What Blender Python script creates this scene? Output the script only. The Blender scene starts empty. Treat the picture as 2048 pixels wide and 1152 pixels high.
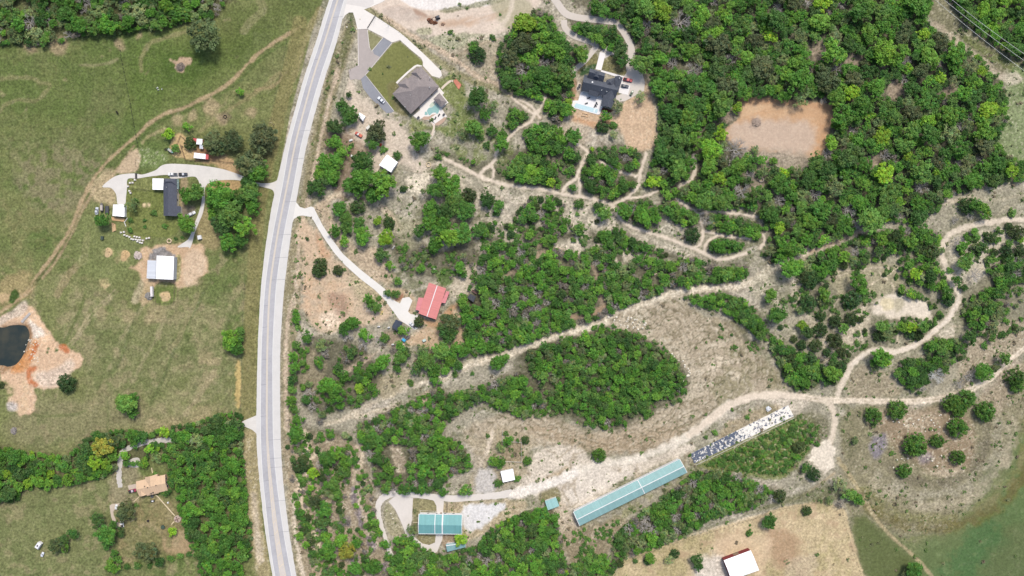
import bpy, math, random
import numpy as np
# ---------------------------------------------------------------- camera, sky, sun, exposure
S = 0.3                      # metres per photo pixel (photo is 2048 x 1152)
CAMH = 400.0
GAIN = 1.62                  # brightness of a sunlit white sheet, used to turn photo tones into albedo
sc = bpy.context.scene
cam = bpy.data.cameras.new("camera"); camo = bpy.data.objects.new("camera", cam)
sc.collection.objects.link(camo); sc.camera = camo
camo.location = (0, 0, CAMH); camo.rotation_euler = (0, 0, 0)
cam.sensor_width = 36; cam.lens = 36*CAMH/(2048*S); cam.clip_start = 1; cam.clip_end = 20000
SUN_EL, SUN_DX, SUN_DY = 55.0, 0.35, 0.94
az = math.atan2(SUN_DX, SUN_DY)            # clockwise from +Y
world = bpy.data.worlds.new("World"); sc.world = world; world.use_nodes = True
nt = world.node_tree; nt.nodes.clear()
sky = nt.nodes.new("ShaderNodeTexSky"); sky.sky_type = 'NISHITA'; sky.sun_disc = False
sky.sun_elevation = math.radians(SUN_EL); sky.sun_rotation = az; sky.dust_density = 3.0; sky.ozone_density = 0.6
bg = nt.nodes.new("ShaderNodeBackground"); bg.inputs['Strength'].default_value = 0.078
out = nt.nodes.new("ShaderNodeOutputWorld")
nt.links.new(sky.outputs[0], bg.inputs[0]); nt.links.new(bg.outputs[0], out.inputs[0])
sd = bpy.data.lights.new("sun", 'SUN'); sd.energy = 1.4; sd.angle = math.radians(15); sd.color = (1, .95, .87)
so = bpy.data.objects.new("sun", sd); sc.collection.objects.link(so)
so.rotation_euler = (math.radians(90-SUN_EL), 0, math.pi - az)
sc.view_settings.view_transform = 'Standard'; sc.view_settings.look = 'None'
sc.view_settings.exposure = 1.39; sc.view_settings.gamma = 1.0
# ---------------------------------------------------------------- helpers
rng = np.random.default_rng(7); random.seed(7)
COLL = sc.collection
def lin(v):
    v = np.asarray(v, float)/255.0
    return np.where(v <= .04045, v/12.92, ((v+.055)/1.055)**2.4)
def alb(r, g, b):            # photo tone -> base colour
    return np.minimum(lin((r, g, b))/GAIN, .82)
def W(px, py, h=0.0):        # ground plan: a point seen at photo pixel (px,py) that stands h metres up
    k = 1 - h/CAMH
    return ((px-1024)*S*k, (576-py)*S*k, h)
MATS = {}
def node(nt, t, **kw):
    n = nt.nodes.new(t)
    for k, v in kw.items():
        if k in n.inputs: n.inputs[k].default_value = v
        else: setattr(n, k, v)
    return n
def mat(name, rgb, rough=.8, ns=3.0, na=.12, metal=0.0, bump=0.0, rib=0.0, shingle=False, spec=.3, alpha=None, stain=0.0):
    """rgb is a photo tone; ns/na noise scale and amount; rib: standing seam spacing in metres along UV u"""
    if name in MATS: return MATS[name]
    m = bpy.data.materials.new(name); m.use_nodes = True; t = m.node_tree
    b = t.nodes['Principled BSDF']; b.inputs['Roughness'].default_value = rough; b.inputs['Metallic'].default_value = metal
    b.inputs['Specular IOR Level'].default_value = spec
    a = alb(*rgb); L = t.links.new
    tc = node(t, 'ShaderNodeTexCoord')
    n1 = node(t, 'ShaderNodeTexNoise', Scale=ns, Detail=5.0, Roughness=.65)
    L(tc.outputs['Object'], n1.inputs['Vector'])
    n2 = node(t, 'ShaderNodeTexNoise', Scale=ns*.17, Detail=3.0); L(tc.outputs['Object'], n2.inputs['Vector'])
    add = node(t, 'ShaderNodeMath', operation='ADD'); L(n1.outputs[0], add.inputs[0]); L(n2.outputs[0], add.inputs[1])
    mr = node(t, 'ShaderNodeMapRange'); mr.inputs[1].default_value = .6; mr.inputs[2].default_value = 1.4
    mr.inputs[3].default_value = 1-na; mr.inputs[4].default_value = 1+na; L(add.outputs[0], mr.inputs[0])
    val = mr.outputs[0]; hgt = n1.outputs[0]
    if rib or shingle:
        uv = node(t, 'ShaderNodeUVMap'); sx = node(t, 'ShaderNodeSeparateXYZ'); L(uv.outputs[0], sx.inputs[0])
    if rib:
        f = node(t, 'ShaderNodeMath', operation='MULTIPLY'); f.inputs[1].default_value = 1/rib; L(sx.outputs[0], f.inputs[0])
        g = node(t, 'ShaderNodeMath', operation='FRACT'); L(f.outputs[0], g.inputs[0])
        h = node(t, 'ShaderNodeMath', operation='GREATER_THAN'); h.inputs[1].default_value = .88; L(g.outputs[0], h.inputs[0])
        q = node(t, 'ShaderNodeMapRange'); q.inputs[3].default_value = 1.0; q.inputs[4].default_value = .86; L(h.outputs[0], q.inputs[0])
        fl = node(t, 'ShaderNodeMath', operation='FLOOR'); L(f.outputs[0], fl.inputs[0])
        wn = node(t, 'ShaderNodeTexWhiteNoise', noise_dimensions='1D'); L(fl.outputs[0], wn.inputs['W'])
        w2 = node(t, 'ShaderNodeMapRange'); w2.inputs[3].default_value = .95; w2.inputs[4].default_value = 1.05; L(wn.outputs[0], w2.inputs[0])
        p = node(t, 'ShaderNodeMath', operation='MULTIPLY'); L(val, p.inputs[0]); L(q.outputs[0], p.inputs[1])
        p2 = node(t, 'ShaderNodeMath', operation='MULTIPLY'); L(p.outputs[0], p2.inputs[0]); L(w2.outputs[0], p2.inputs[1]); val = p2.outputs[0]; hgt = h.outputs[0]
    if shingle:
        br = node(t, 'ShaderNodeTexBrick', Scale=1.0); br.inputs['Color1'].default_value = (.98, .98, .98, 1); br.inputs['Color2'].default_value = (1.25, 1.25, 1.25, 1)
        br.inputs['Mortar'].default_value = (.8, .8, .8, 1); br.inputs['Brick Width'].default_value = .9; br.inputs['Row Height'].default_value = .42; br.inputs['Mortar Size'].default_value = .03
        L(uv.outputs[0], br.inputs['Vector'])
        p = node(t, 'ShaderNodeMath', operation='MULTIPLY'); L(val, p.inputs[0]); L(br.outputs[0], p.inputs[1]); val = p.outputs[0]
    mx = node(t, 'ShaderNodeVectorMath', operation='SCALE'); mx.inputs[0].default_value = tuple(a); L(val, mx.inputs['Scale'])
    L(mx.outputs[0], b.inputs['Base Color'])
    if bump or rib:
        bp = node(t, 'ShaderNodeBump', Strength=.35 if not rib else .6, Distance=max(bump, .04)); L(hgt, bp.inputs['Height']); L(bp.outputs[0], b.inputs['Normal'])
    MATS[name] = m
    return m
class MB:
    """collects world-space faces, then becomes ONE mesh object"""
    def __init__(s): s.v = []; s.f = []; s.uv = []
    def face(s, pts, uv=None):
        i = len(s.v); s.v += [tuple(p) for p in pts]; s.f.append(tuple(range(i, i+len(pts))))
        s.uv += uv if uv else [(p[0], p[1]) for p in pts]
    def slab(s, pts, th, uv=None):      # a sheet with thickness th below it
        s.face(pts, uv); lo = [(p[0], p[1], p[2]-th) for p in pts]; s.face(lo[::-1])
        n = len(pts)
        for i in range(n): j = (i+1) % n; s.face([pts[i], lo[i], lo[j], pts[j]])
    def prism(s, poly, z0, z1):
        lo = [(x, y, z0) for x, y in poly]; hi = [(x, y, z1) for x, y in poly]; n = len(poly)
        s.face(hi); s.face(lo[::-1])
        for i in range(n): j = (i+1) % n; s.face([lo[i], lo[j], hi[j], hi[i]])
    def box(s, c, d, yaw=0):            # centre of base, size, yaw (radians)
        ca, sa = math.cos(yaw), math.sin(yaw); hx, hy = d[0]/2, d[1]/2
        s.prism([(c[0]+x*ca-y*sa, c[1]+x*sa+y*ca) for x, y in ((-hx, -hy), (hx, -hy), (hx, hy), (-hx, hy))], c[2], c[2]+d[2])
    def tube(s, a, b, r0, r1, n=6, cap=True):
        a = np.array(a, float); b = np.array(b, float); d = b-a; l = np.linalg.norm(d)
        if l < 1e-6: return
        d /= l; u = np.cross(d, (0, 0, 1) if abs(d[2]) < .9 else (1, 0, 0)); u /= np.linalg.norm(u); w = np.cross(d, u)
        A = [a+(u*math.cos(t)+w*math.sin(t))*r0 for t in np.arange(n)*2*math.pi/n]
        B = [b+(u*math.cos(t)+w*math.sin(t))*r1 for t in np.arange(n)*2*math.pi/n]
        for i in range(n): j = (i+1) % n; s.face([A[i], A[j], B[j], B[i]])
        if cap: s.face(B); s.face(A[::-1])
    def mesh(s, name, off=(0, 0, 0), smooth=False):
        me = bpy.data.meshes.new(name)
        me.from_pydata([(x-off[0], y-off[1], z-off[2]) for x, y, z in s.v], [], s.f)
        ul = me.uv_layers.new(name="UVMap"); ul.data.foreach_set('uv', np.array(s.uv, np.float32).ravel())
        if smooth: me.shade_smooth()
        return me
    def build(s, name, m, parent=None, bevel=0, smooth=False):
        off = parent.get('_o', (0, 0, 0)) if parent else s.off if hasattr(s, 'off') else (0, 0, 0)
        me = s.mesh(name, off, smooth); me.materials.append(m)
        o = bpy.data.objects.new(name, me); COLL.objects.link(o)
        if parent: o.parent = parent; o['_o'] = off
        if bevel:
            w = o.modifiers.new("bevel", 'BEVEL'); w.width = bevel; w.segments = 2; w.limit_method = 'ANGLE'
        return o
LABELS = {}
def tag(o, label=None, cat=None, group=None, kind=None):
    if label: o['label'] = label
    if cat: o['category'] = cat
    if group: o['group'] = group
    if kind: o['kind'] = kind
    return o
def thing(name, label, cat, loc, group=None):
    o = bpy.data.objects.new(name, None); COLL.objects.link(o); o.location = loc; o.empty_display_size = .5
    o['_o'] = tuple(float(c) for c in loc)
    return tag(o, label, cat, group)
def single(mb, name, m, label, cat, loc, group=None, **kw):     # a thing that is one mesh
    mb.off = loc; o = mb.build(name, m, None, **kw); o.location = loc
    return tag(o, label, cat, group)
def struct(mb, name, m): return tag(mb.build(name, m), kind='structure')
def catmull(p, n=6, closed=False):
    p = np.array(p, float); N = len(p)
    if N < 3: return p
    if closed: q = np.vstack([p[-1], p, p[0], p[1]])
    else: q = np.vstack([2*p[0]-p[1], p, 2*p[-1]-p[-2]])
    o = []
    for i in range(1, len(q)-2):
        for t in np.linspace(0, 1, n, endpoint=False):
            a, b, c, d = q[i-1:i+3]
            o.append(.5*((2*b)+(c-a)*t+(2*a-5*b+4*c-d)*t*t+(3*b-a-3*c+d)*t**3))
    if not closed: o.append(p[-1])
    return np.array(o)
# ---------------------------------------------------------------- plan of the woods (photo pixels)
# name: (outline, crown radius range, mix of kinds, fill factor, phrase)
WOODS = [
 ('belt_nw', [(-30, -30), (455, -30), (445, 15), (432, 32), (400, 36), (370, 42), (345, 50), (318, 58), (285, 58), (255, 64), (225, 66), (200, 64), (170, 70), (148, 74), (130, 78), (100, 88), (60, 88), (30, 86), (-30, 92)], (9, 18), 'oooodlpppb', .8, 'along the top left edge of the pasture'),
 ('north', [(1180, -30), (1865, -30), (1862, 10), (1850, 40), (1870, 60), (1890, 75), (1920, 95), (1965, 120), (1985, 145), (2005, 160), (2012, 200), (2016, 235), (1995, 270), (2010, 310), (2070, 330), (2070, 355), (1990, 368), (1935, 380), (1890, 395), (1875, 420), (1835, 445), (1780, 440), (1725, 460), (1680, 478), (1620, 500), (1560, 525), (1530, 512), (1535, 480), (1530, 440), (1500, 412), (1440, 415), (1400, 418), (1360, 392), (1330, 395), (1310, 380), (1290, 372), (1300, 340), (1310, 300), (1318, 270), (1320, 200), (1300, 160), (1278, 140), (1275, 100), (1262, 60), (1235, 34), (1185, 28)], (10, 25), 'oooooooodddllppvb', .86, 'in the big wood right of the dark house'),
 ('house_west', [(1000, 95), (1030, 45), (1060, 22), (1100, 30), (1115, 60), (1130, 85), (1150, 92), (1180, 100), (1165, 125), (1140, 145), (1150, 170), (1142, 200), (1128, 232), (1118, 250), (1092, 225), (1085, 205), (1060, 190), (1025, 185), (1005, 170), (992, 130)], (10, 22), 'oooooddvlb', .84, 'in the grove left of the dark house'),
 ('drive_island', [(1135, 30), (1160, 40), (1195, 45), (1230, 55), (1248, 80), (1250, 100), (1235, 125), (1215, 95), (1190, 85), (1150, 62)], (9, 14), 'oooodd', .8, 'between the two driveways of the dark house'),
 ('trail_north', [(1172, 300), (1240, 288), (1285, 305), (1280, 340), (1268, 375), (1240, 398), (1215, 400), (1190, 388), (1165, 375), (1166, 340)], (8, 15), 'ooooddlbs', .8, 'just above the long pale trail'),
 ('trail_loop', [(1015, 345), (1040, 308), (1080, 308), (1113, 345), (1120, 374), (1080, 368), (1030, 362)], (9, 15), 'ooooodl', .8, 'between the pale trail and its upper loop'),
 ('below_house', [(1020, 215), (1050, 225), (1060, 240), (1030, 260), (1012, 255)], (7, 11), 'ooos', .75, 'by the trail below the pool house'),
 ('below_house2', [(1045, 265), (1080, 245), (1120, 255), (1135, 290), (1110, 310), (1060, 300)], (9, 15), 'ooood', .75, 'above the long pale trail'),
 ('trail_south', [(1025, 432), (1060, 396), (1110, 394), (1130, 410), (1126, 424), (1100, 430), (1070, 447), (1030, 447)], (8, 15), 'ooodcb', .8, 'just below the long pale trail'),
 ('scrub_a', [(1085, 445), (1110, 430), (1140, 440), (1140, 455), (1115, 475), (1100, 500), (1082, 490)], (7, 12), 'ooosb', .75, 'in the stony scrub below the trail'),
 ('scrub_b', [(1192, 465), (1235, 456), (1275, 480), (1300, 492), (1310, 508), (1270, 500), (1210, 490)], (8, 13), 'ooood', .8, 'in the stony scrub below the trail'),
 ('trail_wedge', [(1236, 405), (1265, 398), (1300, 402), (1322, 430), (1318, 452), (1285, 458), (1255, 440), (1240, 425)], (9, 16), 'ooodpb', .8, 'in the wedge between two trails'),
 ('trail_east', [(1325, 400), (1355, 405), (1392, 425), (1396, 445), (1372, 455), (1345, 440), (1318, 415)], (8, 13), 'ooodlp', .75, 'between the trail and its side branch'),
 ('trail_east2', [(1405, 430), (1440, 430), (1500, 440), (1525, 455), (1515, 480), (1470, 470), (1420, 462), (1404, 452)], (8, 14), 'oooodpb', .78, 'between the two right hand trail branches'),
 ('trail_east3', [(1420, 482), (1450, 475), (1490, 482), (1480, 500), (1440, 505), (1418, 498)], (8, 13), 'oood', .7, 'inside the right end loop of the trail'),
 ('scrub_mid', [(925, 600), (945, 560), (965, 500), (1000, 480), (1050, 490), (1080, 480), (1120, 500), (1160, 505), (1200, 490), (1250, 500), (1300, 515), (1350, 525), (1390, 515), (1440, 535), (1490, 530), (1500, 555), (1420, 570), (1340, 580), (1280, 602), (1210, 632), (1150, 652), (1060, 682), (1000, 702), (950, 712), (930, 690), (922, 640)], (7, 13), 'oooooodpbbs', .74, 'in the scrub above the rocky track'),
 ('grove', [(1062, 690), (1100, 678), (1160, 664), (1210, 656), (1265, 678), (1308, 690), (1345, 722), (1368, 755), (1364, 785), (1338, 798), (1310, 800), (1280, 822), (1250, 843), (1215, 853), (1185, 840), (1170, 826), (1120, 820), (1100, 800), (1070, 760), (1050, 720)], (6.5, 12), 'oooooooooodddpvbs', .8, 'in the round grove beside the tan slope'),
 ('grove_west', [(880, 800), (900, 788), (930, 782), (985, 765), (1040, 745), (1075, 780), (1095, 812), (1050, 836), (1000, 820), (960, 800), (920, 825), (895, 845)], (7, 12), 'oooooddpb', .78, 'left of the round grove'),
 ('south_wood', [(715, 850), (760, 832), (840, 795), (880, 775), (900, 800), (900, 840), (880, 870), (920, 885), (942, 920), (938, 940), (900, 950), (870, 985), (820, 985), (780, 988), (750, 970), (745, 930), (725, 900)], (8, 14), 'oooooddpb', .8, 'in the wood above the green roofed barn'),
 ('south_edge', [(790, 1085), (820, 1075), (850, 1100), (890, 1112), (955, 1092), (985, 1055), (1040, 1030), (1085, 1015), (1108, 1022), (1115, 1050), (1128, 1110), (1140, 1190), (770, 1190)], (9, 15), 'ooooooddpbl', .8, 'on the bottom edge below the green roofed barn'),
 ('barn_strip', [(1225, 1095), (1240, 1060), (1290, 1020), (1340, 985), (1390, 945), (1440, 942), (1490, 955), (1535, 975), (1550, 992), (1510, 1015), (1420, 1040), (1360, 1078), (1290, 1102), (1235, 1122)], (8, 14), 'ooooodppbs', .8, 'in the strip below the long green barn'),
 ('barn_strip2', [(1140, 1130), (1180, 1110), (1215, 1112), (1235, 1130), (1205, 1190), (1145, 1190)], (8, 12), 'oooodps', .75, 'at the bottom end of the strip below the long barn'),
 ('belt_sw', [(-40, 890), (50, 905), (100, 910), (135, 915), (165, 882), (195, 865), (240, 862), (300, 868), (335, 855), (385, 848), (430, 832), (480, 826), (486, 860), (486, 900), (440, 905), (330, 890), (285, 925), (240, 935), (200, 955), (150, 965), (100, 975), (40, 978), (34, 1000), (-40, 1010)], (10, 17), 'ooooddldp', .84, 'in the hedge wood above the tan house'),
 ('wood_sw', [(330, 890), (440, 900), (486, 900), (490, 950), (492, 1000), (503, 1085), (500, 1110), (480, 1125), (495, 1190), (415, 1190), (390, 1110), (370, 1060), (358, 1015), (352, 970), (335, 940), (325, 915)], (10, 16), 'ooooooddp', .84, 'in the wood between the tan house and the road'),
 ('east_ridge', [(1545, 668), (1570, 690), (1600, 705), (1640, 715), (1665, 700), (1690, 735), (1690, 760), (1660, 770), (1640, 760), (1625, 775), (1590, 780), (1570, 755), (1555, 720), (1540, 690)], (9, 15), 'oooddcpb', .78, 'at the right edge of the tan slope'),
 ('slope_top', [(1365, 592), (1400, 588), (1440, 585), (1490, 600), (1510, 620), (1530, 650), (1550, 680), (1520, 680), (1490, 650), (1440, 620), (1390, 610)], (7, 12), 'ooooods', .76, 'along the upper edge of the tan slope'),
 ('track_east', [(1600, 520), (1640, 505), (1700, 482), (1760, 462), (1840, 450), (1880, 470), (1880, 490), (1840, 510), (1790, 505), (1760, 520), (1720, 525), (1660, 545), (1630, 555), (1600, 545)], (9, 15), 'ooooddlpbc', .8, 'below the right end of the rocky track'),
 ('east_scrub', [(1798, 520), (1830, 506), (1868, 520), (1890, 550), (1895, 580), (1862, 578), (1825, 562), (1798, 545)], (9, 15), 'oooodlp', .8, 'inside the bend of the eastern dirt track'),
 ('east_belt', [(1935, 620), (1945, 595), (1975, 576), (2012, 574), (2020, 600), (2010, 640), (1990, 668), (1960, 672), (1940, 650)], (9, 14), 'ooodpb', .78, 'right of the eastern dirt track'),
 ('east_belt2', [(1850, 686), (1880, 678), (1920, 680), (1936, 695), (1930, 715), (1900, 730), (1870, 736), (1855, 712)], (9, 14), 'ooodpc', .78, 'below the eastern dirt track'),
 ('east_belt3', [(1805, 722), (1850, 716), (1862, 742), (1857, 770), (1842, 790), (1822, 778), (1800, 765), (1790, 748)], (9, 14), 'oooddb', .78, 'above the fork of the eastern tracks'),
 ('red_house_e', [(930, 600), (960, 585), (975, 620), (960, 660), (930, 665)], (9, 14), 'ooood', .8, 'right of the red roofed house'),
 ('ne_wood', [(1885, -30), (2080, -30), (2080, 140), (2040, 118), (1990, 84), (1935, 45)], (11, 19), 'oooooodl', .88, 'beyond the power lines in the top right corner'),
 ('se_far', [(1975, 540), (2060, 505), (2060, 560), (2000, 572)], (9, 14), 'ooodpb', .7, 'at the right edge of the photo'),
 ('slab_scrub', [(1405, 930), (1500, 884), (1590, 838), (1640, 850), (1622, 895), (1570, 950), (1480, 945)], (3.5, 8), 'sssssso', .95, 'in the weedy strip below the ruined slab'),
 ('slope_weeds', [(1430, 650), (1470, 640), (1500, 670), (1520, 700), (1480, 705), (1440, 690)], (2.5, 6), 'ssss', 1.5, 'on the weedy upper slope'),
 ('trail_scrub', [(960, 440), (1060, 450), (1200, 460), (1330, 500), (1440, 520), (1480, 530), (1380, 530), (1250, 500), (1080, 480), (960, 500)], (3, 8), 'sssspoc', 1.5, 'in the stony open ground below the trail'),
 ('upper_scrub', [(870, 300), (960, 320), (1020, 300), (1130, 300), (1160, 340), (1120, 380), (1000, 365), (900, 325)], (3, 8), 'sssspo', 1.8, 'in the open ground above the long pale trail'),
 ('mid_scrub', [(790, 470), (880, 500), (950, 470), (950, 560), (880, 560), (800, 540)], (3, 8), 'sssspob', 1.7, 'in the open scrub above the red roofed house'),
 ('road_scrub', [(600, 690), (700, 680), (760, 740), (740, 800), (640, 830), (600, 790)], (4, 9), 'ssoopb', 1.3, 'in the roadside scrub below the bare orange soil'),
 ('creek_scrub', [(580, 870), (700, 870), (750, 990), (770, 1152), (610, 1152), (590, 1000)], (3.5, 9), 'ssoopcb', 1.3, 'in the scrub along the dry creek by the road'),
 ('barn_scrub', [(1125, 1070), (1200, 1045), (1240, 1040), (1210, 1110), (1150, 1130)], (3, 7), 'ssss', 1.6, 'in the weedy ground below the long green barn'),
 ('east_open', [(1660, 545), (1720, 530), (1790, 530), (1900, 640), (1850, 680), (1760, 690), (1690, 730), (1640, 640), (1560, 600)], (3, 7), 'ssscp', 1.8, 'in the pale eastern scrub'),
 ('far_east', [(1900, 440), (2048, 450), (2048, 660), (1960, 690), (1920, 640), (1930, 560)], (3.5, 9), 'sscop', 1.5, 'on the pale ground at the right edge'),
]
WOODS.insert(-10, ('grove_fringe', [(1040, 690), (1100, 668), (1220, 646), (1320, 684), (1376, 745), (1376, 800), (1320, 820), (1260, 862), (1190, 858), (1110, 832), (1060, 840), (1030, 760)], (3, 8), 'ssoop', 1.15, 'on the ragged edge of the round grove'))
CLEAR = [
 [(1745, 622), (1765, 596), (1785, 586), (1815, 596), (1850, 603), (1868, 625), (1850, 644), (1815, 634), (1790, 640), (1760, 636)],
 [(1465, 190), (1560, 192), (1668, 204), (1672, 225), (1655, 292), (1640, 318), (1600, 345), (1560, 335), (1500, 310), (1445, 280), (1442, 255), (1470, 240), (1475, 212)],
 [(1240, 130), (1300, 150), (1320, 190), (1312, 300), (1235, 300), (1140, 260), (1140, 190), (1150, 150), (1190, 100), (1250, 100)],
]
CLEARC = [(1395, 186, 13), (1748, 320, 14), (1708, 118, 17), (1640, 105, 22), (1795, 180, 22), (1770, 130, 7), (1455, 230, 14), (1900, 180, 10), (1672, 194, 18), (1284, 130, 20), (1381, 138, 16), (1530, 330, 12), (1515, 370, 12), (792, 910, 24), (795, 935, 12), (808, 950, 9), (1095, 770, 7), (1065, 770, 8), (1045, 730, 14), (1085, 500, 9), (1130, 525, 7), (1190, 545, 9), (1205, 600, 8), (1150, 633, 10), (1200, 612, 9), (1025, 545, 9), (270, 905, 16), (295, 885, 10), (240, 905, 8), (320, 875, 8), (256, 880, 6), (400, 975, 7), (1740, 500, 8), (1600, 430, 6), (1250, 520, 10), (1280, 545, 9), (1310, 560, 8), (1360, 545, 7), (950, 595, 14), (40, 10, 14), (150, 30, 10), (230, 20, 8), (115, 60, 9), (1820, 90, 8), (1560, 150, 7), (1460, 60, 6), (1850, 215, 6), (1890, 130, 6)]
DRV1 = [(1095, -20), (1112, 2), (1129, 25), (1150, 34), (1180, 38), (1212, 42), (1232, 47), (1252, 72), (1262, 95), (1262, 112), (1258, 130), (1262, 155)]
DRV2 = [(1128, 40), (1130, 55), (1145, 70), (1165, 78), (1182, 84), (1192, 92), (1184, 104), (1168, 124), (1150, 138), (1143, 143)]
DRV3 = [(485, 849), (455, 868), (400, 880), (340, 880), (310, 882), (280, 888), (258, 896), (245, 905), (240, 925), (238, 950), (240, 975)]
KEEPOFF = [(DRV1, 9), (DRV2, 7), (DRV3[3:], 4)]
# ---------------------------------------------------------------- the ground: one sheet, soil and grass laid out by plan
gx = np.concatenate([[-16000, -7000, -3000, -1200, -500, -220, -130], np.arange(-80, 2130, 2), [2180, 2280, 2560, 3300, 5000, 9000, 18000]]).astype(float)
gy = np.concatenate([[-16000, -7000, -3000, -1200, -500, -220, -130], np.arange(-80, 1234, 2), [1280, 1380, 1660, 2400, 4000, 8000, 17000]]).astype(float)
NX, NY = len(gx), len(gy)
cx = np.clip(gx, -80, 2130); cy = np.clip(gy, -80, 1234)
def vnoise(scale, seed, sx=1.0, sy=1.0, ang=0.0):
    r = np.random.default_rng(seed)
    XX, YY = np.meshgrid(cx, cy)
    if ang: c, s = math.cos(ang), math.sin(ang); XX, YY = XX*c+YY*s, -XX*s+YY*c
    u = (XX+2600)/(scale*sx); v = (YY+2600)/(scale*sy)
    lat = r.random((int(v.max())+3, int(u.max())+3)).astype(np.float32)
    iu = u.astype(int); iv = v.astype(int); fu = u-iu; fv = v-iv
    fu = fu*fu*(3-2*fu); fv = fv*fv*(3-2*fv)
    return (lat[iv, iu]*(1-fu)+lat[iv, iu+1]*fu)*(1-fv)+(lat[iv+1, iu]*(1-fu)+lat[iv+1, iu+1]*fu)*fv-.5
def fbm(scale, seed, o=4, **k): 
    a = sum(vnoise(scale/2**i, seed+i, **k)*.55**i for i in range(o)); return a/np.abs(a).max()
N5, N12, N30, N80, N200 = vnoise(5, 1)*2, fbm(12, 2, 2), fbm(30, 5), fbm(80, 11, 5), fbm(220, 21, 5)
NS = {5: N5, 12: N12, 30: N30, 80: N80}
RIDGE = 1-np.abs(fbm(34, 31, 4, sx=1.6, ang=-.35))*3.2      # thin winding lines
RIDGE2 = 1-np.abs(fbm(60, 41, 4))*3.4
STREAK = fbm(14, 51, 3, sx=5, ang=-.35)
FINE = (vnoise(2.1, 61)+.7*vnoise(3.6, 62)+.7*vnoise(7, 63))
COL = np.zeros((NY, NX, 3)); VEG = np.zeros((NY, NX)); STN = np.zeros((NY, NX)); HGT = np.zeros((NY, NX))
def sub(pts, pad):
    p = np.array(pts, float)
    i0, i1 = np.searchsorted(gx, p[:, 0].min()-pad), np.searchsorted(gx, p[:, 0].max()+pad)
    j0, j1 = np.searchsorted(gy, p[:, 1].min()-pad), np.searchsorted(gy, p[:, 1].max()+pad)
    return (slice(j0, j1), slice(i0, i1))
def segd(X, Y, p, closed):
    d = np.full(X.shape, 1e9); n = len(p)
    for i in range(n if closed else n-1):
        a, b = p[i], p[(i+1) % n]; ab = b-a; L = ab@ab+1e-9
        t = np.clip(((X-a[0])*ab[0]+(Y-a[1])*ab[1])/L, 0, 1)
        d = np.minimum(d, (X-a[0]-t*ab[0])**2+(Y-a[1]-t*ab[1])**2)
    return np.sqrt(d)
def inside(X, Y, p):
    c = np.zeros(np.shape(X), bool); n = len(p)
    for i in range(n):
        a, b = p[i], p[(i+1) % n]
        if a[1] == b[1]: continue
        c ^= ((a[1] > Y) != (b[1] > Y)) & (X < (b[0]-a[0])*(Y-a[1])/(b[1]-a[1])+a[0])
    return c
def sstep(a, b, x):
    t = np.clip((x-a)/(b-a), 0, 1); return t*t*(3-2*t)
def field(pts, w=None, pad=30, smooth=True):
    """signed distance in px (positive inside) of a polygon, or of a line of half width w"""
    p = catmull(pts, 5, w is None) if smooth else np.array(pts, float)
    s = sub(p, pad+(w or 0)); X, Y = np.meshgrid(gx[s[1]], gy[s[0]])
    if w is None:
        d = segd(X, Y, p, True); return s, np.where(inside(X, Y, p), d, -d)
    return s, w-segd(X, Y, p, False)
def paint(pts, rgb, w=None, f=4, amp=5, ns=12, op=1.0, tex=None, veg=None, stn=None, smooth=True, k=None):
    s, d = field(pts, w, f+amp+4, smooth)
    m = sstep(-f, f, d+amp*NS[ns][s])*op
    if tex is not None: m = m*sstep(tex[1], tex[2], tex[0][s])
    if rgb is not None: COL[s] += (alb(*rgb)-COL[s])*m[..., None]
    if veg is not None: VEG[s] += (veg-VEG[s])*m
    if stn is not None: STN[s] += (stn-STN[s])*m
    return s, d
def dots(spec, rgb, **k):
    for x, y, r in spec:
        a = np.arange(7)*2*math.pi/7; q = r*(1+.25*np.random.default_rng(int(x*7+y)).random(7))
        paint(list(zip(x+q*np.cos(a), y+q*np.sin(a))), rgb, **k)
T = lambda n, lo, hi: (n, lo, hi)
# right of the road: dry scrub, pale limestone and grey-green weeds
COL[:] = alb(168, 160, 134)
def wash(rgb, n, lo, hi, op=1):
    m = sstep(lo, hi, n)*op; COL[:] += (alb(*rgb)-COL)*m[..., None]
wash((204, 192, 168), N80+.4*N12, .0, .45, .9); wash((126, 126, 90), N30+.5*N200+.3*N12, .05, .5, .8); wash((146, 134, 110), N12+N80, .2, .7, .6)
wash((214, 203, 180), STREAK+.5*N30+.6*N12, .3, .7, .55)
VEG[:] = .5; STN[:] = .35
# leaf litter below the woods
def litter(side):
    for nm, p, *_ in WOODS:
        if (np.mean([q[0] for q in p]) < 520) == side: paint(p, (92, 90, 64), f=8, amp=8, op=.8, veg=.5, stn=.1)
litter(False)
# left of the road: pasture
FL = [(-16000, -16000), (720, -16000), (672, -80), (625, 60), (580, 230), (545, 420), (525, 560), (520, 700), (520, 860), (530, 1000), (550, 1160), (575, 1260), (700, 17000), (-16000, 17000)]
paint(FL, (120, 125, 79), f=2, amp=0, smooth=False, veg=.6, stn=.05)
def fw(rgb, n, lo, hi, op):
    m = sstep(lo, hi, n)*op*FLM; COL[:] += (alb(*rgb)-COL)*m[..., None]
XX, YY = np.meshgrid(gx, gy); FLM = inside(XX, YY, np.array(FL, float)).astype(float)
fw((88, 108, 56), N200+.3*N30, .0, .5, .8); fw((136, 132, 90), N80+.2*N12, .1, .5, .8); fw((150, 140, 104), N30+N80, .5, .95, .45)
fw((98, 104, 62), N12, .2, .6, .5)
paint([(0, 90), (240, 80), (262, 200), (270, 280), (200, 330), (0, 320)], (99, 112, 62), op=.55, f=40, amp=25, ns=80)
paint([(250, 90), (480, 60), (560, 70), (470, 150), (330, 230), (275, 250)], (92, 110, 54), op=.7, f=30, amp=25, ns=80)
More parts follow.
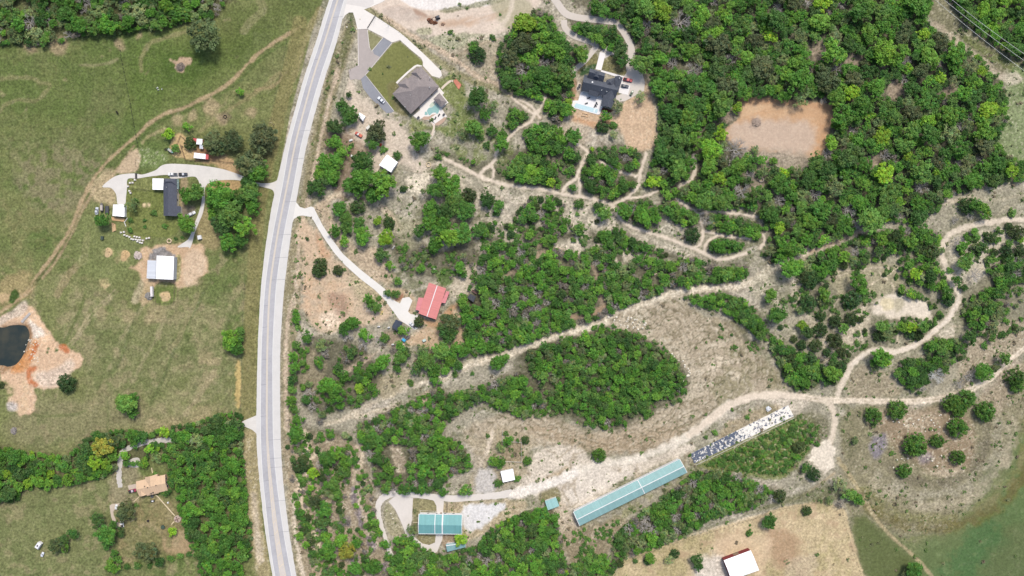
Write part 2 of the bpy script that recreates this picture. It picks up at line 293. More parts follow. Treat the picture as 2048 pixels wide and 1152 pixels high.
paint([(330, 110), (380, 90), (420, 130), (390, 170), (330, 160)], (76, 98, 44), op=.7, f=16, amp=16, ns=30)
paint([(450, 20), (520, 0), (660, -40), (640, 30), (560, 60), (470, 130)], (86, 100, 52), op=.6, f=30, amp=20, ns=30)
paint([(30, 300), (130, 290), (210, 300), (170, 400), (90, 430), (40, 380)], (142, 132, 104), op=.65, f=30, amp=30, ns=30, tex=T(N12, -.5, .3))
paint([(100, 560), (300, 620), (480, 600), (490, 850), (300, 860), (160, 800), (150, 680)], (150, 144, 106), op=.8, f=30, amp=30, ns=80, tex=T(N30+.4*N12, -.7, .3))
paint([(180, 660), (320, 640), (400, 700), (330, 800), (190, 770)], (112, 118, 76), op=.6, f=30, amp=20, ns=30)
paint([(0, 860), (60, 800), (200, 800), (300, 850), (200, 870), (60, 900)], (140, 134, 100), op=.7, f=20, amp=20, ns=30)
paint([(0, 1000), (220, 960), (230, 1152), (0, 1180)], (122, 126, 84), op=.8, f=20, amp=15, ns=30)
paint([(240, 1010), (350, 1000), (385, 1060), (388, 1105), (300, 1110), (245, 1120)], (150, 136, 98), op=.8, f=8, amp=8, ns=30)
paint([(330, 1080), (388, 1060), (388, 1105), (330, 1105)], (184, 158, 124), op=.75, f=8, amp=8)
paint([(225, 930), (275, 930), (275, 990), (260, 1020), (225, 1015)], (160, 148, 120), op=.7, f=8, amp=8)
litter(True)
# small dark tussocks in the north-west pasture
for q in range(3): 
    m = FLM*sstep(.55, .8, vnoise(7, 71+q)*2)*sstep(-.1, .35, N80-.0007*(XX-120)**2/30)*(YY < 330)*(XX < 300); COL += (alb(62, 82, 38)-COL)*(m*.5)[..., None]
for k_, (x0, y0, x1, y1) in enumerate(((420, 560, 330, 720), (350, 600, 250, 790), (480, 600, 380, 790), (300, 580, 215, 740), (230, 590, 130, 720), (460, 760, 330, 850), (480, 680, 430, 780), (190, 600, 120, 690))):
    g_ = np.random.default_rng(k_); q_ = [(x0+(x1-x0)*t+g_.normal()*3, y0+(y1-y0)*t+g_.normal()*3) for t in np.linspace(0, 1, 6)]
    paint(q_, (166, 156, 120) if k_ % 2 else (102, 110, 70), w=3, f=4, amp=4, ns=12, op=.55)
fw((158, 146, 112), N30+.6*N12+.3*(YY > 560)-.15*(YY < 420), .5, .85, .45); fw((106, 116, 72), N80-.5*N12, .15, .5, .5)
# worn cattle tracks
P = paint
for pts, w, c, o in [
  ([(0, 158), (60, 155), (80, 165), (100, 172), (75, 200), (60, 203), (35, 200), (10, 210), (0, 222)], 4, (140, 134, 96), .6),
  ([(160, 130), (190, 131), (220, 125), (235, 118)], 3, (150, 140, 108), .5), ([(282, 142), (283, 115), (300, 88), (330, 76), (380, 60), (400, 45)], 4, (142, 136, 96), .7),
  ([(488, 60), (500, 45), (525, 20), (520, 0)], 9, (140, 136, 98), .6), ([(600, 55), (520, 105), (460, 165), (420, 190), (370, 215), (330, 228), (295, 250), (275, 270), (240, 300), (200, 340), (165, 400), (140, 460), (100, 520), (70, 560), (55, 585), (20, 610), (0, 625)], 3.6, (178, 156, 122), .95),
  ([(612, 62), (530, 112), (470, 170), (425, 195), (375, 221), (335, 235), (300, 258), (272, 285)], 2.5, (80, 98, 50), .7),
  ([(258, 300), (215, 345), (178, 395), (150, 460), (110, 520), (75, 560), (60, 575)], 3, (90, 100, 58), .8),
  ([(268, 292), (225, 350), (190, 380), (165, 420), (145, 465), (112, 522), (85, 556)], 2.6, (172, 150, 118), .8),
  ([(560, 145), (520, 180), (480, 205), (430, 240), (400, 262)], 4, (150, 140, 100), .6), ([(640, 20), (618, 60), (600, 110), (585, 160)], 7, (160, 146, 106), .6),
  ([(330, 258), (300, 272), (285, 285)], 2.5, (176, 160, 120), .6), ([(575, 140), (550, 170), (512, 180)], 4, (168, 148, 112), .6), ([(575, 150), (545, 185), (515, 195)], 3, (90, 100, 52), .6),
  ([(175, 470), (165, 520), (140, 545), (115, 590)], 7, (160, 144, 110), .6), ([(230, 580), (180, 630), (145, 680), (120, 700)], 1.6, (176, 164, 128), .8), ([(236, 583), (186, 633), (150, 684), (126, 704)], 1.4, (176, 164, 128), .7),
  ([(172, 580), (160, 620), (132, 680)], 3, (90, 104, 56), .7), ([(410, 580), (370, 660), (345, 710), (325, 760), (300, 810)], 3, (98, 108, 66), .8), ([(395, 590), (375, 640), (350, 690)], 5, (150, 142, 104), .6),
  ([(285, 590), (265, 650), (240, 720), (225, 745)], 3, (98, 108, 66), .7), ([(210, 760), (180, 820)], 4, (150, 142, 104), .6), ([(430, 740), (400, 790), (370, 830)], 5, (166, 152, 118), .6),
  ([(62, 800), (70, 830), (140, 830), (170, 822)], 3, (96, 106, 62), .6), ([(215, 800), (215, 860), (200, 880)], 3, (98, 108, 66), .5),
  ([(290, 560), (270, 600), (290, 560)], 8, (196, 180, 150), .6)]:
    P(pts, c, w=w, f=2.5, amp=2.5, op=o, stn=.15)
# bare places in the pasture
P([(340, 118), (352, 122), (360, 114), (382, 116), (384, 125), (372, 132), (368, 142), (360, 146), (352, 138), (348, 128)], (192, 166, 138), f=2, amp=2, ns=5)
dots([(361, 134, 7)], (128, 120, 112), f=3, amp=2, ns=5)
dots([(118, 90, 16), (278, 72, 6), (60, 96, 12), (240, 90, 9)], (164, 146, 116), f=5, amp=5, op=.8)
dots([(217, 505, 9), (249, 512, 11), (235, 520, 5), (208, 565, 9), (343, 573, 3), (331, 592, 9)], (206, 182, 140), f=3, amp=3, ns=5, op=.95)
dots([(445, 240, 10), (420, 215, 14), (386, 232, 9), (355, 242, 9), (500, 225, 9)], (182, 162, 128), f=6, amp=6, op=.7)
dots([(450, 235, 10)], (120, 104, 90), f=6, amp=5, op=.5)
P([(474, 720), (480, 725), (482, 780), (478, 815), (470, 790), (472, 760)], (206, 180, 120), f=3, amp=3, ns=5, op=.9)
dots([(260, 630, 12), (310, 625, 18), (300, 640, 10), (415, 715, 14), (310, 855, 20), (400, 830, 18), (345, 850, 16), (205, 625, 8)], (172, 156, 120), f=8, amp=8, op=.55)
P([(0, 560), (60, 545), (55, 590), (0, 612)], (186, 160, 120), f=10, amp=8, op=.5)
P([(0, 590), (40, 585), (30, 600), (0, 606)], (204, 176, 136), f=4, amp=4, op=.8)
# verges
P([(700, 60), (655, 200), (612, 400), (598, 470), (585, 580), (578, 700), (578, 860), (590, 1000), (606, 1160)], (152, 140, 100), w=15, f=5, amp=4, op=.85, veg=.6, stn=.4)
P([(680, 120), (652, 230), (630, 330), (615, 410), (600, 470), (592, 580), (575, 640), (572, 760), (575, 860)], (210, 186, 156), w=4, f=3, amp=4, op=.8, stn=.6)
P([(703, 28), (700, 60), (680, 130)], (90, 98, 50), w=8, f=4, amp=4, op=.7)
P([(672, 90), (650, 200), (625, 320)], (104, 108, 56), w=4, f=3, amp=3, op=.6)
P([(600, 45), (575, 160), (545, 280), (520, 400), (508, 540), (500, 700), (498, 830)], (136, 130, 86), w=14, f=3, amp=2, op=.85)
P([(500, 870), (505, 960), (512, 1050), (530, 1160)], (170, 156, 118), w=14, f=4, amp=4, op=.9, stn=.5)
P([(508, 990), (513, 1060), (520, 1120)], (206, 190, 166), w=7, f=4, amp=4, op=.8, stn=.9)
# farm yard on the left
P([(280, 300), (330, 305), (330, 330), (280, 335)], (120, 136, 84), f=4, amp=4, op=.8, veg=.9, stn=.6)
P([(275, 298), (276, 340), (235, 345), (250, 315)], (204, 180, 150), f=3, amp=3, op=.9)
P([(185, 365), (225, 340), (232, 400), (225, 410), (190, 400)], (196, 176, 140), f=7, amp=6, op=.8)
P([(160, 440), (200, 430), (260, 470), (300, 500), (240, 560), (190, 560), (150, 520)], (122, 130, 82), f=10, amp=8, op=.7)
P([(355, 268), (385, 285), (390, 318), (352, 312), (340, 298)], (214, 184, 136), f=3, amp=3, op=.95)
P([(390, 320), (440, 308), (480, 330), (476, 352), (430, 332)], (196, 164, 124), f=4, amp=4, op=.9)
P([(395, 290), (440, 300), (430, 320), (395, 312)], (168, 132, 100), f=4, amp=3, op=.9)
P([(255, 380), (330, 372), (352, 430), (350, 470), (270, 476), (256, 460)], (118, 126, 70), f=3, amp=2, op=.85, veg=.7)
dots([(289, 411, 4), (297, 410, 3)], (210, 190, 150), f=1.5, amp=1, ns=5)
P([(262, 355), (305, 352), (305, 380), (266, 378)], (128, 132, 82), f=3, amp=2, op=.9)
P([(362, 360), (372, 350), (378, 395), (366, 428), (358, 420), (360, 380)], (170, 150, 120), f=3, amp=3, op=.8)
P([(362, 412), (390, 412), (386, 428), (366, 440)], (134, 122, 110), f=4, amp=3, op=.8)
P([(405, 365), (440, 358), (480, 362), (470, 380), (420, 378)], (190, 160, 116), f=3, amp=3, op=.9)
P([(395, 430), (425, 420), (440, 470), (430, 500), (395, 480)], (164, 148, 108), f=5, amp=4, op=.8)
P([(283, 500), (330, 490), (400, 488), (412, 510), (415, 540), (395, 560), (365, 575), (340, 572), (300, 572), (275, 545), (258, 535), (285, 520)], (212, 180, 146), f=4, amp=5, op=.95, stn=.3)
P([(370, 510), (400, 500), (412, 525), (395, 560), (366, 568)], (218, 194, 166), f=6, amp=5, op=.7)
P([(298, 519), (305, 502), (316, 495), (330, 496), (350, 512), (330, 520)], (142, 140, 140), f=2, amp=2.5, ns=5, op=.95)
P([(350, 515), (362, 512), (360, 555), (350, 560)], (140, 140, 92), f=2, amp=2, op=.8)
P([(288, 572), (300, 560), (306, 590), (290, 610), (280, 600)], (196, 172, 136), f=4, amp=4, op=.8)
P([(312, 568), (350, 568), (347, 606), (311, 606)], (108, 122, 66), f=2, amp=1, op=.85); dots([(331, 592, 9)], (206, 182, 140), f=2, amp=2, ns=5)
# pond and its bank
P([(0, 640), (30, 625), (48, 605), (58, 612), (80, 640), (105, 675), (130, 690), (162, 712), (160, 735), (140, 745), (125, 770), (112, 775), (70, 778), (72, 800), (60, 830), (30, 820), (18, 800), (30, 780), (0, 745)], (222, 188, 156), f=3, amp=5, op=.97, stn=.4)
P([(62, 615), (85, 650), (110, 690), (100, 705), (75, 690), (62, 660), (52, 640)], (232, 196, 160), f=5, amp=4, op=.7)
P([(50, 600), (56, 614), (45, 628), (20, 640), (0, 650), (0, 636), (25, 620)], (206, 190, 172), f=3, amp=3, op=.8)
P([(58, 640), (72, 650), (86, 662), (84, 672), (66, 676)], (232, 222, 208), f=4, amp=4, op=.8)
P([(0, 660), (15, 650), (38, 648), (58, 650), (66, 670), (60, 690), (50, 720), (40, 740), (20, 740), (0, 742)], (150, 116, 84), f=4, amp=3, op=.9)
P([(40, 715), (56, 700), (68, 680), (76, 690), (60, 730), (45, 745), (20, 745)], (212, 148, 92), f=4, amp=3, op=.8)
for p in ([(58, 720), (62, 705), (72, 685), (78, 690), (74, 700), (64, 714), (60, 725)], [(52, 742), (66, 732), (76, 735), (62, 750), (74, 768), (70, 776), (58, 764)], [(118, 690), (134, 692), (136, 706), (124, 702)]):
    P(p, (192, 112, 66), f=3, amp=3, ns=5, op=.85)
P([(72, 750), (110, 735), (140, 720), (150, 735), (120, 768), (85, 772)], (222, 204, 186), f=6, amp=5, op=.7)
P([(10, 745), (40, 750), (60, 790), (50, 826), (25, 815)], (214, 186, 150), f=5, amp=5, op=.6, tex=T(N12, -.3, .2))
dots([(25, 812, 9)], (196, 186, 176), f=4, amp=4); dots([(112, 700, 3), (94, 705, 2), (97, 698, 2), (30, 590, 9), (24, 600, 6)], (70, 92, 44), f=2, amp=2, ns=5)
s, d = field([(-60, 645), (0, 652), (18, 648), (38, 647), (53, 651), (61, 669), (56, 690), (47, 713), (33, 731), (14, 737), (0, 734), (-60, 736)], None, 30)
HGT[s] -= sstep(-7, 16, d)*1.5
# north: pale dirt works, big concrete yard
P([(745, 0), (1060, -30), (1062, 30), (1045, 50), (1010, 62), (960, 78), (900, 74), (850, 70), (800, 56), (760, 34)], (226, 206, 182), f=5, amp=5, op=.97, stn=.04, veg=.0)
P([(800, -20), (1015, -20), (985, 8), (930, 16), (880, 20), (840, 18), (815, 8)], (240, 232, 220), f=2, amp=1.5, op=.98, veg=0)
P([(770, 8), (830, 18), (868, 32), (850, 40), (790, 30)], (196, 164, 136), f=5, amp=5, op=.7, tex=T(STREAK, -.4, .3)); P([(880, 45), (950, 30), (1010, 8), (1018, 22), (960, 45), (900, 56)], (204, 170, 136), f=6, amp=5, op=.8, tex=T(STREAK, -.5, .2))
P([(768, 18), (800, 12), (838, 26), (835, 40), (800, 42), (770, 34)], (206, 188, 168), f=3, amp=2, op=.8); P([(828, 18), (850, 26), (852, 34), (835, 30)], (174, 138, 110), f=3, amp=2, op=.8)
P([(832, 60), (845, 55), (862, 58), (862, 68), (845, 70), (834, 66)], (176, 172, 134), f=2.5, amp=2, op=.9, veg=.9)
P([(862, 76), (900, 68), (960, 66), (980, 74), (950, 88), (905, 100), (880, 98), (866, 88)], (174, 172, 136), f=4, amp=3, op=.9, veg=.9, stn=.4)
P([(885, 18), (940, 8), (1000, -5), (1010, 2), (950, 16), (890, 26)], (142, 140, 100), f=2, amp=2, ns=5, op=.8, veg=.9)
P([(985, 0), (1055, 0), (1060, 40), (1024, 60), (1000, 40)], (176, 170, 132), f=6, amp=6, op=.75); P([(1024, -20), (1024, 10), (1012, 40), (985, 66), (940, 80)], (222, 206, 180), w=4, f=3, amp=3, op=.8)
P([(735, 20), (790, 55), (840, 95), (880, 125), (930, 155), (990, 175), (1020, 190)], (150, 144, 96), w=7, f=3, amp=3, op=.85, veg=.7)
P([(770, 35), (830, 75), (880, 100), (925, 130), (960, 155), (1000, 170), (1040, 205), (1065, 225), (1080, 235)], (206, 182, 150), w=5, f=3, amp=3, op=.95)
P([(925, 105), (960, 88), (1000, 78)], (206, 184, 154), w=3, f=2, amp=2, op=.8); P([(1000, 105), (982, 125), (985, 150), (1000, 165)], (206, 186, 158), w=4, f=3, amp=3, op=.8)
P([(905, 100), (985, 80), (1005, 100), (990, 150), (960, 150), (920, 115)], (166, 152, 118), f=6, amp=5, op=.6)
# pool-house garden
P([(735, 60), (766, 78), (743, 103), (739, 95)], (146, 144, 96), f=1, amp=0, op=.95, smooth=False, stn=0, veg=.05)
P([(731, 150), (786, 86), (800, 82), (845, 122), (846, 132), (830, 132), (795, 165), (785, 190), (795, 225), (786, 222)], (126, 129, 76), f=1.5, amp=0, op=.97, smooth=False, stn=0, veg=.06)
P([(775, 170), (795, 165), (800, 200), (820, 230), (800, 230), (782, 205)], (130, 124, 72), f=3, amp=2, op=.8)
P([(820, 230), (835, 240), (860, 250), (900, 245), (915, 200), (940, 195), (945, 240), (910, 270), (860, 262), (830, 262)], (124, 136, 80), f=6, amp=5, op=.9, veg=.4)
P([(864, 154), (880, 158), (905, 150), (930, 170), (925, 210), (905, 215), (885, 190)], (124, 134, 78), f=4, amp=3, op=.9)
P([(890, 250), (930, 210), (960, 240), (1010, 260), (1030, 300), (1000, 330), (940, 320), (905, 300)], (116, 128, 76), f=10, amp=8, op=.75, tex=T(N12, -.5, .2), stn=.5)
P([(690, 190), (700, 160), (715, 185), (740, 205), (770, 235), (800, 245), (815, 270), (830, 300), (850, 320), (870, 330), (840, 345), (800, 330), (780, 345), (740, 340), (740, 300), (715, 285), (690, 275), (700, 220)], (216, 198, 172), f=5, amp=5, op=.95, stn=.3, veg=.12)
P([(790, 230), (820, 245), (830, 265), (810, 262)], (126, 130, 74), f=3, amp=3, op=.8, tex=T(N5, -.5, .3)); P([(690, 255), (700, 270), (745, 300), (730, 320), (690, 300)], (164, 134, 104), f=6, amp=5, op=.7)
dots([(702, 260, 7)], (226, 204, 172), f=2, amp=1.5, ns=5)
P([(815, 352), (860, 345), (862, 360), (848, 375), (840, 390), (825, 386), (814, 370)], (232, 218, 188), f=3, amp=4, ns=5, op=.95, stn=.6); P([(868, 262), (862, 275), (850, 292)], (214, 204, 188), w=2.5, f=1.5, amp=1)
P([(700, 275), (710, 330), (690, 400), (660, 370), (650, 310), (655, 260)], (142, 118, 92), f=8, amp=6, op=.8)
P([(632, 418), (650, 400), (685, 388), (720, 390), (745, 402), (775, 425), (800, 455)], (214, 192, 156), w=6, f=4, amp=4, op=.85); P([(650, 405), (690, 393), (735, 400)], (150, 122, 92), w=1.2, f=1.5, amp=1, op=.6)
P([(632, 415), (660, 405), (665, 440), (690, 470), (720, 495), (760, 500), (790, 560), (760, 565), (700, 520), (660, 470)], (204, 178, 142), f=8, amp=6, op=.8)
P([(790, 440), (830, 440), (845, 470), (820, 500), (800, 490)], (168, 162, 124), f=8, amp=6, op=.7, veg=.7)
P([(600, 440), (625, 450), (660, 505), (690, 530), (740, 570), (770, 600), (780, 640), (740, 650), (690, 660), (640, 660), (610, 620), (605, 540)], (216, 188, 152), f=8, amp=8, op=.9, stn=.3)
P([(605, 560), (650, 555), (690, 580), (700, 620), (660, 640), (615, 630)], (214, 176, 134), f=12, amp=12, op=.7, tex=T(N12, -.7, .3)); P([(640, 630), (690, 620), (690, 650), (655, 655)], (240, 214, 180), f=6, amp=5, op=.9)
P([(655, 590), (690, 590), (695, 630), (680, 640)], (160, 122, 98), f=7, amp=5, op=.6); P([(700, 540), (750, 570), (755, 600), (715, 600)], (186, 172, 130), f=8, amp=6, op=.7)
P([(600, 450), (630, 470), (640, 510), (610, 520)], (216, 184, 146), f=8, amp=8, op=.7); P([(630, 460), (655, 500), (660, 515), (640, 510)], (212, 158, 110), f=5, amp=4, op=.6)
P([(870, 640), (910, 620), (930, 640), (925, 690), (870, 700), (830, 690), (800, 690), (840, 660)], (210, 176, 134), f=6, amp=6, op=.85, stn=.5); P([(835, 640), (880, 650), (900, 620), (930, 605)], (204, 150, 98), w=6, f=5, amp=4, op=.7)
P([(905, 540), (950, 530), (960, 570), (935, 590), (905, 590)], (206, 190, 160), f=6, amp=6, op=.85, stn=.8); P([(872, 545), (890, 535), (905, 548), (906, 565), (890, 572), (876, 562)], (92, 118, 64), f=3, amp=2, op=.85)
P([(770, 590), (775, 575), (810, 580), (832, 600), (828, 625), (815, 625)], (196, 170, 130), f=5, amp=4, op=.85); P([(790, 600), (800, 592), (806, 586), (806, 597), (796, 602)], (170, 110, 72), f=2, amp=1, op=.8)
P([(770, 660), (800, 670), (800, 690), (770, 690)], (164, 140, 114), f=6, amp=4, op=.8)
# dark house grounds
P([(1140, 240), (1145, 180), (1170, 200), (1230, 230), (1250, 205), (1290, 190), (1310, 210), (1312, 270), (1300, 298), (1260, 300), (1240, 260), (1200, 250), (1160, 248)], (216, 182, 142), f=5, amp=5, op=.95, stn=.3)
P([(1150, 238), (1200, 252), (1215, 240)], (208, 156, 106), w=5, f=3, amp=3, op=.8); P([(1255, 205), (1275, 215), (1300, 290), (1265, 298), (1245, 265)], (222, 188, 148), f=6, amp=4, op=.8, tex=T(STREAK, -.5, .2))
P([(1204, 117), (1225, 112), (1245, 125), (1251, 150), (1203, 139)], (132, 126, 76), f=2, amp=1, op=.95); P([(1188, 106), (1198, 118), (1190, 138), (1155, 148), (1165, 130)], (130, 124, 74), f=2, amp=1, op=.95)
P([(1166, 136), (1192, 127), (1190, 138), (1175, 148), (1160, 152)], (62, 92, 58), f=2, amp=1, op=.95)
P([(1140, 165), (1152, 160), (1150, 200), (1142, 205)], (180, 140, 104), f=3, amp=3, op=.85); P([(1275, 150), (1292, 160), (1300, 185), (1290, 195)], (204, 172, 136), f=4, amp=3, op=.9)
P([(1260, 100), (1320, 110), (1340, 140), (1290, 150)], (106, 84, 66), f=10, amp=6, op=.6)
P([(1125, 250), (1150, 245), (1180, 260), (1170, 290), (1130, 290), (1110, 270)], (196, 178, 150), f=8, amp=6, op=.8, stn=.6)
# orange pad
P([(1472, 192), (1560, 197), (1662, 208), (1668, 222), (1652, 290), (1640, 312), (1605, 316), (1560, 306), (1500, 302), (1455, 276), (1448, 262), (1478, 236), (1480, 210)], (212, 168, 120), f=2.5, amp=2.5, ns=5, op=.98, stn=.15, veg=.05)
P([(1485, 212), (1560, 210), (1640, 214), (1630, 235), (1560, 240), (1490, 236)], (222, 184, 138), f=6, amp=5, op=.7, tex=T(STREAK, -.5, .2)); P([(1480, 196), (1560, 199), (1660, 212), (1655, 222), (1560, 208), (1480, 206)], (200, 152, 106), f=3, amp=3, op=.6)
P([(1455, 258), (1500, 240), (1600, 242), (1630, 262), (1625, 300), (1600, 314), (1540, 304), (1490, 300), (1455, 275)], (206, 182, 156), f=10, amp=8, op=.85); dots([(1510, 246, 10)], (150, 134, 120), f=5, amp=5, ns=5, op=.6)
P([(1640, 240), (1660, 225), (1645, 300), (1632, 305)], (206, 156, 106), f=3, amp=3, op=.7, tex=T(N5, -.6, .5))
P([(1560, 300), (1620, 310), (1600, 350), (1560, 340), (1490, 320), (1500, 300)], (178, 162, 136), f=8, amp=6, op=.8); P([(1500, 325), (1540, 330), (1560, 380), (1520, 400), (1490, 360)], (168, 152, 126), f=8, amp=6, op=.7)
dots([(1395, 186, 12), (1748, 320, 13), (1708, 118, 16), (1640, 105, 18), (1795, 180, 20), (1770, 130, 8), (1455, 230, 14), (1900, 180, 12), (1560, 385, 10)], (172, 152, 126), f=4, amp=4, op=.85, stn=.3)
# power-line corridor and the pale grass on the right edge
P([(1850, -20), (1885, 30), (1930, 70), (1990, 110), (2060, 165)], (128, 124, 88), w=26, f=8, amp=6, op=.9, stn=.5); P([(1870, 50), (1905, 75), (1950, 110), (2000, 150), (2048, 160)], (196, 178, 148), w=7, f=5, amp=6, op=.7, stn=.8); P([(1930, 78), (1985, 112), (2040, 140)], (104, 116, 68), w=8, f=5, amp=5, op=.7)
P([(2010, 150), (2060, 150), (2080, 340), (1990, 300), (2000, 260), (2015, 200)], (124, 142, 94), f=8, amp=8, op=.85, stn=.5); P([(2000, 150), (2030, 145), (2048, 160), (2020, 170)], (216, 200, 172), f=4, amp=5, op=.7)
# trails
TR = {
 'a': ([(890, 318), (920, 332), (955, 350), (985, 362), (1024, 372), (1080, 378), (1130, 389), (1170, 395), (1205, 403), (1228, 414), (1236, 432), (1252, 448), (1290, 463), (1330, 475), (1365, 488), (1395, 500), (1420, 512), (1440, 518), (1465, 515), (1492, 506)], 3.6),
 'b': ([(1125, 384), (1133, 370), (1150, 358), (1158, 340), (1168, 320), (1175, 305), (1165, 295), (1150, 285)], 3.2), 'c': ([(1158, 358), (1160, 372), (1159, 390)], 2.6),
 'd': ([(960, 348), (968, 338), (980, 330), (990, 320), (993, 305), (1003, 295)], 3.4), 'e': ([(962, 352), (970, 360), (983, 358), (988, 345), (984, 333)], 2.4),
 'f': ([(1230, 406), (1250, 398), (1262, 388), (1275, 372), (1280, 350), (1285, 330), (1292, 308)], 3.4), 'g': ([(1390, 497), (1402, 485), (1406, 465), (1402, 445), (1396, 428), (1370, 410), (1355, 398)], 3.2),
 'h': ([(1405, 462), (1425, 466), (1440, 470), (1468, 474), (1490, 476), (1500, 478)], 3), 'i': ([(1408, 503), (1412, 488), (1420, 480), (1435, 470)], 3), 'j': ([(1396, 430), (1415, 425), (1445, 425), (1480, 428), (1512, 433)], 2.6), 'k': ([(1526, 468), (1529, 482), (1520, 496)], 2.8),
 'l': ([(1080, 235), (1060, 210), (1040, 200)], 3), 'm': ([(1024, 195), (1050, 215), (1068, 228), (1080, 218), (1090, 195)], 3), 'n': ([(1068, 228), (1060, 245), (1030, 262), (1000, 300)], 3), 'o': ([(1202, 324), (1225, 335), (1245, 345), (1272, 352)], 3), 'p': ([(1360, 372), (1380, 360), (1390, 340), (1388, 310)], 4), 'q': ([(1255, 397), (1290, 392), (1315, 382)], 2.5)}

# pale stony scrub between the trails
for p, o in (([(880, 320), (960, 355), (1130, 392), (1230, 415), (1240, 445), (1180, 470), (1060, 455), (980, 440), (950, 400), (890, 350)], .6), ([(1100, 455), (1200, 480), (1290, 500), (1280, 530), (1200, 515), (1110, 500)], .85), ([(1130, 400), (1225, 420), (1245, 455), (1190, 460), (1140, 440)], .7), ([(1240, 460), (1300, 470), (1400, 510), (1450, 525), (1420, 540), (1330, 500)], .6), ([(950, 440), (1030, 450), (1040, 500), (1000, 520), (960, 500)], .6), ([(1490, 570), (1540, 550), (1560, 600), (1600, 660), (1560, 680), (1530, 620)], .7), ([(1110, 480), (1170, 470), (1150, 500)], .8)):
    P(p, (212, 198, 170), f=8, amp=8, op=o, stn=1, tex=T(N12+.5*N30, -.5, .25))
P([(1300, 430), (1330, 440), (1370, 480), (1330, 470), (1290, 450)], (168, 160, 134), f=6, amp=5, op=.8); 
for r in (12, 6): P([(1334+r*math.cos(a), 461+r*.8*math.sin(a)) for a in np.arange(0, 6.3, .5)], (214, 206, 178), w=.8, f=1.2, amp=1, ns=5, op=.8)
P([(1060, 520), (1080, 490), (1115, 500), (1165, 520), (1190, 540), (1200, 580), (1205, 610)], (178, 154, 126), w=5, f=4, amp=4, op=.8); P([(985, 570), (1010, 548), (1060, 535), (1085, 505)], (182, 158, 128), w=6, f=4, amp=4, op=.8)
P([(1130, 640), (1180, 628), (1215, 612), (1225, 606)], (176, 146, 114), w=6, f=3, amp=3, op=.85)
# the rocky track from road to the east
RK = [(690, 835), (740, 810), (790, 785), (840, 768), (880, 755), (940, 730), (1000, 715), (1060, 692), (1130, 668), (1200, 648), (1230, 632), (1290, 610), (1340, 590), (1400, 578), (1460, 574), (1510, 560), (1560, 530), (1620, 505), (1680, 480), (1725, 462), (1790, 440), (1850, 425), (1890, 405)]
P(RK[:5], (206, 190, 160), w=5, f=4, amp=6, ns=12, op=.9, stn=.8, veg=.2); P(RK[4:19], (212, 196, 164), w=8, f=5, amp=7, ns=12, op=.95, stn=1, veg=.2); P(RK[3:17], (230, 216, 186), w=3.5, f=3, amp=5, ns=5, op=.85, stn=1); P(RK[17:20], (196, 166, 134), w=3, f=2.5, amp=3, op=.9, stn=.4)
P([(645, 850), (690, 838), (740, 826), (790, 812)], (206, 190, 158), w=3, f=3, amp=4, op=.8, stn=.8)
P([(760, 760), (800, 740), (820, 750), (790, 790), (750, 795)], (176, 162, 124), f=6, amp=6, op=.8); P([(685, 745), (720, 720), (755, 702), (740, 720), (705, 740)], (198, 174, 146), f=4, amp=4, op=.9)
P([(600, 700), (640, 700), (650, 760), (640, 800), (610, 800), (600, 750)], (160, 146, 112), f=8, amp=8, op=.7)
# big tan slope with erosion lines
SL = [(1215, 640), (1290, 615), (1350, 600), (1400, 630), (1450, 640), (1500, 690), (1540, 730), (1575, 780), (1530, 790), (1480, 800), (1430, 840), (1380, 870), (1300, 900), (1200, 905), (1080, 890), (960, 880), (930, 860), (1000, 830), (1100, 830), (1200, 865), (1300, 830), (1370, 790), (1380, 750), (1330, 700), (1270, 670)]
P(SL, (186, 169, 138), f=8, amp=8, op=.93, stn=.3, veg=.12); P(SL, (132, 120, 86), f=6, amp=6, op=.55, tex=T(RIDGE, .55, .95)); P(SL, (214, 198, 166), f=6, amp=6, op=.6, tex=T(STREAK-.3*N30, .12, .5)); P(SL, (140, 134, 92), f=6, amp=6, op=.6, tex=T(N80+.3*N12, .1, .5))
UU = (np.hypot((XX-1180)/1.3, YY-735)+13*N30+5*N12)/12.0; L1 = 1-np.abs(UU % 1-.5)*5+.5*N12; VV = np.arctan2(YY-735, (XX-1180)/1.3)*13+1.1*N30+.35*N12; L2 = 1-np.abs(VV % 1-.5)*9+.7*N30
P([(1060, 850), (1200, 870), (1330, 850), (1380, 870), (1300, 905), (1200, 905), (1100, 885)], (176, 152, 116), f=10, amp=8, op=.6); P([(1440, 640), (1500, 660), (1520, 700), (1480, 710), (1430, 680)], (136, 130, 90), f=8, amp=8, op=.6, tex=T(N12, -.4, .3)); P([(1225, 650), (1290, 630), (1280, 660), (1350, 700), (1400, 760), (1380, 790)], (206, 192, 162), w=7, f=6, amp=6, op=.5, stn=1)
dots([(1425, 735, 12), (1470, 750, 10), (1440, 720, 9)], (222, 204, 172), f=5, amp=6, op=.7)
P(SL, (112, 102, 74), f=6, amp=6, op=.75, tex=T(L1, .35, .95)); P(SL, (108, 104, 72), f=6, amp=6, op=.8, tex=T(L2, .3, .9)); P(SL, (216, 202, 174), f=6, amp=6, op=.5, tex=T(1-np.abs((UU+.25) % 1-.5)*5+.5*N5, .5, 1))
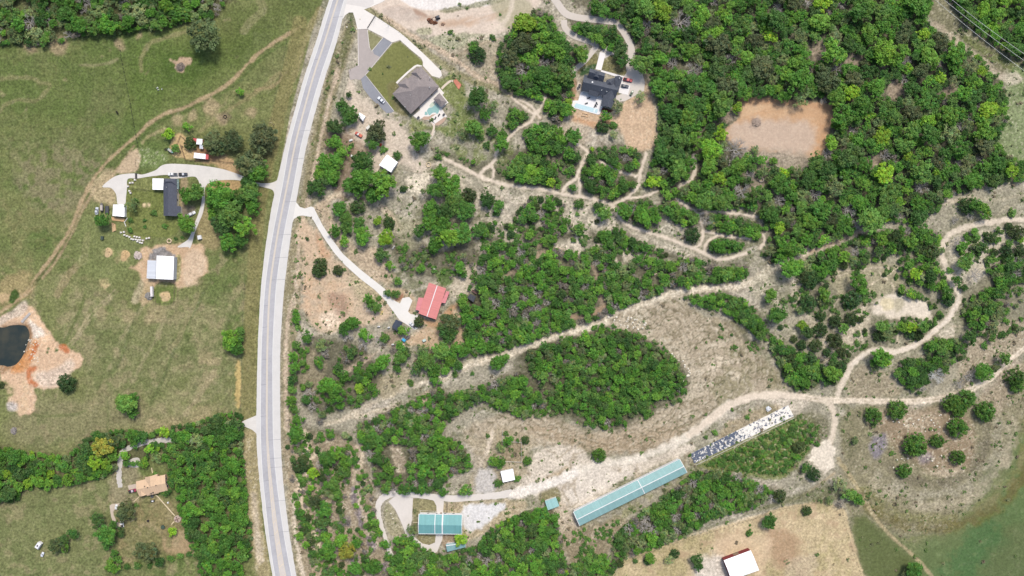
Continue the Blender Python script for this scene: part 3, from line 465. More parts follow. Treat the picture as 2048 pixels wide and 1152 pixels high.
# pale track along the foot of the slope to the green barn
LT = [(1024, 990), (1060, 980), (1100, 968), (1150, 945), (1200, 930), (1270, 918), (1330, 895), (1380, 870), (1420, 840), (1460, 810), (1510, 793), (1560, 790), (1600, 793), (1650, 800), (1720, 801), (1800, 803), (1860, 800), (1900, 792), (1950, 775), (1990, 750), (2020, 720), (2060, 688)]
P([(1080, 900), (1140, 890), (1200, 920), (1290, 915), (1370, 890), (1390, 900), (1300, 935), (1220, 975), (1170, 1010), (1130, 1020), (1110, 1000), (1060, 985), (1040, 960), (1060, 930)], (220, 205, 180), f=7, amp=8, op=.93, stn=.5, veg=.25); P([(1120, 950), (1180, 930), (1240, 940), (1280, 940), (1200, 985), (1150, 1010)], (230, 217, 195), f=8, amp=8, op=.8, stn=.5, veg=.15)
P([(1060, 890), (1390, 870), (1380, 930), (1150, 1020), (1050, 1000)], (150, 132, 98), f=6, amp=4, op=.6, tex=T(RIDGE2, .72, .98)); P([(1090, 960), (1130, 935), (1140, 945), (1105, 968)], (176, 152, 112), f=5, amp=4, op=.8)
P(LT[:10], (236, 224, 200), w=8, f=5, amp=6, op=.85, stn=.4, veg=.05); P(LT[:4], (242, 232, 214), w=9, f=4, amp=4, op=.9); P(LT[8:13], (230, 210, 182), w=6.5, f=3, amp=3, op=.97, stn=.2, veg=0)
for o in (-3.4, 3.4): P([(x, y+o) for x, y in LT[12:]], (228, 210, 180), w=2.5, f=1.5, amp=1.6, ns=5, op=.92)
P(LT[12:], (184, 166, 132), w=5, f=3, amp=2, op=.5)
P([(1530, 785), (1580, 785), (1620, 800), (1590, 830), (1560, 815), (1530, 800)], (222, 206, 180), f=6, amp=6, op=.7, stn=1)
P([(1650, 800), (1664, 815), (1668, 840), (1664, 870), (1655, 900)], (216, 198, 166), w=5, f=3, amp=3, op=.95); P([(1622, 900), (1640, 890), (1655, 882), (1668, 900), (1665, 935), (1645, 945), (1625, 925)], (226, 212, 184), f=4, amp=5, ns=5, op=.95, stn=1)
P([(1675, 788), (1690, 755), (1705, 728), (1730, 708), (1755, 698), (1785, 704), (1810, 698), (1840, 685), (1870, 660), (1895, 640), (1910, 615), (1918, 590), (1905, 570), (1895, 545), (1885, 510), (1888, 485), (1905, 465), (1940, 452), (1980, 445), (2015, 440), (2060, 440)], (216, 200, 170), w=5, f=2, amp=2, ns=5, op=1, stn=.2, veg=0); P([(1700, 735), (1730, 708), (1760, 698), (1800, 700), (1840, 684), (1890, 645)], (230, 216, 190), w=2.5, f=2, amp=2, op=.7)
P([(1940, 395), (1990, 400), (2050, 388)], (208, 192, 158), w=3, f=2, amp=2, op=.8); P([(1890, 405), (1920, 400), (1945, 395)], (212, 194, 162), w=4, f=3, amp=3, op=.8); P([(1985, 440), (2000, 425), (2015, 412)], (204, 188, 154), w=2.5, f=2, amp=2, op=.8)
P([(1500, 560), (1600, 520), (1780, 470), (1900, 410), (2060, 380), (2060, 640), (1960, 760), (1850, 795), (1690, 790), (1560, 700)], (158, 152, 122), f=14, amp=12, ns=30, op=.6, veg=.6)
# bright clearings in the eastern scrub
P([(1900, 470), (1960, 455), (2050, 448), (2060, 500), (2000, 520), (1960, 560), (1920, 560), (1895, 520)], (212, 200, 172), f=8, amp=8, op=.75, stn=.9); P([(1740, 615), (1765, 595), (1785, 588), (1815, 598), (1850, 605), (1865, 625), (1850, 640), (1820, 632), (1790, 636), (1760, 630)], (228, 212, 182), f=6, amp=6, op=.95, stn=.4, veg=.1); dots([(1776, 607, 12)], (222, 206, 160), f=4, amp=2, ns=5); P([(1790, 600), (1812, 602), (1800, 625), (1788, 628)], (150, 146, 100), f=4, amp=4, op=.6)
P([(1730, 600), (1700, 640), (1670, 660), (1690, 700), (1720, 690), (1740, 650)], (212, 196, 164), f=8, amp=8, op=.75, stn=1); P([(1660, 545), (1720, 530), (1790, 530), (1800, 570), (1740, 600), (1680, 590)], (176, 166, 128), f=8, amp=8, op=.8); P([(1585, 560), (1600, 620), (1640, 660), (1660, 720)], (212, 196, 166), w=7, f=6, amp=6, op=.7, stn=.9)
P([(1880, 640), (1910, 650), (1900, 680), (1870, 670)], (220, 206, 178), f=5, amp=5, op=.8)
for q in ([(1655, 650), (1665, 620), (1680, 590)], [(1786, 588), (1785, 570), (1760, 545)], [(1795, 635), (1795, 690)], [(1600, 570), (1650, 550), (1700, 540)], [(1900, 652), (1930, 655), (1945, 668)], [(1740, 570), (1790, 540), (1830, 520)], [(1920, 520), (1940, 490), (1990, 480)], [(1930, 570), (1960, 540), (1975, 520)]): P(q, (220, 202, 168), w=1.6, f=1.6, amp=1.6, ns=5, op=.75)
P([(1700, 740), (1760, 740), (1800, 790), (1700, 795)], (166, 150, 118), f=8, amp=8, op=.7); P([(1930, 680), (2048, 640), (2048, 700), (1960, 760), (1920, 770)], (174, 156, 126), f=10, amp=8, op=.7, stn=.9)
# stony knoll and the green field in the south-east corner
P([(1700, 820), (1800, 815), (1900, 815), (1960, 800), (2060, 720), (2200, 600), (2200, 1300), (1740, 1300), (1690, 1020), (1680, 930)], (144, 136, 100), f=12, amp=10, ns=30, op=.9, stn=.3, veg=.5)
P([(1740, 830), (1830, 815), (1930, 830), (1950, 880), (1940, 930), (1880, 945), (1800, 900), (1760, 860)], (162, 138, 108), f=12, amp=10, ns=30, op=.8, stn=.9); P([(1805, 830), (1880, 820), (1870, 850), (1820, 860)], (192, 172, 140), f=8, amp=8, op=.4, stn=1); P([(1820, 935), (1860, 945), (1910, 935), (1925, 945), (1880, 955)], (210, 190, 156), f=5, amp=5, op=.7, stn=1); P([(1960, 790), (2040, 720), (2048, 760), (1990, 830)], (178, 158, 130), f=10, amp=8, op=.6, stn=.9)
P([(2048, 860), (2020, 960), (1960, 1030), (1880, 1080), (1830, 1110), (1850, 1300), (2300, 1300), (2300, 840)], (92, 116, 70), f=25, amp=16, ns=30, op=.92, veg=.06, stn=.03); P([(1720, 1040), (1790, 1075), (1870, 1065), (1940, 1010), (1980, 930), (2040, 960), (1900, 1150), (1740, 1160)], (106, 120, 78), f=18, amp=14, ns=30, op=.75, veg=.15, stn=.03); P([(2048, 900), (2000, 1000), (1900, 1090), (1880, 1160), (2080, 1160), (2080, 900)], (76, 110, 66), f=16, amp=14, ns=30, op=.7, tex=T(N80+.6*N12, -.1, .45)); P([(2048, 880), (2000, 990), (1880, 1080), (1850, 1160), (2080, 1160), (2080, 880)], (122, 136, 92), f=16, amp=14, ns=30, op=.5, tex=T(N12+.6*N30, .2, .6))
P([(2060, 1040), (1990, 1090), (1960, 1160), (2060, 1160)], (104, 112, 74), f=20, amp=16, ns=30, op=.7)
P([(1720, 1030), (1760, 1060), (1850, 1152), (1740, 1160), (1705, 1060)], (98, 108, 66), f=10, amp=8, op=.85, veg=.15, stn=.03)
for k, (r1, c, o) in enumerate(((150, (176, 164, 132), .7), (128, (164, 156, 128), .6), (178, (134, 130, 82), .7), (105, (120, 112, 88), .6), (195, (112, 104, 52), .6))):
    P([(1865+r1*1.05*math.cos(a), 862+r1*math.sin(a)) for a in np.linspace(-.1, 2.4, 14)], c, w=11, f=9, amp=9, ns=12, op=min(1, o*1.35), tex=T(fbm(18, 80+k, 3), -.7, .2))
P([(1740, 880), (1770, 870), (1765, 910), (1745, 915)], (136, 128, 140), f=8, amp=8, op=.8); dots([(1850, 918, 12)], (140, 130, 136), f=6, amp=6, op=.7); P([(1690, 870), (1720, 890), (1700, 920), (1685, 905)], (110, 108, 74), f=8, amp=6, op=.6)
for o in (-2, 2.4): P([(1675+o, 915), (1695+o, 945), (1715+o, 975), (1732+o, 1005), (1750+o, 1035), (1785+o, 1075), (1820+o, 1105), (1845+o, 1130), (1865+o, 1155)], (170, 152, 108), w=1.3, f=1.4, amp=1, ns=5, op=.85)
P([(1580, 1005), (1630, 975), (1670, 945)], (178, 160, 124), w=2.6, f=2, amp=2, op=.8)
# tan paddock with the white barn
PD = [(1240, 1125), (1300, 1100), (1365, 1078), (1440, 1055), (1520, 1030), (1560, 1015), (1650, 1000), (1690, 1020), (1700, 1060), (1728, 1152), (1740, 1300), (1200, 1300)]
P(PD, (206, 184, 136), f=2.5, amp=2, ns=5, op=.96, smooth=False, stn=.1, veg=.3); P(PD, (226, 200, 156), f=4, amp=4, op=.7, tex=T(N30+.3*N12, .0, .5)); P(PD, (176, 162, 108), f=4, amp=4, op=.8, tex=T(-N80+.4*N12, -.05, .45)); P(PD, (188, 158, 118), f=4, amp=4, op=.6, tex=T(N30-.5*N12, .15, .55))
P([(1540, 1060), (1590, 1070), (1600, 1110), (1560, 1140), (1540, 1110)], (178, 142, 104), f=12, amp=10, op=.75); P([(1430, 1085), (1480, 1065), (1540, 1080), (1530, 1130), (1510, 1152), (1440, 1120)], (224, 194, 152), f=10, amp=8, op=.7); P([(1400, 1120), (1445, 1110), (1460, 1160), (1390, 1160)], (222, 210, 192), f=10, amp=8, op=.8); P([(1580, 1120), (1630, 1110), (1620, 1160), (1570, 1160)], (196, 176, 142), f=8, amp=8, op=.6)
P([(1240, 1122), (1300, 1098), (1365, 1075), (1440, 1052), (1520, 1030)], (222, 200, 160), w=1.5, f=1.5, amp=1.5, ns=5, op=.85); P([(1365, 1070), (1460, 1040), (1560, 1000), (1660, 970), (1680, 1000), (1560, 1012), (1440, 1050)], (110, 112, 72), f=5, amp=4, op=.8)
# south: stables, green-roofed barn
P([(930, 880), (960, 870), (1000, 850), (1060, 870), (1060, 900), (1050, 950), (1000, 975), (960, 990), (930, 970), (960, 920)], (176, 160, 126), f=8, amp=8, op=.8, stn=.5); P([(985, 860), (975, 900), (962, 930)], (224, 206, 178), w=3, f=3, amp=4, op=.8, stn=.6)
P([(1005, 884), (1042, 885), (1042, 922), (1008, 922)], (156, 138, 104), f=2, amp=2, op=.85); P([(955, 940), (990, 945), (985, 985), (950, 985)], (208, 202, 192), f=6, amp=6, op=.85, stn=.35, veg=.15)
P([(885, 1005), (1030, 1000), (1050, 1015), (1000, 1050), (960, 1070), (930, 1085), (915, 1060), (930, 1030), (890, 1025)], (190, 170, 130), f=6, amp=6, op=.85, stn=.6); P([(930, 1015), (990, 1005), (1010, 1012), (975, 1045), (950, 1062), (928, 1055)], (228, 225, 218), f=4, amp=6, op=.97, stn=.1, veg=.05)
P([(1080, 985), (1115, 975), (1120, 1000), (1085, 1005)], (134, 126, 78), f=4, amp=3, op=.85); P([(1115, 1000), (1160, 1050), (1140, 1080), (1118, 1060)], (206, 186, 156), f=6, amp=6, op=.8, stn=.6)
P([(1125, 1060), (1180, 1050), (1240, 1030), (1250, 1060), (1210, 1110), (1160, 1140), (1130, 1110)], (166, 148, 112), f=8, amp=8, op=.7, stn=.5); P([(1180, 1050), (1230, 1030), (1240, 1060), (1200, 1090)], (210, 190, 158), f=6, amp=6, op=.7, tex=T(N12, -.3, .3), stn=.9); P([(1160, 1052), (1290, 990), (1380, 945), (1392, 930), (1400, 945), (1300, 1000), (1240, 1040)], (140, 138, 88), f=6, amp=6, op=.7, tex=T(N12, -.4, .3))
P([(1400, 925), (1500, 875), (1590, 832), (1640, 850), (1620, 900), (1560, 960), (1480, 950), (1430, 945)], (120, 132, 72), f=6, amp=6, op=.8, veg=1, stn=.8); P([(1450, 850), (1520, 815), (1560, 815), (1500, 850), (1440, 885)], (164, 146, 108), f=6, amp=5, op=.8)
P([(1600, 830), (1650, 830), (1660, 870), (1620, 890)], (116, 112, 78), f=8, amp=6, op=.7)
P([(824, 1000), (850, 997), (872, 1005), (872, 1030), (826, 1030)], (150, 142, 96), f=1.5, amp=.6, op=.95, stn=0); P([(836, 1068), (872, 1068), (870, 1085), (855, 1090), (838, 1084)], (156, 146, 98), f=1.5, amp=.6, op=.95); P([(768, 1015), (776, 1006), (788, 1018), (800, 1045), (806, 1068), (780, 1070), (768, 1035)], (164, 156, 118), f=1.5, amp=.8, op=.95, stn=.6); P([(826, 1030), (836, 1030), (836, 1070), (826, 1065)], (142, 136, 92), f=1, amp=0, op=.9, smooth=False)
P([(888, 1070), (925, 1070), (925, 1085), (890, 1095)], (168, 142, 108), f=3, amp=3, op=.85)
# dry creek by the road in the south
CK = [(600, 860), (615, 890), (618, 920), (605, 955), (598, 985), (612, 1020), (625, 1060), (632, 1095)]
P([(575, 870), (700, 880), (740, 960), (760, 1050), (770, 1150), (620, 1160), (590, 1050), (570, 950)], (180, 160, 128), f=10, amp=8, op=.7, stn=.9); P(CK, (226, 204, 168), w=7, f=4, amp=6, ns=5, op=.95, stn=.8); P([(585, 1000), (592, 1080), (600, 1120), (608, 1160)], (222, 204, 174), w=4, f=3, amp=4, ns=5, op=.9)
P([(730, 900), (715, 930), (712, 970), (725, 1030), (735, 1060), (750, 1090)], (222, 202, 168), w=6, f=5, amp=6, ns=5, op=.85, stn=1); P([(700, 900), (730, 890), (745, 880)], (206, 180, 150), w=6, f=5, amp=5, op=.7)
for p in ([(703, 978), (716, 975), (714, 1004), (704, 1006)], [(713, 1012), (722, 1020), (730, 1052), (722, 1058), (714, 1040)], [(680, 1030), (698, 1034), (697, 1052), (680, 1048)], [(732, 1072), (748, 1078), (752, 1100), (738, 1105)], [(700, 1115), (715, 1110), (715, 1125), (700, 1128)], [(762, 1128), (775, 1125), (775, 1145), (764, 1145)]): P(p, (128, 116, 122), f=4, amp=4, ns=5, op=.85)
P([(780, 880), (795, 890), (815, 935), (800, 950), (785, 920)], (176, 158, 130), f=5, amp=5, op=.9, stn=.9); P([(840, 790), (865, 785), (840, 830), (835, 815)], (202, 178, 146), f=4, amp=4, op=.8)
P([(640, 1110), (700, 1130), (680, 1150), (620, 1152)], (190, 166, 128), f=8, amp=6, op=.7)

EDT = [(1675, 788), (1690, 755), (1705, 728), (1730, 708), (1755, 698), (1785, 704), (1810, 698), (1840, 685), (1870, 660), (1895, 640), (1910, 615), (1918, 590), (1905, 570), (1895, 545), (1885, 510), (1888, 485), (1905, 465), (1940, 452), (1980, 445), (2015, 440), (2060, 440)]
P(EDT, (150, 144, 112), w=11, f=5, amp=5, op=.5); P(EDT, (224, 208, 180), w=5.5, f=2, amp=2, ns=5, op=1, veg=0, stn=.3); P(EDT[2:12], (236, 221, 196), w=3, f=2, amp=2, ns=5, op=.8)
P(LT[12:], (176, 160, 126), w=5, f=2, amp=2, op=.8, veg=.1)
for o in (-3, 3): P([(x, y+o) for x, y in LT[11:]], (230, 213, 184), w=2.4, f=1.5, amp=1.4, ns=5, op=1)
P(LT[7:13], (232, 214, 186), w=6.5, f=3, amp=3, op=.97, stn=.2, veg=0)
P([(1640, 798), (1655, 803), (1666, 818), (1670, 842), (1665, 870), (1655, 900)], (224, 207, 178), w=5, f=2, amp=2, ns=5, op=1, veg=0); P([(1622, 900), (1640, 890), (1655, 882), (1668, 900), (1665, 935), (1645, 945), (1625, 925)], (232, 218, 192), f=4, amp=5, ns=5, op=.95, stn=.6, veg=0)
P([(1660, 560), (1700, 545), (1760, 535), (1800, 545)], (206, 190, 158), w=2, f=2, amp=2, ns=5, op=.8); P([(1745, 622), (1768, 600), (1785, 590), (1812, 598), (1848, 606), (1862, 626), (1845, 638), (1815, 630), (1790, 634), (1762, 630)], (232, 217, 190), f=5, amp=6, ns=12, op=.95, veg=.05, stn=.3); dots([(1776, 608, 12)], (224, 208, 164), f=4, amp=2, ns=5); P([(1790, 600), (1808, 602), (1800, 622), (1790, 626)], (160, 152, 110), f=4, amp=4, op=.6)
for o in (-2, 2.2): P([(1675+o, 925), (1695+o, 945), (1715+o, 975), (1732+o, 1005), (1750+o, 1035), (1785+o, 1075), (1820+o, 1105), (1845+o, 1130), (1865+o, 1155)], (178, 162, 118), w=1.3, f=1.4, amp=1, ns=5, op=.95)
for k in TR: P(TR[k][0], (150, 142, 112), w=TR[k][1]+5, f=4, amp=4, ns=12, op=.45)
for k in TR: P(TR[k][0], (222, 204, 176), w=TR[k][1]-.1, f=1.5, amp=1.6, ns=5, op=1, veg=.0, stn=.1)
for k in TR: P(TR[k][0], (234, 217, 190), w=TR[k][1]*.45, f=2, amp=1, ns=5, op=.7)
COL *= (1+.06*FLM*(COL[..., 1] > COL[..., 0]*.95))[..., None]
# ---------------------------------------------------------------- finish the ground sheet
nf = (~(FLM > 0))[..., None]*(COL[..., 0] > COL[..., 1]*.98)[..., None]; COL += nf*.14*(COL.mean(-1, keepdims=True)-COL); COL[..., 2] *= 1+.03*nf[..., 0]
RGH = np.clip(.3+VEG*1.3+STN*.4, .3, 1.0)*np.where(COL[..., 0] > COL[..., 1]*1.28, .55, 1); WM = np.clip(1.0+(.30*FINE+.12*N5)*RGH+.06*N12, .35, 1.9); COLF = COL*WM[..., None]
G1, G2 = vnoise(2.3, 91)*2, vnoise(2.7, 92)*2
mm = sstep(.25, .7, G1)*np.clip(STN*1.1, 0, 1)*sstep(-.35, .25, N12+.4*N5)*.75; COLF += (alb(234, 224, 200)-COLF)*mm[..., None]      # bits of pale limestone
mm = sstep(.3, .75, G2)*np.clip(VEG, 0, 1)*sstep(-.3, .3, N30+.5*N5)*(~(FLM > 0))*.55; COLF += (alb(104, 108, 74)-COLF)*mm[..., None]   # tufts
OUT = (XX < -85) | (XX > 2135) | (YY < -85) | (YY > 1240); COLF[OUT] = np.where((FLM > 0)[..., None], alb(112, 120, 76), alb(146, 142, 108))[OUT]; STN[OUT] = .1; VEG[OUT] = .5
COLF = np.clip(COLF, .004, .8); HARD = []
def ground_material():
    m = bpy.data.materials.new("earth_and_grass"); m.use_nodes = True; t = m.node_tree; L = t.links.new; b = t.nodes['Principled BSDF']
    b.inputs['Roughness'].default_value = .95; b.inputs['Specular IOR Level'].default_value = .1
    ca = node(t, 'ShaderNodeAttribute', attribute_name='soil'); ma = node(t, 'ShaderNodeAttribute', attribute_name='cover')
    sp = node(t, 'ShaderNodeSeparateColor'); L(ma.outputs['Color'], sp.inputs[0])
    tc = node(t, 'ShaderNodeTexCoord')
    def noise(s, d=3): 
        n = node(t, 'ShaderNodeTexNoise', Scale=s, Detail=d, Roughness=.6); L(tc.outputs['Object'], n.inputs['Vector']); return n.outputs[0]
    def mrange(x, a, b_, c, d):
        n = node(t, 'ShaderNodeMapRange'); n.inputs[1].default_value = a; n.inputs[2].default_value = b_; n.inputs[3].default_value = c; n.inputs[4].default_value = d; L(x, n.inputs[0]); return n.outputs[0]
    def mul(a, b_): 
        n = node(t, 'ShaderNodeMath', operation='MULTIPLY'); L(a, n.inputs[0]); L(b_, n.inputs[1]) if not isinstance(b_, float) else setattr(n.inputs[1], 'default_value', b_); return n.outputs[0]
    f1 = noise(.75, 5); f2 = noise(.28, 4)
    f3 = noise(2.6, 4); v = mul(mul(mrange(f1, .3, .7, .58, 1.42), mrange(f2, .3, .7, .93, 1.07)), mrange(f3, .3, .7, .72, 1.28))
    vm = node(t, 'ShaderNodeMix', data_type='FLOAT'); L(sp.outputs[2], vm.inputs[0]); vm.inputs[2].default_value = 1.0; L(v, vm.inputs[3]); v = vm.outputs[0]
    sc_ = node(t, 'ShaderNodeVectorMath', operation='SCALE'); L(ca.outputs['Color'], sc_.inputs[0]); L(v, sc_.inputs['Scale'])
    # tufts of weed
    tu = mul(mrange(noise(.8, 4), .54, .66, 0, 1), sp.outputs[0]); tu = mul(tu, .6)
    mx = node(t, 'ShaderNodeMix', data_type='RGBA'); L(tu, mx.inputs[0]); L(sc_.outputs[0], mx.inputs[6]); mx.inputs[7].default_value = (*alb(92, 104, 60), 1)
    # pale loose stones
    vo = node(t, 'ShaderNodeTexVoronoi', Scale=1.1); L(tc.outputs['Object'], vo.inputs['Vector'])
    st = mul(mrange(vo.outputs['Distance'], .22, .34, 1, 0), mrange(noise(.35, 3), .48, .6, 0, 1)); st = mul(mul(st, sp.outputs[1]), .85)
    m2 = node(t, 'ShaderNodeMix', data_type='RGBA'); L(st, m2.inputs[0]); L(mx.outputs[2], m2.inputs[6]); m2.inputs[7].default_value = (*alb(228, 216, 190), 1)
    L(m2.outputs[2], b.inputs['Base Color'])
    bp = node(t, 'ShaderNodeBump', Strength=.5, Distance=.25); L(f1, bp.inputs['Height']); L(bp.outputs[0], b.inputs['Normal'])
    return m
GMAT = ground_material()
def sheet(name, ii=None, z=0.0, cells=None):
    """the whole grid, or just the marked cells of it raised by z"""
    px, py = np.meshgrid(gx, gy); co = np.stack([(px-1024)*S, (576-py)*S, HGT+z], -1).reshape(-1, 3)
    idx = np.arange(NX*NY).reshape(NY, NX)
    q = np.stack([idx[1:, :-1], idx[1:, 1:], idx[:-1, 1:], idx[:-1, :-1]], -1)
    q = q.reshape(-1, 4) if cells is None else q[cells[:-1, :-1]]
    use, inv = np.unique(q, return_inverse=True); q = inv.reshape(-1, 4)
    me = bpy.data.meshes.new(name); n = len(use)
    me.vertices.add(n); me.vertices.foreach_set('co', co[use].astype(np.float32).ravel())
    me.loops.add(q.size); me.loops.foreach_set('vertex_index', q.astype(np.int32).ravel())
    me.polygons.add(len(q)); me.polygons.foreach_set('loop_start', np.arange(0, q.size, 4, dtype=np.int32)); me.polygons.foreach_set('loop_total', np.full(len(q), 4, np.int32))
    me.update(calc_edges=True)
    for nm, arr in (('soil', COLF), ('cover', np.stack([VEG, STN, RGH], -1))):
        at = me.attributes.new(nm, 'FLOAT_COLOR', 'POINT'); c = np.ones((n, 4), np.float32); c[:, :3] = arr.reshape(-1, 3)[use]; at.data.foreach_set('color', c.ravel())
    me.materials.append(GMAT); me.shade_smooth()
    o = bpy.data.objects.new(name, me); COLL.objects.link(o); return tag(o, kind='structure')
sheet('ground')
def cellmask(pts, w=None, jit=2.0, smooth=True):
    M = np.zeros((NY, NX), bool); s, d = field(pts, w, 12, smooth); M[s] = d+jit*N5[s] > 0; return M
z = .012
for k in TR: sheet('path', z=z, cells=cellmask(TR[k][0], TR[k][1])); z += .004
for nm, pts, w in (('dirt_track', RK[:19], 6), ('dirt_track', LT, 6), ('dirt_track', [(1675, 788), (1690, 755), (1705, 728), (1730, 708), (1755, 698), (1785, 704), (1810, 698), (1840, 685), (1870, 660), (1895, 640), (1910, 615), (1918, 590), (1905, 570), (1895, 545), (1885, 510), (1888, 485), (1905, 465), (1940, 452), (1980, 445), (2015, 440), (2060, 440)], 5),
  ('dirt_track', [(735, 5), (770, 35), (830, 75), (880, 100), (925, 130), (960, 155), (1000, 170), (1040, 205), (1065, 225), (1080, 235)], 4.5), ('dirt_track', [(600, 55), (520, 105), (460, 165), (420, 190), (370, 215), (330, 228), (295, 250), (275, 270), (240, 300), (200, 340), (165, 400), (140, 460), (100, 520), (70, 560), (55, 585)], 3.2), ('dirt_track', [(690, 200), (720, 225), (770, 260), (800, 300), (830, 330)], 9), ('dirt_track', CK, 5)):
    sheet(nm, z=z, cells=cellmask(pts, w)); z += .004
sheet('bare_earth', z=z, cells=cellmask([(1472, 192), (1560, 197), (1662, 208), (1668, 222), (1652, 290), (1640, 312), (1605, 316), (1560, 306), (1500, 302), (1455, 276), (1448, 262), (1478, 236), (1480, 210)])); z += .004
sheet('paddock', z=z, cells=cellmask(PD, None, 1, False)); z += .004
# ---------------------------------------------------------------- hard surfaces
def poly_sheet(name, pts, m, z, smooth=False, th=.0, closed=True):
    p = catmull(pts, 6, True) if smooth else pts
    HARD.append(np.array(p, float)); b = MB(); q = [W(x, y)[:2] for x, y in p]
    a = sum(q[i][0]*q[(i+1) % len(q)][1]-q[(i+1) % len(q)][0]*q[i][1] for i in range(len(q)))
    if a < 0: q = q[::-1]
    b.face([(x, y, z) for x, y in q])
    if th:
        n = len(q)
        for i in range(n): j = (i+1) % n; b.face([(q[j][0], q[j][1], z), (q[i][0], q[i][1], z), (q[i][0], q[i][1], z-th), (q[j][0], q[j][1], z-th)])
    o = struct(b, name, m); return o
def strip(name, pts, w, m, z, n=8, rag=0.0, w2=None, dash=None):
    p = catmull(pts, n); d = np.gradient(p, axis=0); d /= np.linalg.norm(d, axis=1)[:, None]; nn = np.stack([-d[:, 1], d[:, 0]], 1)
    r = np.random.default_rng(len(p)); N = len(p); ww = np.full(N, w) if w2 is None else np.interp(np.linspace(0, 1, N), np.linspace(0, 1, len(w2)), w2)
    A = p+nn*(ww+rag*(r.random(N)-.5))[:, None]; B = p-nn*(ww+rag*(r.random(N)-.5))[:, None]
    L = np.concatenate([[0], np.cumsum(np.linalg.norm(np.diff(p, axis=0), axis=1))])*S
    HARD.append(np.vstack([A, B[::-1]])); b = MB()
    for i in range(N-1):
        if dash and int(L[i]/dash) % 2: continue
        b.face([W(*A[i])[:2]+(z,), W(*B[i])[:2]+(z,), W(*B[i+1])[:2]+(z,), W(*A[i+1])[:2]+(z,)][::-1], [(L[i], 0), (L[i], 2*ww[i]*S), (L[i+1], 2*ww[i]*S), (L[i+1], 0)][::-1])
    if b.f and np.cross(np.subtract(b.v[1], b.v[0]), np.subtract(b.v[2], b.v[0]))[2] < 0: b.f = [f[::-1] for f in b.f]
    return struct(b, name, m)
CONC = mat('pale_concrete', (240, 234, 226), .85, .6, .05); CHIP = mat('road_shoulder', (222, 219, 214), .9, 1.2, .07); ASPH = mat('worn_asphalt', (188, 187, 190), .9, .7, .14)
DARKASPH = mat('grey_asphalt', (150, 152, 158), .9, .5, .12); PINKASPH = mat('dusty_asphalt', (184, 174, 168), .9, .5, .1); GRAVEL = mat('pale_gravel', (226, 221, 213), .95, 1.4, .1); GRAV2 = mat('grey_gravel', (206, 200, 190), .95, 1.2, .14)
WHITEP = mat('white_road_paint', (240, 240, 236), .7, 2, .12); YELP = mat('faded_yellow_paint', (232, 216, 186), .7, 2, .12); TAR = mat('tar_seal', (150, 150, 154), .8, 2, .2)
# highway: left edge, left white line, centre, right white line, right edge   (photo rows)
RY = [-90, 0, 90, 150, 288, 380, 430, 500, 576, 700, 864, 905, 950, 1050, 1100, 1152, 1240]
RL = [690, 657.5, 630.5, 609, 571, 550, 540.5, 530, 521.5, 515, 512.5, 514, 517.5, 528.5, 536, 545, 562]
RWL = [697, 665, 639, 617, 579, 564, 553, 540, 529.5, 522.5, 521, 522.5, 525, 535.5, 541.5, 550, 567]
RC = [707, 675, 648, 627, 590, 573, 562, 550, 539, 534.5, 533.5, 536, 539.5, 550, 558, 566, 583]
RWR = [719, 687.5, 663, 641, 602, 586, 575, 562, 551.5, 545, 546, 548, 551.5, 564.5, 573, 583, 600]
RR = [726, 694, 673, 651, 613, 597, 587, 578, 568, 560, 561, 562.5, 565, 576, 584, 593, 610]
YS = np.linspace(-90, 1240, 200)
def smooth1(v):
    f = np.interp(np.linspace(-90, 1240, 600), RY, v); k = np.hanning(61); k /= k.sum(); g = np.convolve(np.pad(f, 30, mode='reflect', reflect_type='odd'), k, 'valid'); return np.interp(YS, np.linspace(-90, 1240, 600), g)
eL, wL, cC, wR, eR = (smooth1(v) for v in (RL, RWL, RC, RWR, RR))
def ribbon(name, a, c, m, z, y=YS):
    b = MB()
    for i in range(len(y)-1): b.face([W(a[i], y[i])[:2]+(z,), W(a[i+1], y[i+1])[:2]+(z,), W(c[i+1], y[i+1])[:2]+(z,), W(c[i], y[i])[:2]+(z,)], [(0, -y[i]*S), (0, -y[i+1]*S), ((c[i]-a[i])*S, -y[i+1]*S), ((c[i]-a[i])*S, -y[i]*S)])
    return struct(b, name, m)
rg = np.random.default_rng(3).random(len(YS))-.5
Z0 = .14
ribbon('road_shoulder', eL+rg*.8, eR-rg[::-1]*.8, CHIP, Z0); ribbon('road', wL, wR, ASPH, Z0+.004)
ribbon('road_marking', wL-.45, wL+.35, WHITEP, Z0+.008); ribbon('road_marking', wR-.4, wR+.4, WHITEP, Z0+.008)
LC = mat('dusty_road_crown', (216, 207, 198), .9, 1.2, .08); hw = np.interp(YS, [-90, 860, 940, 1060, 1150, 1240], [1.3, 1.4, 2.6, 4.3, 6, 7])
ribbon('road_median', cC-hw, cC+hw, LC, Z0+.008)
for sg in (-1, 1): ribbon('road_marking', cC+sg*hw*.92-.3, cC+sg*hw*.92+.3, YELP, Z0+.012)
b = MB()
for y in np.arange(915, 1240, 22.0):
    y2 = y-8; x0 = np.interp(y, YS, cC-hw*.9); x1 = np.interp(y2, YS, cC+hw*.9)
    b.face([W(x0, y+.7)[:2]+(Z0+.012,), W(x1, y2+.7)[:2]+(Z0+.012,), W(x1, y2-.7)[:2]+(Z0+.012,), W(x0, y-.7)[:2]+(Z0+.012,)])
struct(b, 'road_marking', YELP)
b = MB(); r_ = np.random.default_rng(9)
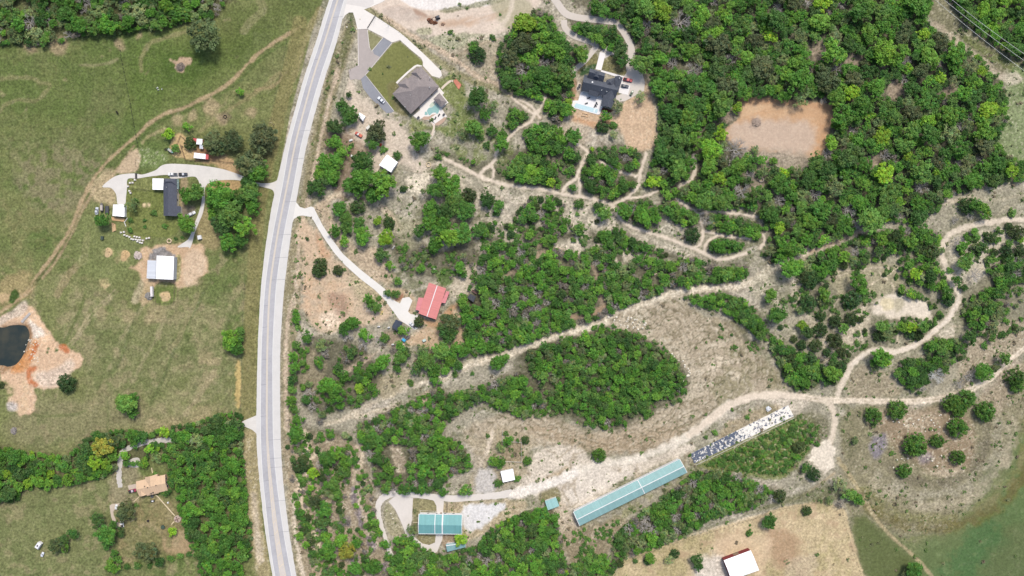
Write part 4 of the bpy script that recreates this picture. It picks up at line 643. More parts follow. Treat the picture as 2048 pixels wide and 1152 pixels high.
for y in (35, 120, 262, 318, 404, 470, 516, 560, 612, 655, 720, 770, 833, 880, 917, 935, 962, 1002, 1016, 1064, 1072):
    x0, x1 = (np.interp(y, YS, q) for q in ((wL, cC-hw) if r_.random() < .5 else (cC+hw, eR)))
    b.face([W(x0, y+.35)[:2]+(Z0+.016,), W(x1, y-1.2)[:2]+(Z0+.016,), W(x1, y-1.8)[:2]+(Z0+.016,), W(x0, y-.2)[:2]+(Z0+.016,)])
struct(b, 'road_seam', TAR)
# aprons and driveways
poly_sheet('driveway', [(684, 30), (695, -40), (760, -60), (800, -20), (765, 4), (742, 14), (728, 19), (750, 32), (797, 63), (813, 76), (836, 97), (857, 117), (868, 128), (882, 142), (884, 151), (879, 156), (864, 152), (846, 132), (846, 124), (842, 116), (822, 100), (800, 80), (784, 85), (767, 74.5), (735, 58), (715, 59), (711, 40), (706, 25), (698, 25), (690, 31), (686, 38)], CONC, .10, th=.12)
poly_sheet('road_apron', [(690, 8), (697, -30), (740, -40), (748, 8), (736, 16), (715, 12)], mat('dusty_concrete', (222, 216, 210), .9, .6, .08), .106)
poly_sheet('driveway', [(715, 59.5), (735, 58.5), (737, 80), (740, 97), (743, 102), (746, 100), (767, 75), (784, 85.5), (731, 150), (720, 160), (712, 158), (700, 160), (697, 140), (712, 133), (716, 130)], PINKASPH, .07, th=.1)
poly_sheet('driveway', [(767, 75.2), (783.5, 85.5), (760, 114), (748, 108), (746, 101)], DARKASPH, .078); poly_sheet('driveway', [(722, 158), (731, 150.3), (788, 222), (784, 225), (773, 226), (740, 195), (726, 176)], DARKASPH, .082, th=.1)
for p in ([(784, 86), (731, 150), (758, 184), (788, 222)], [(766, 76), (743, 103), (739, 95), (735, 60)], [(716, 60), (717, 132)]): strip('kerb', p, .45, CONC, .20, n=1)
b = MB()      # joint across the concrete
for a, c in (((736, 57), (750, 32)), ((715, 59), (735, 58))): 
    b.face([W(a[0]-.3, a[1])[:2]+(.106,), W(a[0]+.3, a[1])[:2]+(.106,), W(c[0]+.3, c[1]+.3)[:2]+(.106,), W(c[0]-.3, c[1]-.3)[:2]+(.106,)])
struct(b, 'driveway_joint', mat('dirty_joint', (150, 142, 134)))
poly_sheet('driveway', [(584, 414), (592, 404), (600, 414), (610, 417), (622, 413), (628, 415), (634, 428), (645, 450), (658, 470), (686, 508), (722, 540), (755, 566), (770, 578), (775, 587), (783, 598), (800, 607), (805, 596), (818, 594), (825, 601), (816, 623), (821, 628), (837, 631), (829, 641), (835.5, 657), (829.7, 659.4), (799, 640), (786, 622), (768, 598), (750, 580), (720, 557), (690, 530), (668, 505), (652, 482), (638, 460), (628, 442), (622, 434), (605, 431), (598, 432), (588, 438), (583, 450), (579, 446)], mat('lime_gravel_drive', (238, 234, 226), .95, .9, .06), .11, th=.12)
poly_sheet('driveway', [(560, 355), (552, 362), (540, 366), (520, 366), (500, 360), (485, 352), (470, 346), (440, 337), (400, 331), (360, 328), (335, 328), (322, 332), (310, 341), (285, 349), (270, 347), (250, 348), (232, 352), (215, 363), (205, 374), (222, 376), (232, 388), (234, 402), (236, 408), (250, 408), (252, 395), (254, 378), (256, 358), (275, 357), (300, 353), (335, 350), (345, 358), (385, 353), (395, 358), (400, 370), (404, 385), (403, 405), (396, 430), (388, 450), (382, 468), (375, 480), (355, 494), (375, 494), (380, 496), (385, 484), (390, 465), (398, 445), (406, 425), (410, 400), (409, 385), (412, 372), (425, 363), (450, 360), (480, 361), (505, 369), (525, 374), (545, 380), (550, 392), (556, 380)], GRAVEL, .09, smooth=True, th=.1)
strip('driveway', DRV1, 7, mat('drive_concrete', (214, 204, 192), .9, .6, .07), .08, w2=[7, 7, 6.5, 6, 7, 6]); strip('driveway', DRV2, 5, mat('drive_concrete', (214, 204, 192)), .088, w2=[6, 6, 6, 5, 4.5])
poly_sheet('driveway', [(1250, 150), (1258, 138), (1268, 136), (1285, 148), (1290, 165), (1288, 182), (1276, 188), (1262, 196), (1250, 202), (1234, 204), (1230, 192), (1244, 188), (1246, 155)], mat('drive_pad', (222, 213, 202), .9, .6, .06), .10, th=.1)
poly_sheet('driveway', [(1200, 104), (1215, 92), (1226, 96), (1234, 110), (1222, 110), (1210, 117), (1202, 112)], mat('drive_pad', (222, 213, 202)), .10, th=.1)
strip('driveway', DRV3, 5, GRAV2, .06, rag=2.4); poly_sheet('driveway', [(250, 930), (262, 918), (278, 916), (280, 932), (268, 935)], GRAV2, .064, smooth=True); poly_sheet('driveway', [(478, 852), (486, 842), (505, 834), (514, 830), (514, 868), (505, 860), (492, 854)], GRAVEL, .10, smooth=False, th=.1)
strip('gravel_track', [(800, 1152), (795, 1135), (782, 1110), (775, 1090), (769, 1070), (762, 1050), (757, 1028), (757, 1010), (766, 996), (785, 988), (805, 988), (850, 992), (900, 997), (960, 994), (1000, 990), (1024, 986)], 6, mat('gravel_loop', (226, 218, 208), .95, .9, .08), .07, w2=[6, 6, 5, 4, 4, 4.5, 5, 6, 7, 6, 6, 6, 6, 6, 7, 8], rag=1.5)
poly_sheet('gravel_track', [(777, 1003), (790, 992), (826, 996), (824, 1040), (820, 1060), (830, 1075), (845, 1087), (858, 1090), (870, 1085), (872, 1066), (885, 1066), (885, 1078), (874, 1104), (868, 1107), (850, 1100), (828, 1088), (812, 1070), (803, 1045), (790, 1018)], mat('gravel_loop', (226, 218, 208)), .064); poly_sheet('gravel_track', [(858, 996), (888, 998), (886, 1027), (873, 1027), (873, 1012), (868, 1002)], mat('gravel_loop', (226, 218, 208)), .062)
# water
WATER = bpy.data.materials.new('pond_water'); WATER.use_nodes = True; wb = WATER.node_tree.nodes['Principled BSDF']; wb.inputs['Base Color'].default_value = (*alb(58, 64, 60), 1); wb.inputs['Roughness'].default_value = .12; wb.inputs['Specular IOR Level'].default_value = .35
wt = WATER.node_tree; wm_ = node(wt, 'ShaderNodeTexNoise', Scale=.12, Detail=5.0); wtc = node(wt, 'ShaderNodeTexCoord'); wt.links.new(wtc.outputs['Object'], wm_.inputs['Vector']); wr = node(wt, 'ShaderNodeValToRGB'); wr.color_ramp.elements[0].position = .4; wr.color_ramp.elements[1].position = .68; wr.color_ramp.elements[0].color = (*alb(48, 58, 56), 1); wr.color_ramp.elements[1].color = (*alb(76, 76, 64), 1); wt.links.new(wm_.outputs[0], wr.inputs[0]); wt.links.new(wr.outputs[0], wb.inputs['Base Color'])
wn = node(wt, 'ShaderNodeTexNoise', Scale=.8, Detail=4.0); wc = node(wt, 'ShaderNodeTexCoord'); wt.links.new(wc.outputs['Object'], wn.inputs['Vector']); wp = node(wt, 'ShaderNodeBump', Strength=.2, Distance=.15); wt.links.new(wn.outputs[0], wp.inputs['Height']); wt.links.new(wp.outputs[0], wb.inputs['Normal'])
poly_sheet('pond_water', [(-80, 640), (0, 646), (16, 642), (38, 641), (57, 646), (66, 668), (60, 694), (52, 718), (37, 738), (16, 744), (0, 740), (-80, 742)], WATER, -.62, smooth=True)
# ---------------------------------------------------------------- trees
def leaf_mat():
    m = bpy.data.materials.new("foliage"); m.use_nodes = True; t = m.node_tree; L = t.links.new; b = t.nodes['Principled BSDF']; o = t.nodes['Material Output']
    b.inputs['Roughness'].default_value = .6; b.inputs['Specular IOR Level'].default_value = .25
    oi = node(t, 'ShaderNodeObjectInfo'); ca = node(t, 'ShaderNodeAttribute', attribute_name='leaf')
    mx = node(t, 'ShaderNodeMix', data_type='RGBA', blend_type='MULTIPLY'); mx.inputs[0].default_value = 1; L(oi.outputs['Color'], mx.inputs[6]); L(ca.outputs['Color'], mx.inputs[7])
    L(mx.outputs[2], b.inputs['Base Color'])
    tr = node(t, 'ShaderNodeBsdfTranslucent'); L(mx.outputs[2], tr.inputs['Color']); ms = node(t, 'ShaderNodeMixShader'); ms.inputs[0].default_value = .25
    L(b.outputs[0], ms.inputs[1]); L(tr.outputs[0], ms.inputs[2]); L(ms.outputs[0], o.inputs['Surface']); return m
LEAF = leaf_mat(); BARK = mat('bark', (120, 104, 88), .95, 4, .3); GREYBARK = mat('weathered_grey_bark', (192, 186, 178), .95, 4, .25); PALEBARK = mat('bleached_bark', (214, 214, 208), .9, 4, .15)
def crown_proto(seed, nc, nl, size, lobes=6, spread=.5, clump=.2, flat=.75, dense=False):
    """leaf quads in clumps on an irregular crown of radius 1; base of crown at z=0, returns (n,4,3) and leaf tone (n,3)"""
    r = np.random.default_rng(seed)
    if dense: LC_ = np.array([[0, 0, .0]]); LR = np.array([.8])
    else:
        a = r.random(lobes)*6.283+np.arange(lobes)*6.283/lobes*0; rad = spread*np.sqrt(r.random(lobes))*1.1
        a = np.arange(lobes)*6.283/lobes+r.random(lobes)*.7
        LC_ = np.stack([np.cos(a)*rad, np.sin(a)*rad, r.random(lobes)*.25-.05], 1); LR = .38+.22*r.random(lobes); LC_ = np.vstack([LC_, [[0, 0, .12]]]); LR = np.append(LR, .55)
    w = LR**2; li = r.choice(len(LR), nc, p=w/w.sum())
    d = r.normal(size=(nc, 3)); d /= np.linalg.norm(d, axis=1)[:, None]; d[:, 2] = np.abs(d[:, 2])*.95-.12
    rr = np.where(r.random(nc) < .8, .82+.3*r.random(nc), .3+.5*r.random(nc))
    cc = LC_[li]+d*(LR[li]*rr)[:, None]
    cr = clump*(.6+.8*r.random(nc)); ctone = .72+.56*r.random(nc); cy_ = r.normal(size=nc)*.07
    ci = np.repeat(np.arange(nc), nl); n = nc*nl
    d2 = r.normal(size=(n, 3)); d2 /= np.linalg.norm(d2, axis=1)[:, None]; d2[:, 2] = np.where(r.random(n) < .75, np.abs(d2[:, 2]), d2[:, 2])
    p = cc[ci]+d2*(cr[ci]*(.55+.5*r.random(n)))[:, None]
    nrm = d2*.55+r.normal(size=(n, 3))*.45+np.array([0, 0, .35]); nrm /= np.linalg.norm(nrm, axis=1)[:, None]
    t = np.cross(nrm, r.normal(size=(n, 3))); t /= np.linalg.norm(t, axis=1)[:, None]; bt = np.cross(nrm, t)
    s = size*(.6+.8*r.random(n))[:, None]; t = t*s; bt = bt*s*.75
    q = np.stack([p-t*.9, p-bt, p+t, p+bt], 1); q[..., 2] = q[..., 2]*flat+.3
    q[..., :2] /= np.percentile(np.linalg.norm(q[..., :2], axis=2), 97)
    tone = (ctone[ci]*(.8+.4*r.random(n)))[:, None]*np.ones(3); tone[:, 0] *= 1+cy_[ci]*1.6; tone[:, 2] *= 1-cy_[ci]
    return q, tone
def quads_mesh(name, q, tone, mats):
    n = len(q); me = bpy.data.meshes.new(name); me.vertices.add(n*4); me.vertices.foreach_set('co', q.astype(np.float32).ravel())
    me.loops.add(n*4); me.loops.foreach_set('vertex_index', np.arange(n*4, dtype=np.int32)); me.polygons.add(n)
    me.polygons.foreach_set('loop_start', np.arange(0, n*4, 4, dtype=np.int32)); me.polygons.foreach_set('loop_total', np.full(n, 4, np.int32)); me.update(calc_edges=True)
    at = me.attributes.new('leaf', 'FLOAT_COLOR', 'POINT'); c = np.ones((n, 4, 4), np.float32); c[..., :3] = tone[:, None]; at.data.foreach_set('color', c.ravel())
    me.materials.append(mats); return me
BROAD = [crown_proto(100+i, 70+12*(i % 4), 40, .062, lobes=4+i % 5, spread=.42+.05*(i % 4), clump=.16+.025*(i % 3)) for i in range(12)]
LOOSE = [crown_proto(140+i, 60, 26, .05, lobes=6, spread=.6, clump=.17) for i in range(3)]
CEDAR = [crown_proto(160+i, 130, 26, .05, clump=.14, dense=True, flat=.95) for i in range(4)]
BUSH = [crown_proto(180+i, 34, 26, .10, lobes=4, clump=.26) for i in range(5)]
LITE = [crown_proto(200+i, 46, 22, .095, lobes=5, clump=.22) for i in range(6)]
PM = {k: [quads_mesh('crown_leaves', q, c, LEAF) for q, c in v] for k, v in (('broad', BROAD), ('loose', LOOSE), ('cedar', CEDAR), ('bush', BUSH))}
def trunk_mesh(seed):
    r = np.random.default_rng(seed); b = MB(); b.tube((0, 0, -.02), (0, 0, .5), .06, .042, 8); 
    for k in range(5):
        a = k*1.256+r.random()*.6; e = (.45*math.cos(a), .45*math.sin(a), .75+.25*r.random()); b.tube((0, 0, .38+.03*k), e, .032, .012, 5)
    return b.mesh('trunk_and_limbs')
TRUNK = [trunk_mesh(i) for i in range(3)]
for t_ in TRUNK: t_.materials.append(BARK)
def bare_proto(seed, twigs):
    r = np.random.default_rng(seed); b = MB(); tw = MB(); b.tube((0, 0, -.02), (0, 0, .35), .05, .04, 6)
    def grow(p, d, l, rad, lev):
        e = p+d*l; (b if lev < 2 else tw).tube(p, e, rad, rad*.55, 4 if lev < 2 else 3, False)
        if lev >= 4: return
        for k in range(3 if lev < 3 else 2):
            v = d+r.normal(size=3)*.55; v[2] = v[2]*.7+.12; v /= np.linalg.norm(v); grow(p+d*l*(.55+.45*r.random()), v, l*(.62+.2*r.random()), rad*.58, lev+1)
    for k in range(7):
        a = k*.9+r.random()*.5; v = np.array([math.cos(a), math.sin(a), .55+.5*r.random()]); v /= np.linalg.norm(v); grow(np.array([0, 0, .25+.02*k]), v, .42, .04, 0)
    m1, m2 = b.mesh('bare_limbs'), tw.mesh('bare_twigs'); return m1, m2
BAREP = [bare_proto(300+i, 0) for i in range(4)]; WHITEP_ = bare_proto(320, 0)
for a_, b_ in BAREP: a_.materials.append(GREYBARK); b_.materials.append(GREYBARK)
for a_ in WHITEP_: a_.materials.append(PALEBARK)
# kind: (name, category, protos, tone choices, height/radius, words)
KIND = {
 'o': ('broadleaf_tree', 'tree', 'broad', [(92, 142, 48), (86, 136, 46), (106, 152, 52), (80, 126, 48), (98, 138, 58)], 1.45, 'mid green broadleaf'),
 'd': ('broadleaf_tree', 'tree', 'broad', [(72, 112, 46), (66, 106, 44), (80, 112, 54)], 1.35, 'dark green broadleaf'),
 'l': ('broadleaf_tree', 'tree', 'broad', [(118, 164, 50), (136, 176, 48), (110, 156, 54)], 1.4, 'lime green broadleaf'),
 'y': ('broadleaf_tree', 'tree', 'broad', [(146, 148, 58)], 1.4, 'yellow green broadleaf'),
 'v': ('broadleaf_tree', 'tree', 'broad', [(88, 104, 62), (94, 106, 66)], 1.3, 'olive grey live oak'),
 'p': ('mesquite_tree', 'tree', 'loose', [(124, 146, 88), (116, 138, 82), (134, 150, 98)], 1.2, 'pale grey green thin crowned'),
 'c': ('juniper_tree', 'tree', 'cedar', [(74, 100, 52), (80, 98, 54), (68, 100, 52)], 1.25, 'dark round juniper'),
 'e': ('juniper_tree', 'tree', 'cedar', [(92, 132, 50), (84, 124, 48)], 1.2, 'green round juniper'),
 'b': ('bare_tree', 'tree', None, None, 1.2, 'leafless grey'), 'w': ('bare_tree', 'tree', None, None, 1.2, 'bleached white leafless'),
 's': ('shrub', 'shrub', 'bush', [(92, 134, 58), (84, 124, 56), (104, 142, 66)], 1.1, 'green'),
}
ISO = """205 893 19 y|192 925 16 l|222 880 15 v|298 897 10 l|288 926 10 l|312 915 12 p|263 868 13 o|248 912 10 o|268 888 9 o|405 67 29 v|480 183 8 o|338 266 12 l|374 253 9 o|425 281 19 v|464 278 21 v|435 298 15 v|380 286 13 c|350 295 9 o|525 276 25 v|497 324 27 v|515 340 20 o|497 370 16 d|512 352 11 o
442 388 25 o|497 385 20 o|425 402 16 o|470 402 20 d|458 428 26 o|489 452 21 l|445 447 19 d|457 485 17 o|478 478 15 o|505 410 16 o|425 425 12 o
372 392 15 o|390 387 17 o|370 446 18 o|266 411 15 p|270 403 7 d|308 427 7 s|202 440 15 o|290 441 4 s|289 453 4 s|330 452 6 s|352 477 4 s|364 475 4 s|260 460 6 s|262 440 6 s
945 97 11 o|956 110 16 c|984 74 7 s|1000 29 3 s|901 64 5 s|950 90 8 s|955 192 21 d|985 210 15 p|936 212 11 b|968 228 13 o|950 255 18 o|985 262 11 o|925 268 13 p|1006 270 11 o|1002 288 15 o|975 290 9 s|960 275 9 s
840 278 19 o|752 266 23 v|744 286 13 o|700 231 17 d|685 212 13 d|668 252 16 d|697 190 7 d|670 283 16 o|687 302 13 o|703 291 7 s|670 324 17 o|724 324 23 d|768 300 8 s|795 312 10 s
725 358 24 o|765 370 26 o|700 368 15 o|745 386 17 o|712 376 15 o|645 318 12 o|658 332 14 o|677 312 13 o|640 345 14 o|665 350 15 o|634 375 17 d|668 365 8 d|650 362 12 d
877 315 8 s|806 378 7 c|880 348 17 o|902 368 20 o|872 380 18 o|937 390 15 c|908 402 19 o|862 418 19 o|890 425 20 d|930 418 18 o|858 442 17 o|882 455 19 o|900 475 20 l|923 465 20 o|838 463 13 d|873 488 16 o|866 502 9 o|915 398 13 b|845 392 10 b|878 402 10 b
975 398 16 d|998 411 12 o|992 425 8 s|960 458 14 d|972 465 10 o|965 495 7 s|677 415 15 o|716 414 14 c|692 437 15 o|718 448 13 d|672 462 13 o|692 455 13 o|725 472 18 o|687 482 11 o|754 442 10 l|778 446 12 c|773 477 16 l|765 509 14 d|780 531 9 o|811 495 9 s|843 537 10 o|796 561 9 o|772 552 4 s|920 533 13 o|926 549 9 o|640 528 14 c|638 541 14 c|676 541 10 c|614 478 4 c|825 520 8 p|805 530 7 b|850 512 8 p
738 598 11 o|750 613 13 o|736 616 12 b|757 597 6 s|776 587 8 d|791 587 9 o|742 605 9 d
592 625 8 o|592 640 10 o|596 655 7 s|590 690 9 o|588 712 11 o|588 735 12 o|586 760 11 d|583 778 10 o|582 800 11 o|588 820 10 o|596 840 11 o|592 862 13 o|600 700 7 s|614 674 11 o|604 725 8 o|608 742 6 s|686 658 13 o|705 646 15 o|696 674 13 b|645 690 14 p|650 705 10 b|637 725 13 o|652 712 7 b|619 788 14 b|612 800 10 d|657 770 18 o|672 790 20 o|687 753 13 o|676 735 9 d|692 718 9 b|726 690 14 b|705 705 12 d|730 670 13 o|715 740 9 o|760 680 13 b|770 676 10 o|766 722 16 o|740 743 14 o|715 756 11 d|742 775 10 o|718 775 10 l|752 735 12 o|730 760 10 o
803 715 15 o|812 703 11 d|795 738 9 o|845 703 16 p|850 722 17 o|870 740 15 o|882 700 17 o|910 702 17 o|832 738 12 d|900 722 14 o|890 740 11 o|862 712 6 y|899 645 20 v|897 664 19 d|838 644 10 c|807 661 11 o|924 602 13 o|871 761 11 o|910 750 7 s|944 747 5 s|998 723 16 o|1012 715 9 o|800 690 9 o|820 765 8 s|785 700 7 b|930 700 14 o|915 730 12 d|940 685 13 o
700 800 9 o|720 796 9 o|735 793 8 s|680 812 10 o|660 818 9 s|645 830 9 p|750 785 9 o|715 812 7 s|640 842 8 b|625 815 11 b
594 872 17 o|575 894 5 c|585 919 7 d|600 932 15 c|606 920 10 c|584 958 7 b|592 992 8 o|595 1008 8 o|594 1025 7 o|598 1035 6 s|600 1072 10 o|612 1062 9 c|624 1108 9 d|624 945 12 l|652 918 15 o|672 908 16 o|690 925 13 o|710 920 9 o|640 930 10 b|690 945 13 o|667 970 14 o|655 985 11 p|675 985 10 o|622 977 7 l|630 1000 13 v|647 1022 16 o|645 1043 14 d|680 1021 8 c|650 1078 11 l|655 1101 19 o|682 1079 14 o|695 1105 16 y|715 1085 11 o|655 1148 15 d|710 1137 14 o|742 1134 18 o|700 1062 6 s|672 1096 9 b|640 1060 9 b|720 870 10 o|690 870 9 p|660 868 10 o|640 872 8 s|700 895 8 s|725 880 9 o
725 1005 6 s|735 1015 8 s|742 1030 8 o|752 1045 9 o|758 1065 9 o|770 1090 10 o|778 1115 11 o|784 1140 10 o|748 1058 7 s|795 1082 9 o|808 1082 12 o
460 680 19 o|470 698 14 o|480 664 12 o|476 680 11 o|250 808 19 o|263 799 14 o|264 824 12 o|132 767 18 c|2 770 6 c|251 1021 20 v|194 1040 15 d|212 1068 19 o|226 1050 9 o|240 1065 10 d|214 1090 10 d|228 1108 8 o|222 1132 15 o|236 1120 8 o|289 1104 21 v|255 1133 7 s|275 1130 8 s|320 1124 11 d|340 1117 8 s|360 1112 7 s|379 1108 6 s|300 1132 7 s|112 1092 16 v|126 1080 11 d|145 1069 12 d|130 1095 9 o|344 1062 9 l|341 966 9 d|335 984 8 d|310 947 5 s|328 986 7 o|273 1010 5 s
1385 470 15 c|1441 490 15 o|1139 305 13 o|1153 312 11 d|1144 340 10 s|1146 376 8 o|1195 412 10 d|1211 426 15 o|1200 420 9 o|1159 408 11 s|1155 428 5 s|1194 443 5 c|1160 457 13 o|1150 462 10 p|1041 458 8 s|1058 470 11 o|1050 492 9 o|1370 445 9 l|1222 372 10 p|1284 128 21 o|1248 121 14 d|1240 101 15 d|1280 195 12 p|1237 214 15 p|1212 233 11 o|1140 188 9 o|1135 222 14 o|1205 254 12 c|1150 275 14 o|1138 265 9 s|1226 250 8 s|1226 268 10 p|1525 320 10 o|1510 300 9 p|1530 342 12 p|1548 322 9 o|1445 290 13 p|1500 350 12 b|1420 300 20 l|1340 225 20 d|1345 190 12 o|1672 194 18 l|1688 195 10 l|1690 232 25 o|1655 305 12 b|1384 138 17 b
1583 535 19 o|1600 528 11 l|1623 558 17 c|1608 555 13 c|1646 540 14 o|1640 555 12 d|1717 562 17 o|1725 578 11 d|1861 503 17 c|1855 512 11 o|1935 410 15 c|1950 408 14 o|1975 425 14 o|1965 415 12 l|1942 430 11 b|1910 440 10 b|1940 420 10 d|1933 527 15 o|1965 495 12 d|1921 482 13 b|1925 492 11 o|1950 463 9 o|1981 475 11 c|2035 465 15 c|2040 478 9 l|2012 502 13 c|2018 530 13 d|1955 549 15 b|1915 560 12 o|1930 575 8 d|1975 530 6 s|1990 545 10 p|2025 425 9 s|2042 500 12 c|1900 540 7 s|1700 445 9 l|1885 500 7 p
1543 590 14 o|1555 630 17 o|1548 622 8 l|1616 608 16 c|1648 590 14 o|1640 602 9 p|1643 631 11 c|1602 620 9 p|1706 598 17 c|1710 592 13 b|1725 582 11 o|1690 612 5 c|1672 643 13 c|1702 638 13 c|1688 655 11 o|1606 650 11 l|1615 665 14 d|1641 660 14 c|1632 692 13 c|1588 678 7 c|1562 655 6 c|1670 682 15 c|1604 690 10 c|1683 705 9 c|1666 748 16 o|1680 735 13 c|1655 730 10 b|1620 720 14 c|1626 742 14 o|1655 705 9 c|1763 652 13 o|1775 668 14 p|1758 672 11 c|1784 655 9 p|1805 655 12 l|1825 655 12 l|1848 655 13 o|1860 650 8 c|1838 672 10 c|1820 668 9 c|1730 661 5 c|1787 682 5 s|1833 637 3 s|1895 585 13 o|1898 600 12 c|1805 578 8 l|1822 588 11 l|1838 592 8 o|1943 676 15 d|1970 690 8 s|1765 713 18 o|1752 735 10 p|1748 725 8 o|1772 725 9 l|1873 752 19 w|1862 735 12 d|1890 738 10 o|2010 718 13 o|1966 746 17 o|1992 734 11 v|1938 752 13 b|1922 768 12 b|2032 755 18 e|2036 772 14 e|1905 806 18 e|1932 798 19 e|1920 820 14 e|1972 823 19 e|1796 820 18 e|1747 832 17 e|1916 856 19 e|1832 890 22 e|1875 882 13 e|1916 915 15 e|1810 942 14 e|1710 882 8 p|1783 906 5 s|1634 888 6 s|1598 895 12 c|1628 950 13 c|1612 935 10 d|1595 915 8 o|1679 972 16 p|1692 985 12 p|1700 990 13 o|1718 998 12 o|1660 1000 10 p|1614 1022 10 c|1541 1044 15 d|1545 998 11 b|1560 992 13 c|1828 1140 17 o|1815 1150 10 v|1680 1010 9 b
1198 911 13 e|1055 922 9 e|1051 880 8 c|1036 882 5 s|1393 1118 13 d|1398 1132 9 d|1350 1108 9 c|1340 1120 10 p|1300 1115 11 o|1296 1122 8 c|1240 1127 8 c|1270 1122 6 s|1148 1080 6 s|1499 1066 7 s|1500 1050 3 s|987 924 12 o|1003 926 11 o|931 980 14 o|997 966 9 s|1034 958 8 s|1016 880 11 o|1002 893 11 p|921 1078 14 l|822 1060 12 p|975 872 5 s|1012 868 6 s|936 930 9 o|885 985 9 o|1108 1035 10 o|1115 1000 7 p|1465 820 4 s|1430 865 6 s|1412 875 5 s|1380 910 4 s|1495 835 5 s|1500 820 3 s|1480 955 12 b|1520 980 12 b|1190 655 7 s|1205 652 6 o"""
trees = []
for ln in ISO.replace('\n', '|').split('|'):
    a = ln.split(); trees.append([float(a[0]), float(a[1]), float(a[2]), a[3], None])
def seg_dist(x, y, p):
    p = np.array(p, float); return float(segd(np.array([[x]]), np.array([[y]]), p, False)[0, 0])
TX = [t[0] for t in trees]; TY = [t[1] for t in trees]; TR_ = [t[2] for t in trees]
rw = random.Random(11)
KEEP = [(np.array(p), w) for p, w in KEEPOFF]+[(catmull(TR[k][0], 4), TR[k][1]+1) for k in TR]+[(catmull(RK[:18], 4), 7), (catmull(RK[17:20], 4), 2), (catmull(EDT, 4), 4)]
CLR = [np.array(c, float) for c in CLEAR]
for nm, poly, (r0, r1), mix, fill, phrase in WOODS:
    P_ = np.array(poly, float); lo, hi = P_.min(0), P_.max(0); lo = np.maximum(lo, -40); hi = np.minimum(hi, (2090, 1195)); area = (hi[0]-lo[0])*(hi[1]-lo[1]); g = np.random.default_rng(abs(hash(nm)) % 1000 if False else sum(map(ord, nm)))
    for phase, ntry in ((0, int(area/60)), (1, int(area/22))):
        C = lo+g.random((ntry, 2))*(hi-lo); ok = inside(C[:, 0], C[:, 1], P_)
        for c in CLR: ok &= ~inside(C[:, 0], C[:, 1], c)
        for x, y, rr in CLEARC: ok &= (C[:, 0]-x)**2+(C[:, 1]-y)**2 > (rr+5)**2
        for p, w in KEEP: ok &= segd(C[:, 0], C[:, 1], p, False) > w+5
        if fill > 1:      # open scrub: bushes gather in loose thickets
            jj, ii = np.searchsorted(gy, C[:, 1]), np.searchsorted(gx, C[:, 0]); ok &= (N30[jj, ii]+.7*N12[jj, ii]+.5*N5[jj, ii]) > .10+.06*fill
        edge = segd(C[:, 0], C[:, 1], P_, True)
        for (x, y), e in zip(C[ok], edge[ok]):
            r = (r0+(r1-r0)*rw.random()**1.3)*(1 if phase == 0 else .78)
            if e < r*.55: r = max(e/.55, r0*.6)
            A = np.array(TX); B = np.array(TY); R = np.array(TR_)
            if (np.hypot(A-x, B-y) < (R+r)*(min(fill, .74)*.86 if phase == 0 else min(fill, .74)*.7) if fill > 1 else np.hypot(A-x, B-y) < (R+r)*(fill*.86 if phase == 0 else fill*.7)).any(): continue
            k = rw.choice(mix)
            if phase == 1 and k in 'l': k = 'd'
            TX.append(x); TY.append(y); TR_.append(r); trees.append([x, y, r, k, phrase])
print('trees', len(trees))
# where things are, for the wording of the labels
LM = [(340, 395, 'the slate roofed farmhouse'), (237, 421, 'the small white shed'), (326, 536, 'the white barn'), (410, 298, 'the red and white sheds'), (300, 972, 'the tan house'), (830, 178, 'the pool house'), (1205, 180, 'the dark house'), (776, 327, 'the white square shed'), (865, 600, 'the red roofed house'), (881, 1047, 'the green roofed barn'), (1016, 950, 'the white stable'), (1260, 985, 'the long green barn'), (1480, 870, 'the ruined slab'), (1482, 1130, 'the white roofed red barn'), (30, 680, 'the pond'), (1560, 255, 'the orange dirt pad'), (1104, 1008, 'the teal shed'), (880, 40, 'the digger'), (740, 110, 'the forked driveway'), (1400, 480, 'the trail loops'), (1140, 375, 'the triangular trail junction'), (975, 345, 'the little trail ring'), (835, 365, 'the bare limestone patch'), (650, 600, 'the orange bare soil'), (1660, 798, 'the dirt track junction'), (1790, 615, 'the white quarry patch'), (1640, 920, 'the pale turnaround'), (700, 1030, 'the purple flower patches'), (2000, 60, 'the power lines'), (362, 130, 'the burn heap'), (600, 425, 'the gravel drive mouth'), (500, 850, 'the lower left drive mouth'), (1200, 760, 'the grove centre'), (1330, 590, 'the wide rocky track'), (800, 780, 'the lower rocky track'), (1850, 870, 'the stony knoll'), (85, 1095, 'the parked camper'), (870, 740, 'the rocky track bend'), (1700, 420, 'the deep wood clearing'), (1500, 100, 'the wood clearing top'), (1800, 240, 'the wood right side'), (1080, 130, 'the left hand grove'), (200, 60, 'the top hedge'), (100, 940, 'the lower hedge'), (440, 1000, 'the roadside wood'), (1000, 600, 'the scrub left part'), (1200, 580, 'the scrub middle part'), (820, 900, 'the barn wood'), (1050, 1090, 'the bottom thicket'), (1350, 1040, 'the barn strip middle'), (1900, 470, 'the pale eastern clearing'), (1980, 640, 'the eastern shrub belt'), (1560, 620, 'the slope head')]
LMK = [l for l in LM if not any(w in l[2] for w in ('wood clearing', 'deep wood', 'wood right', 'left hand grove', 'top hedge', 'lower hedge', 'roadside wood', 'scrub', 'barn wood', 'bottom thicket', 'barn strip', 'grove centre', 'shrub belt', 'slope head'))]
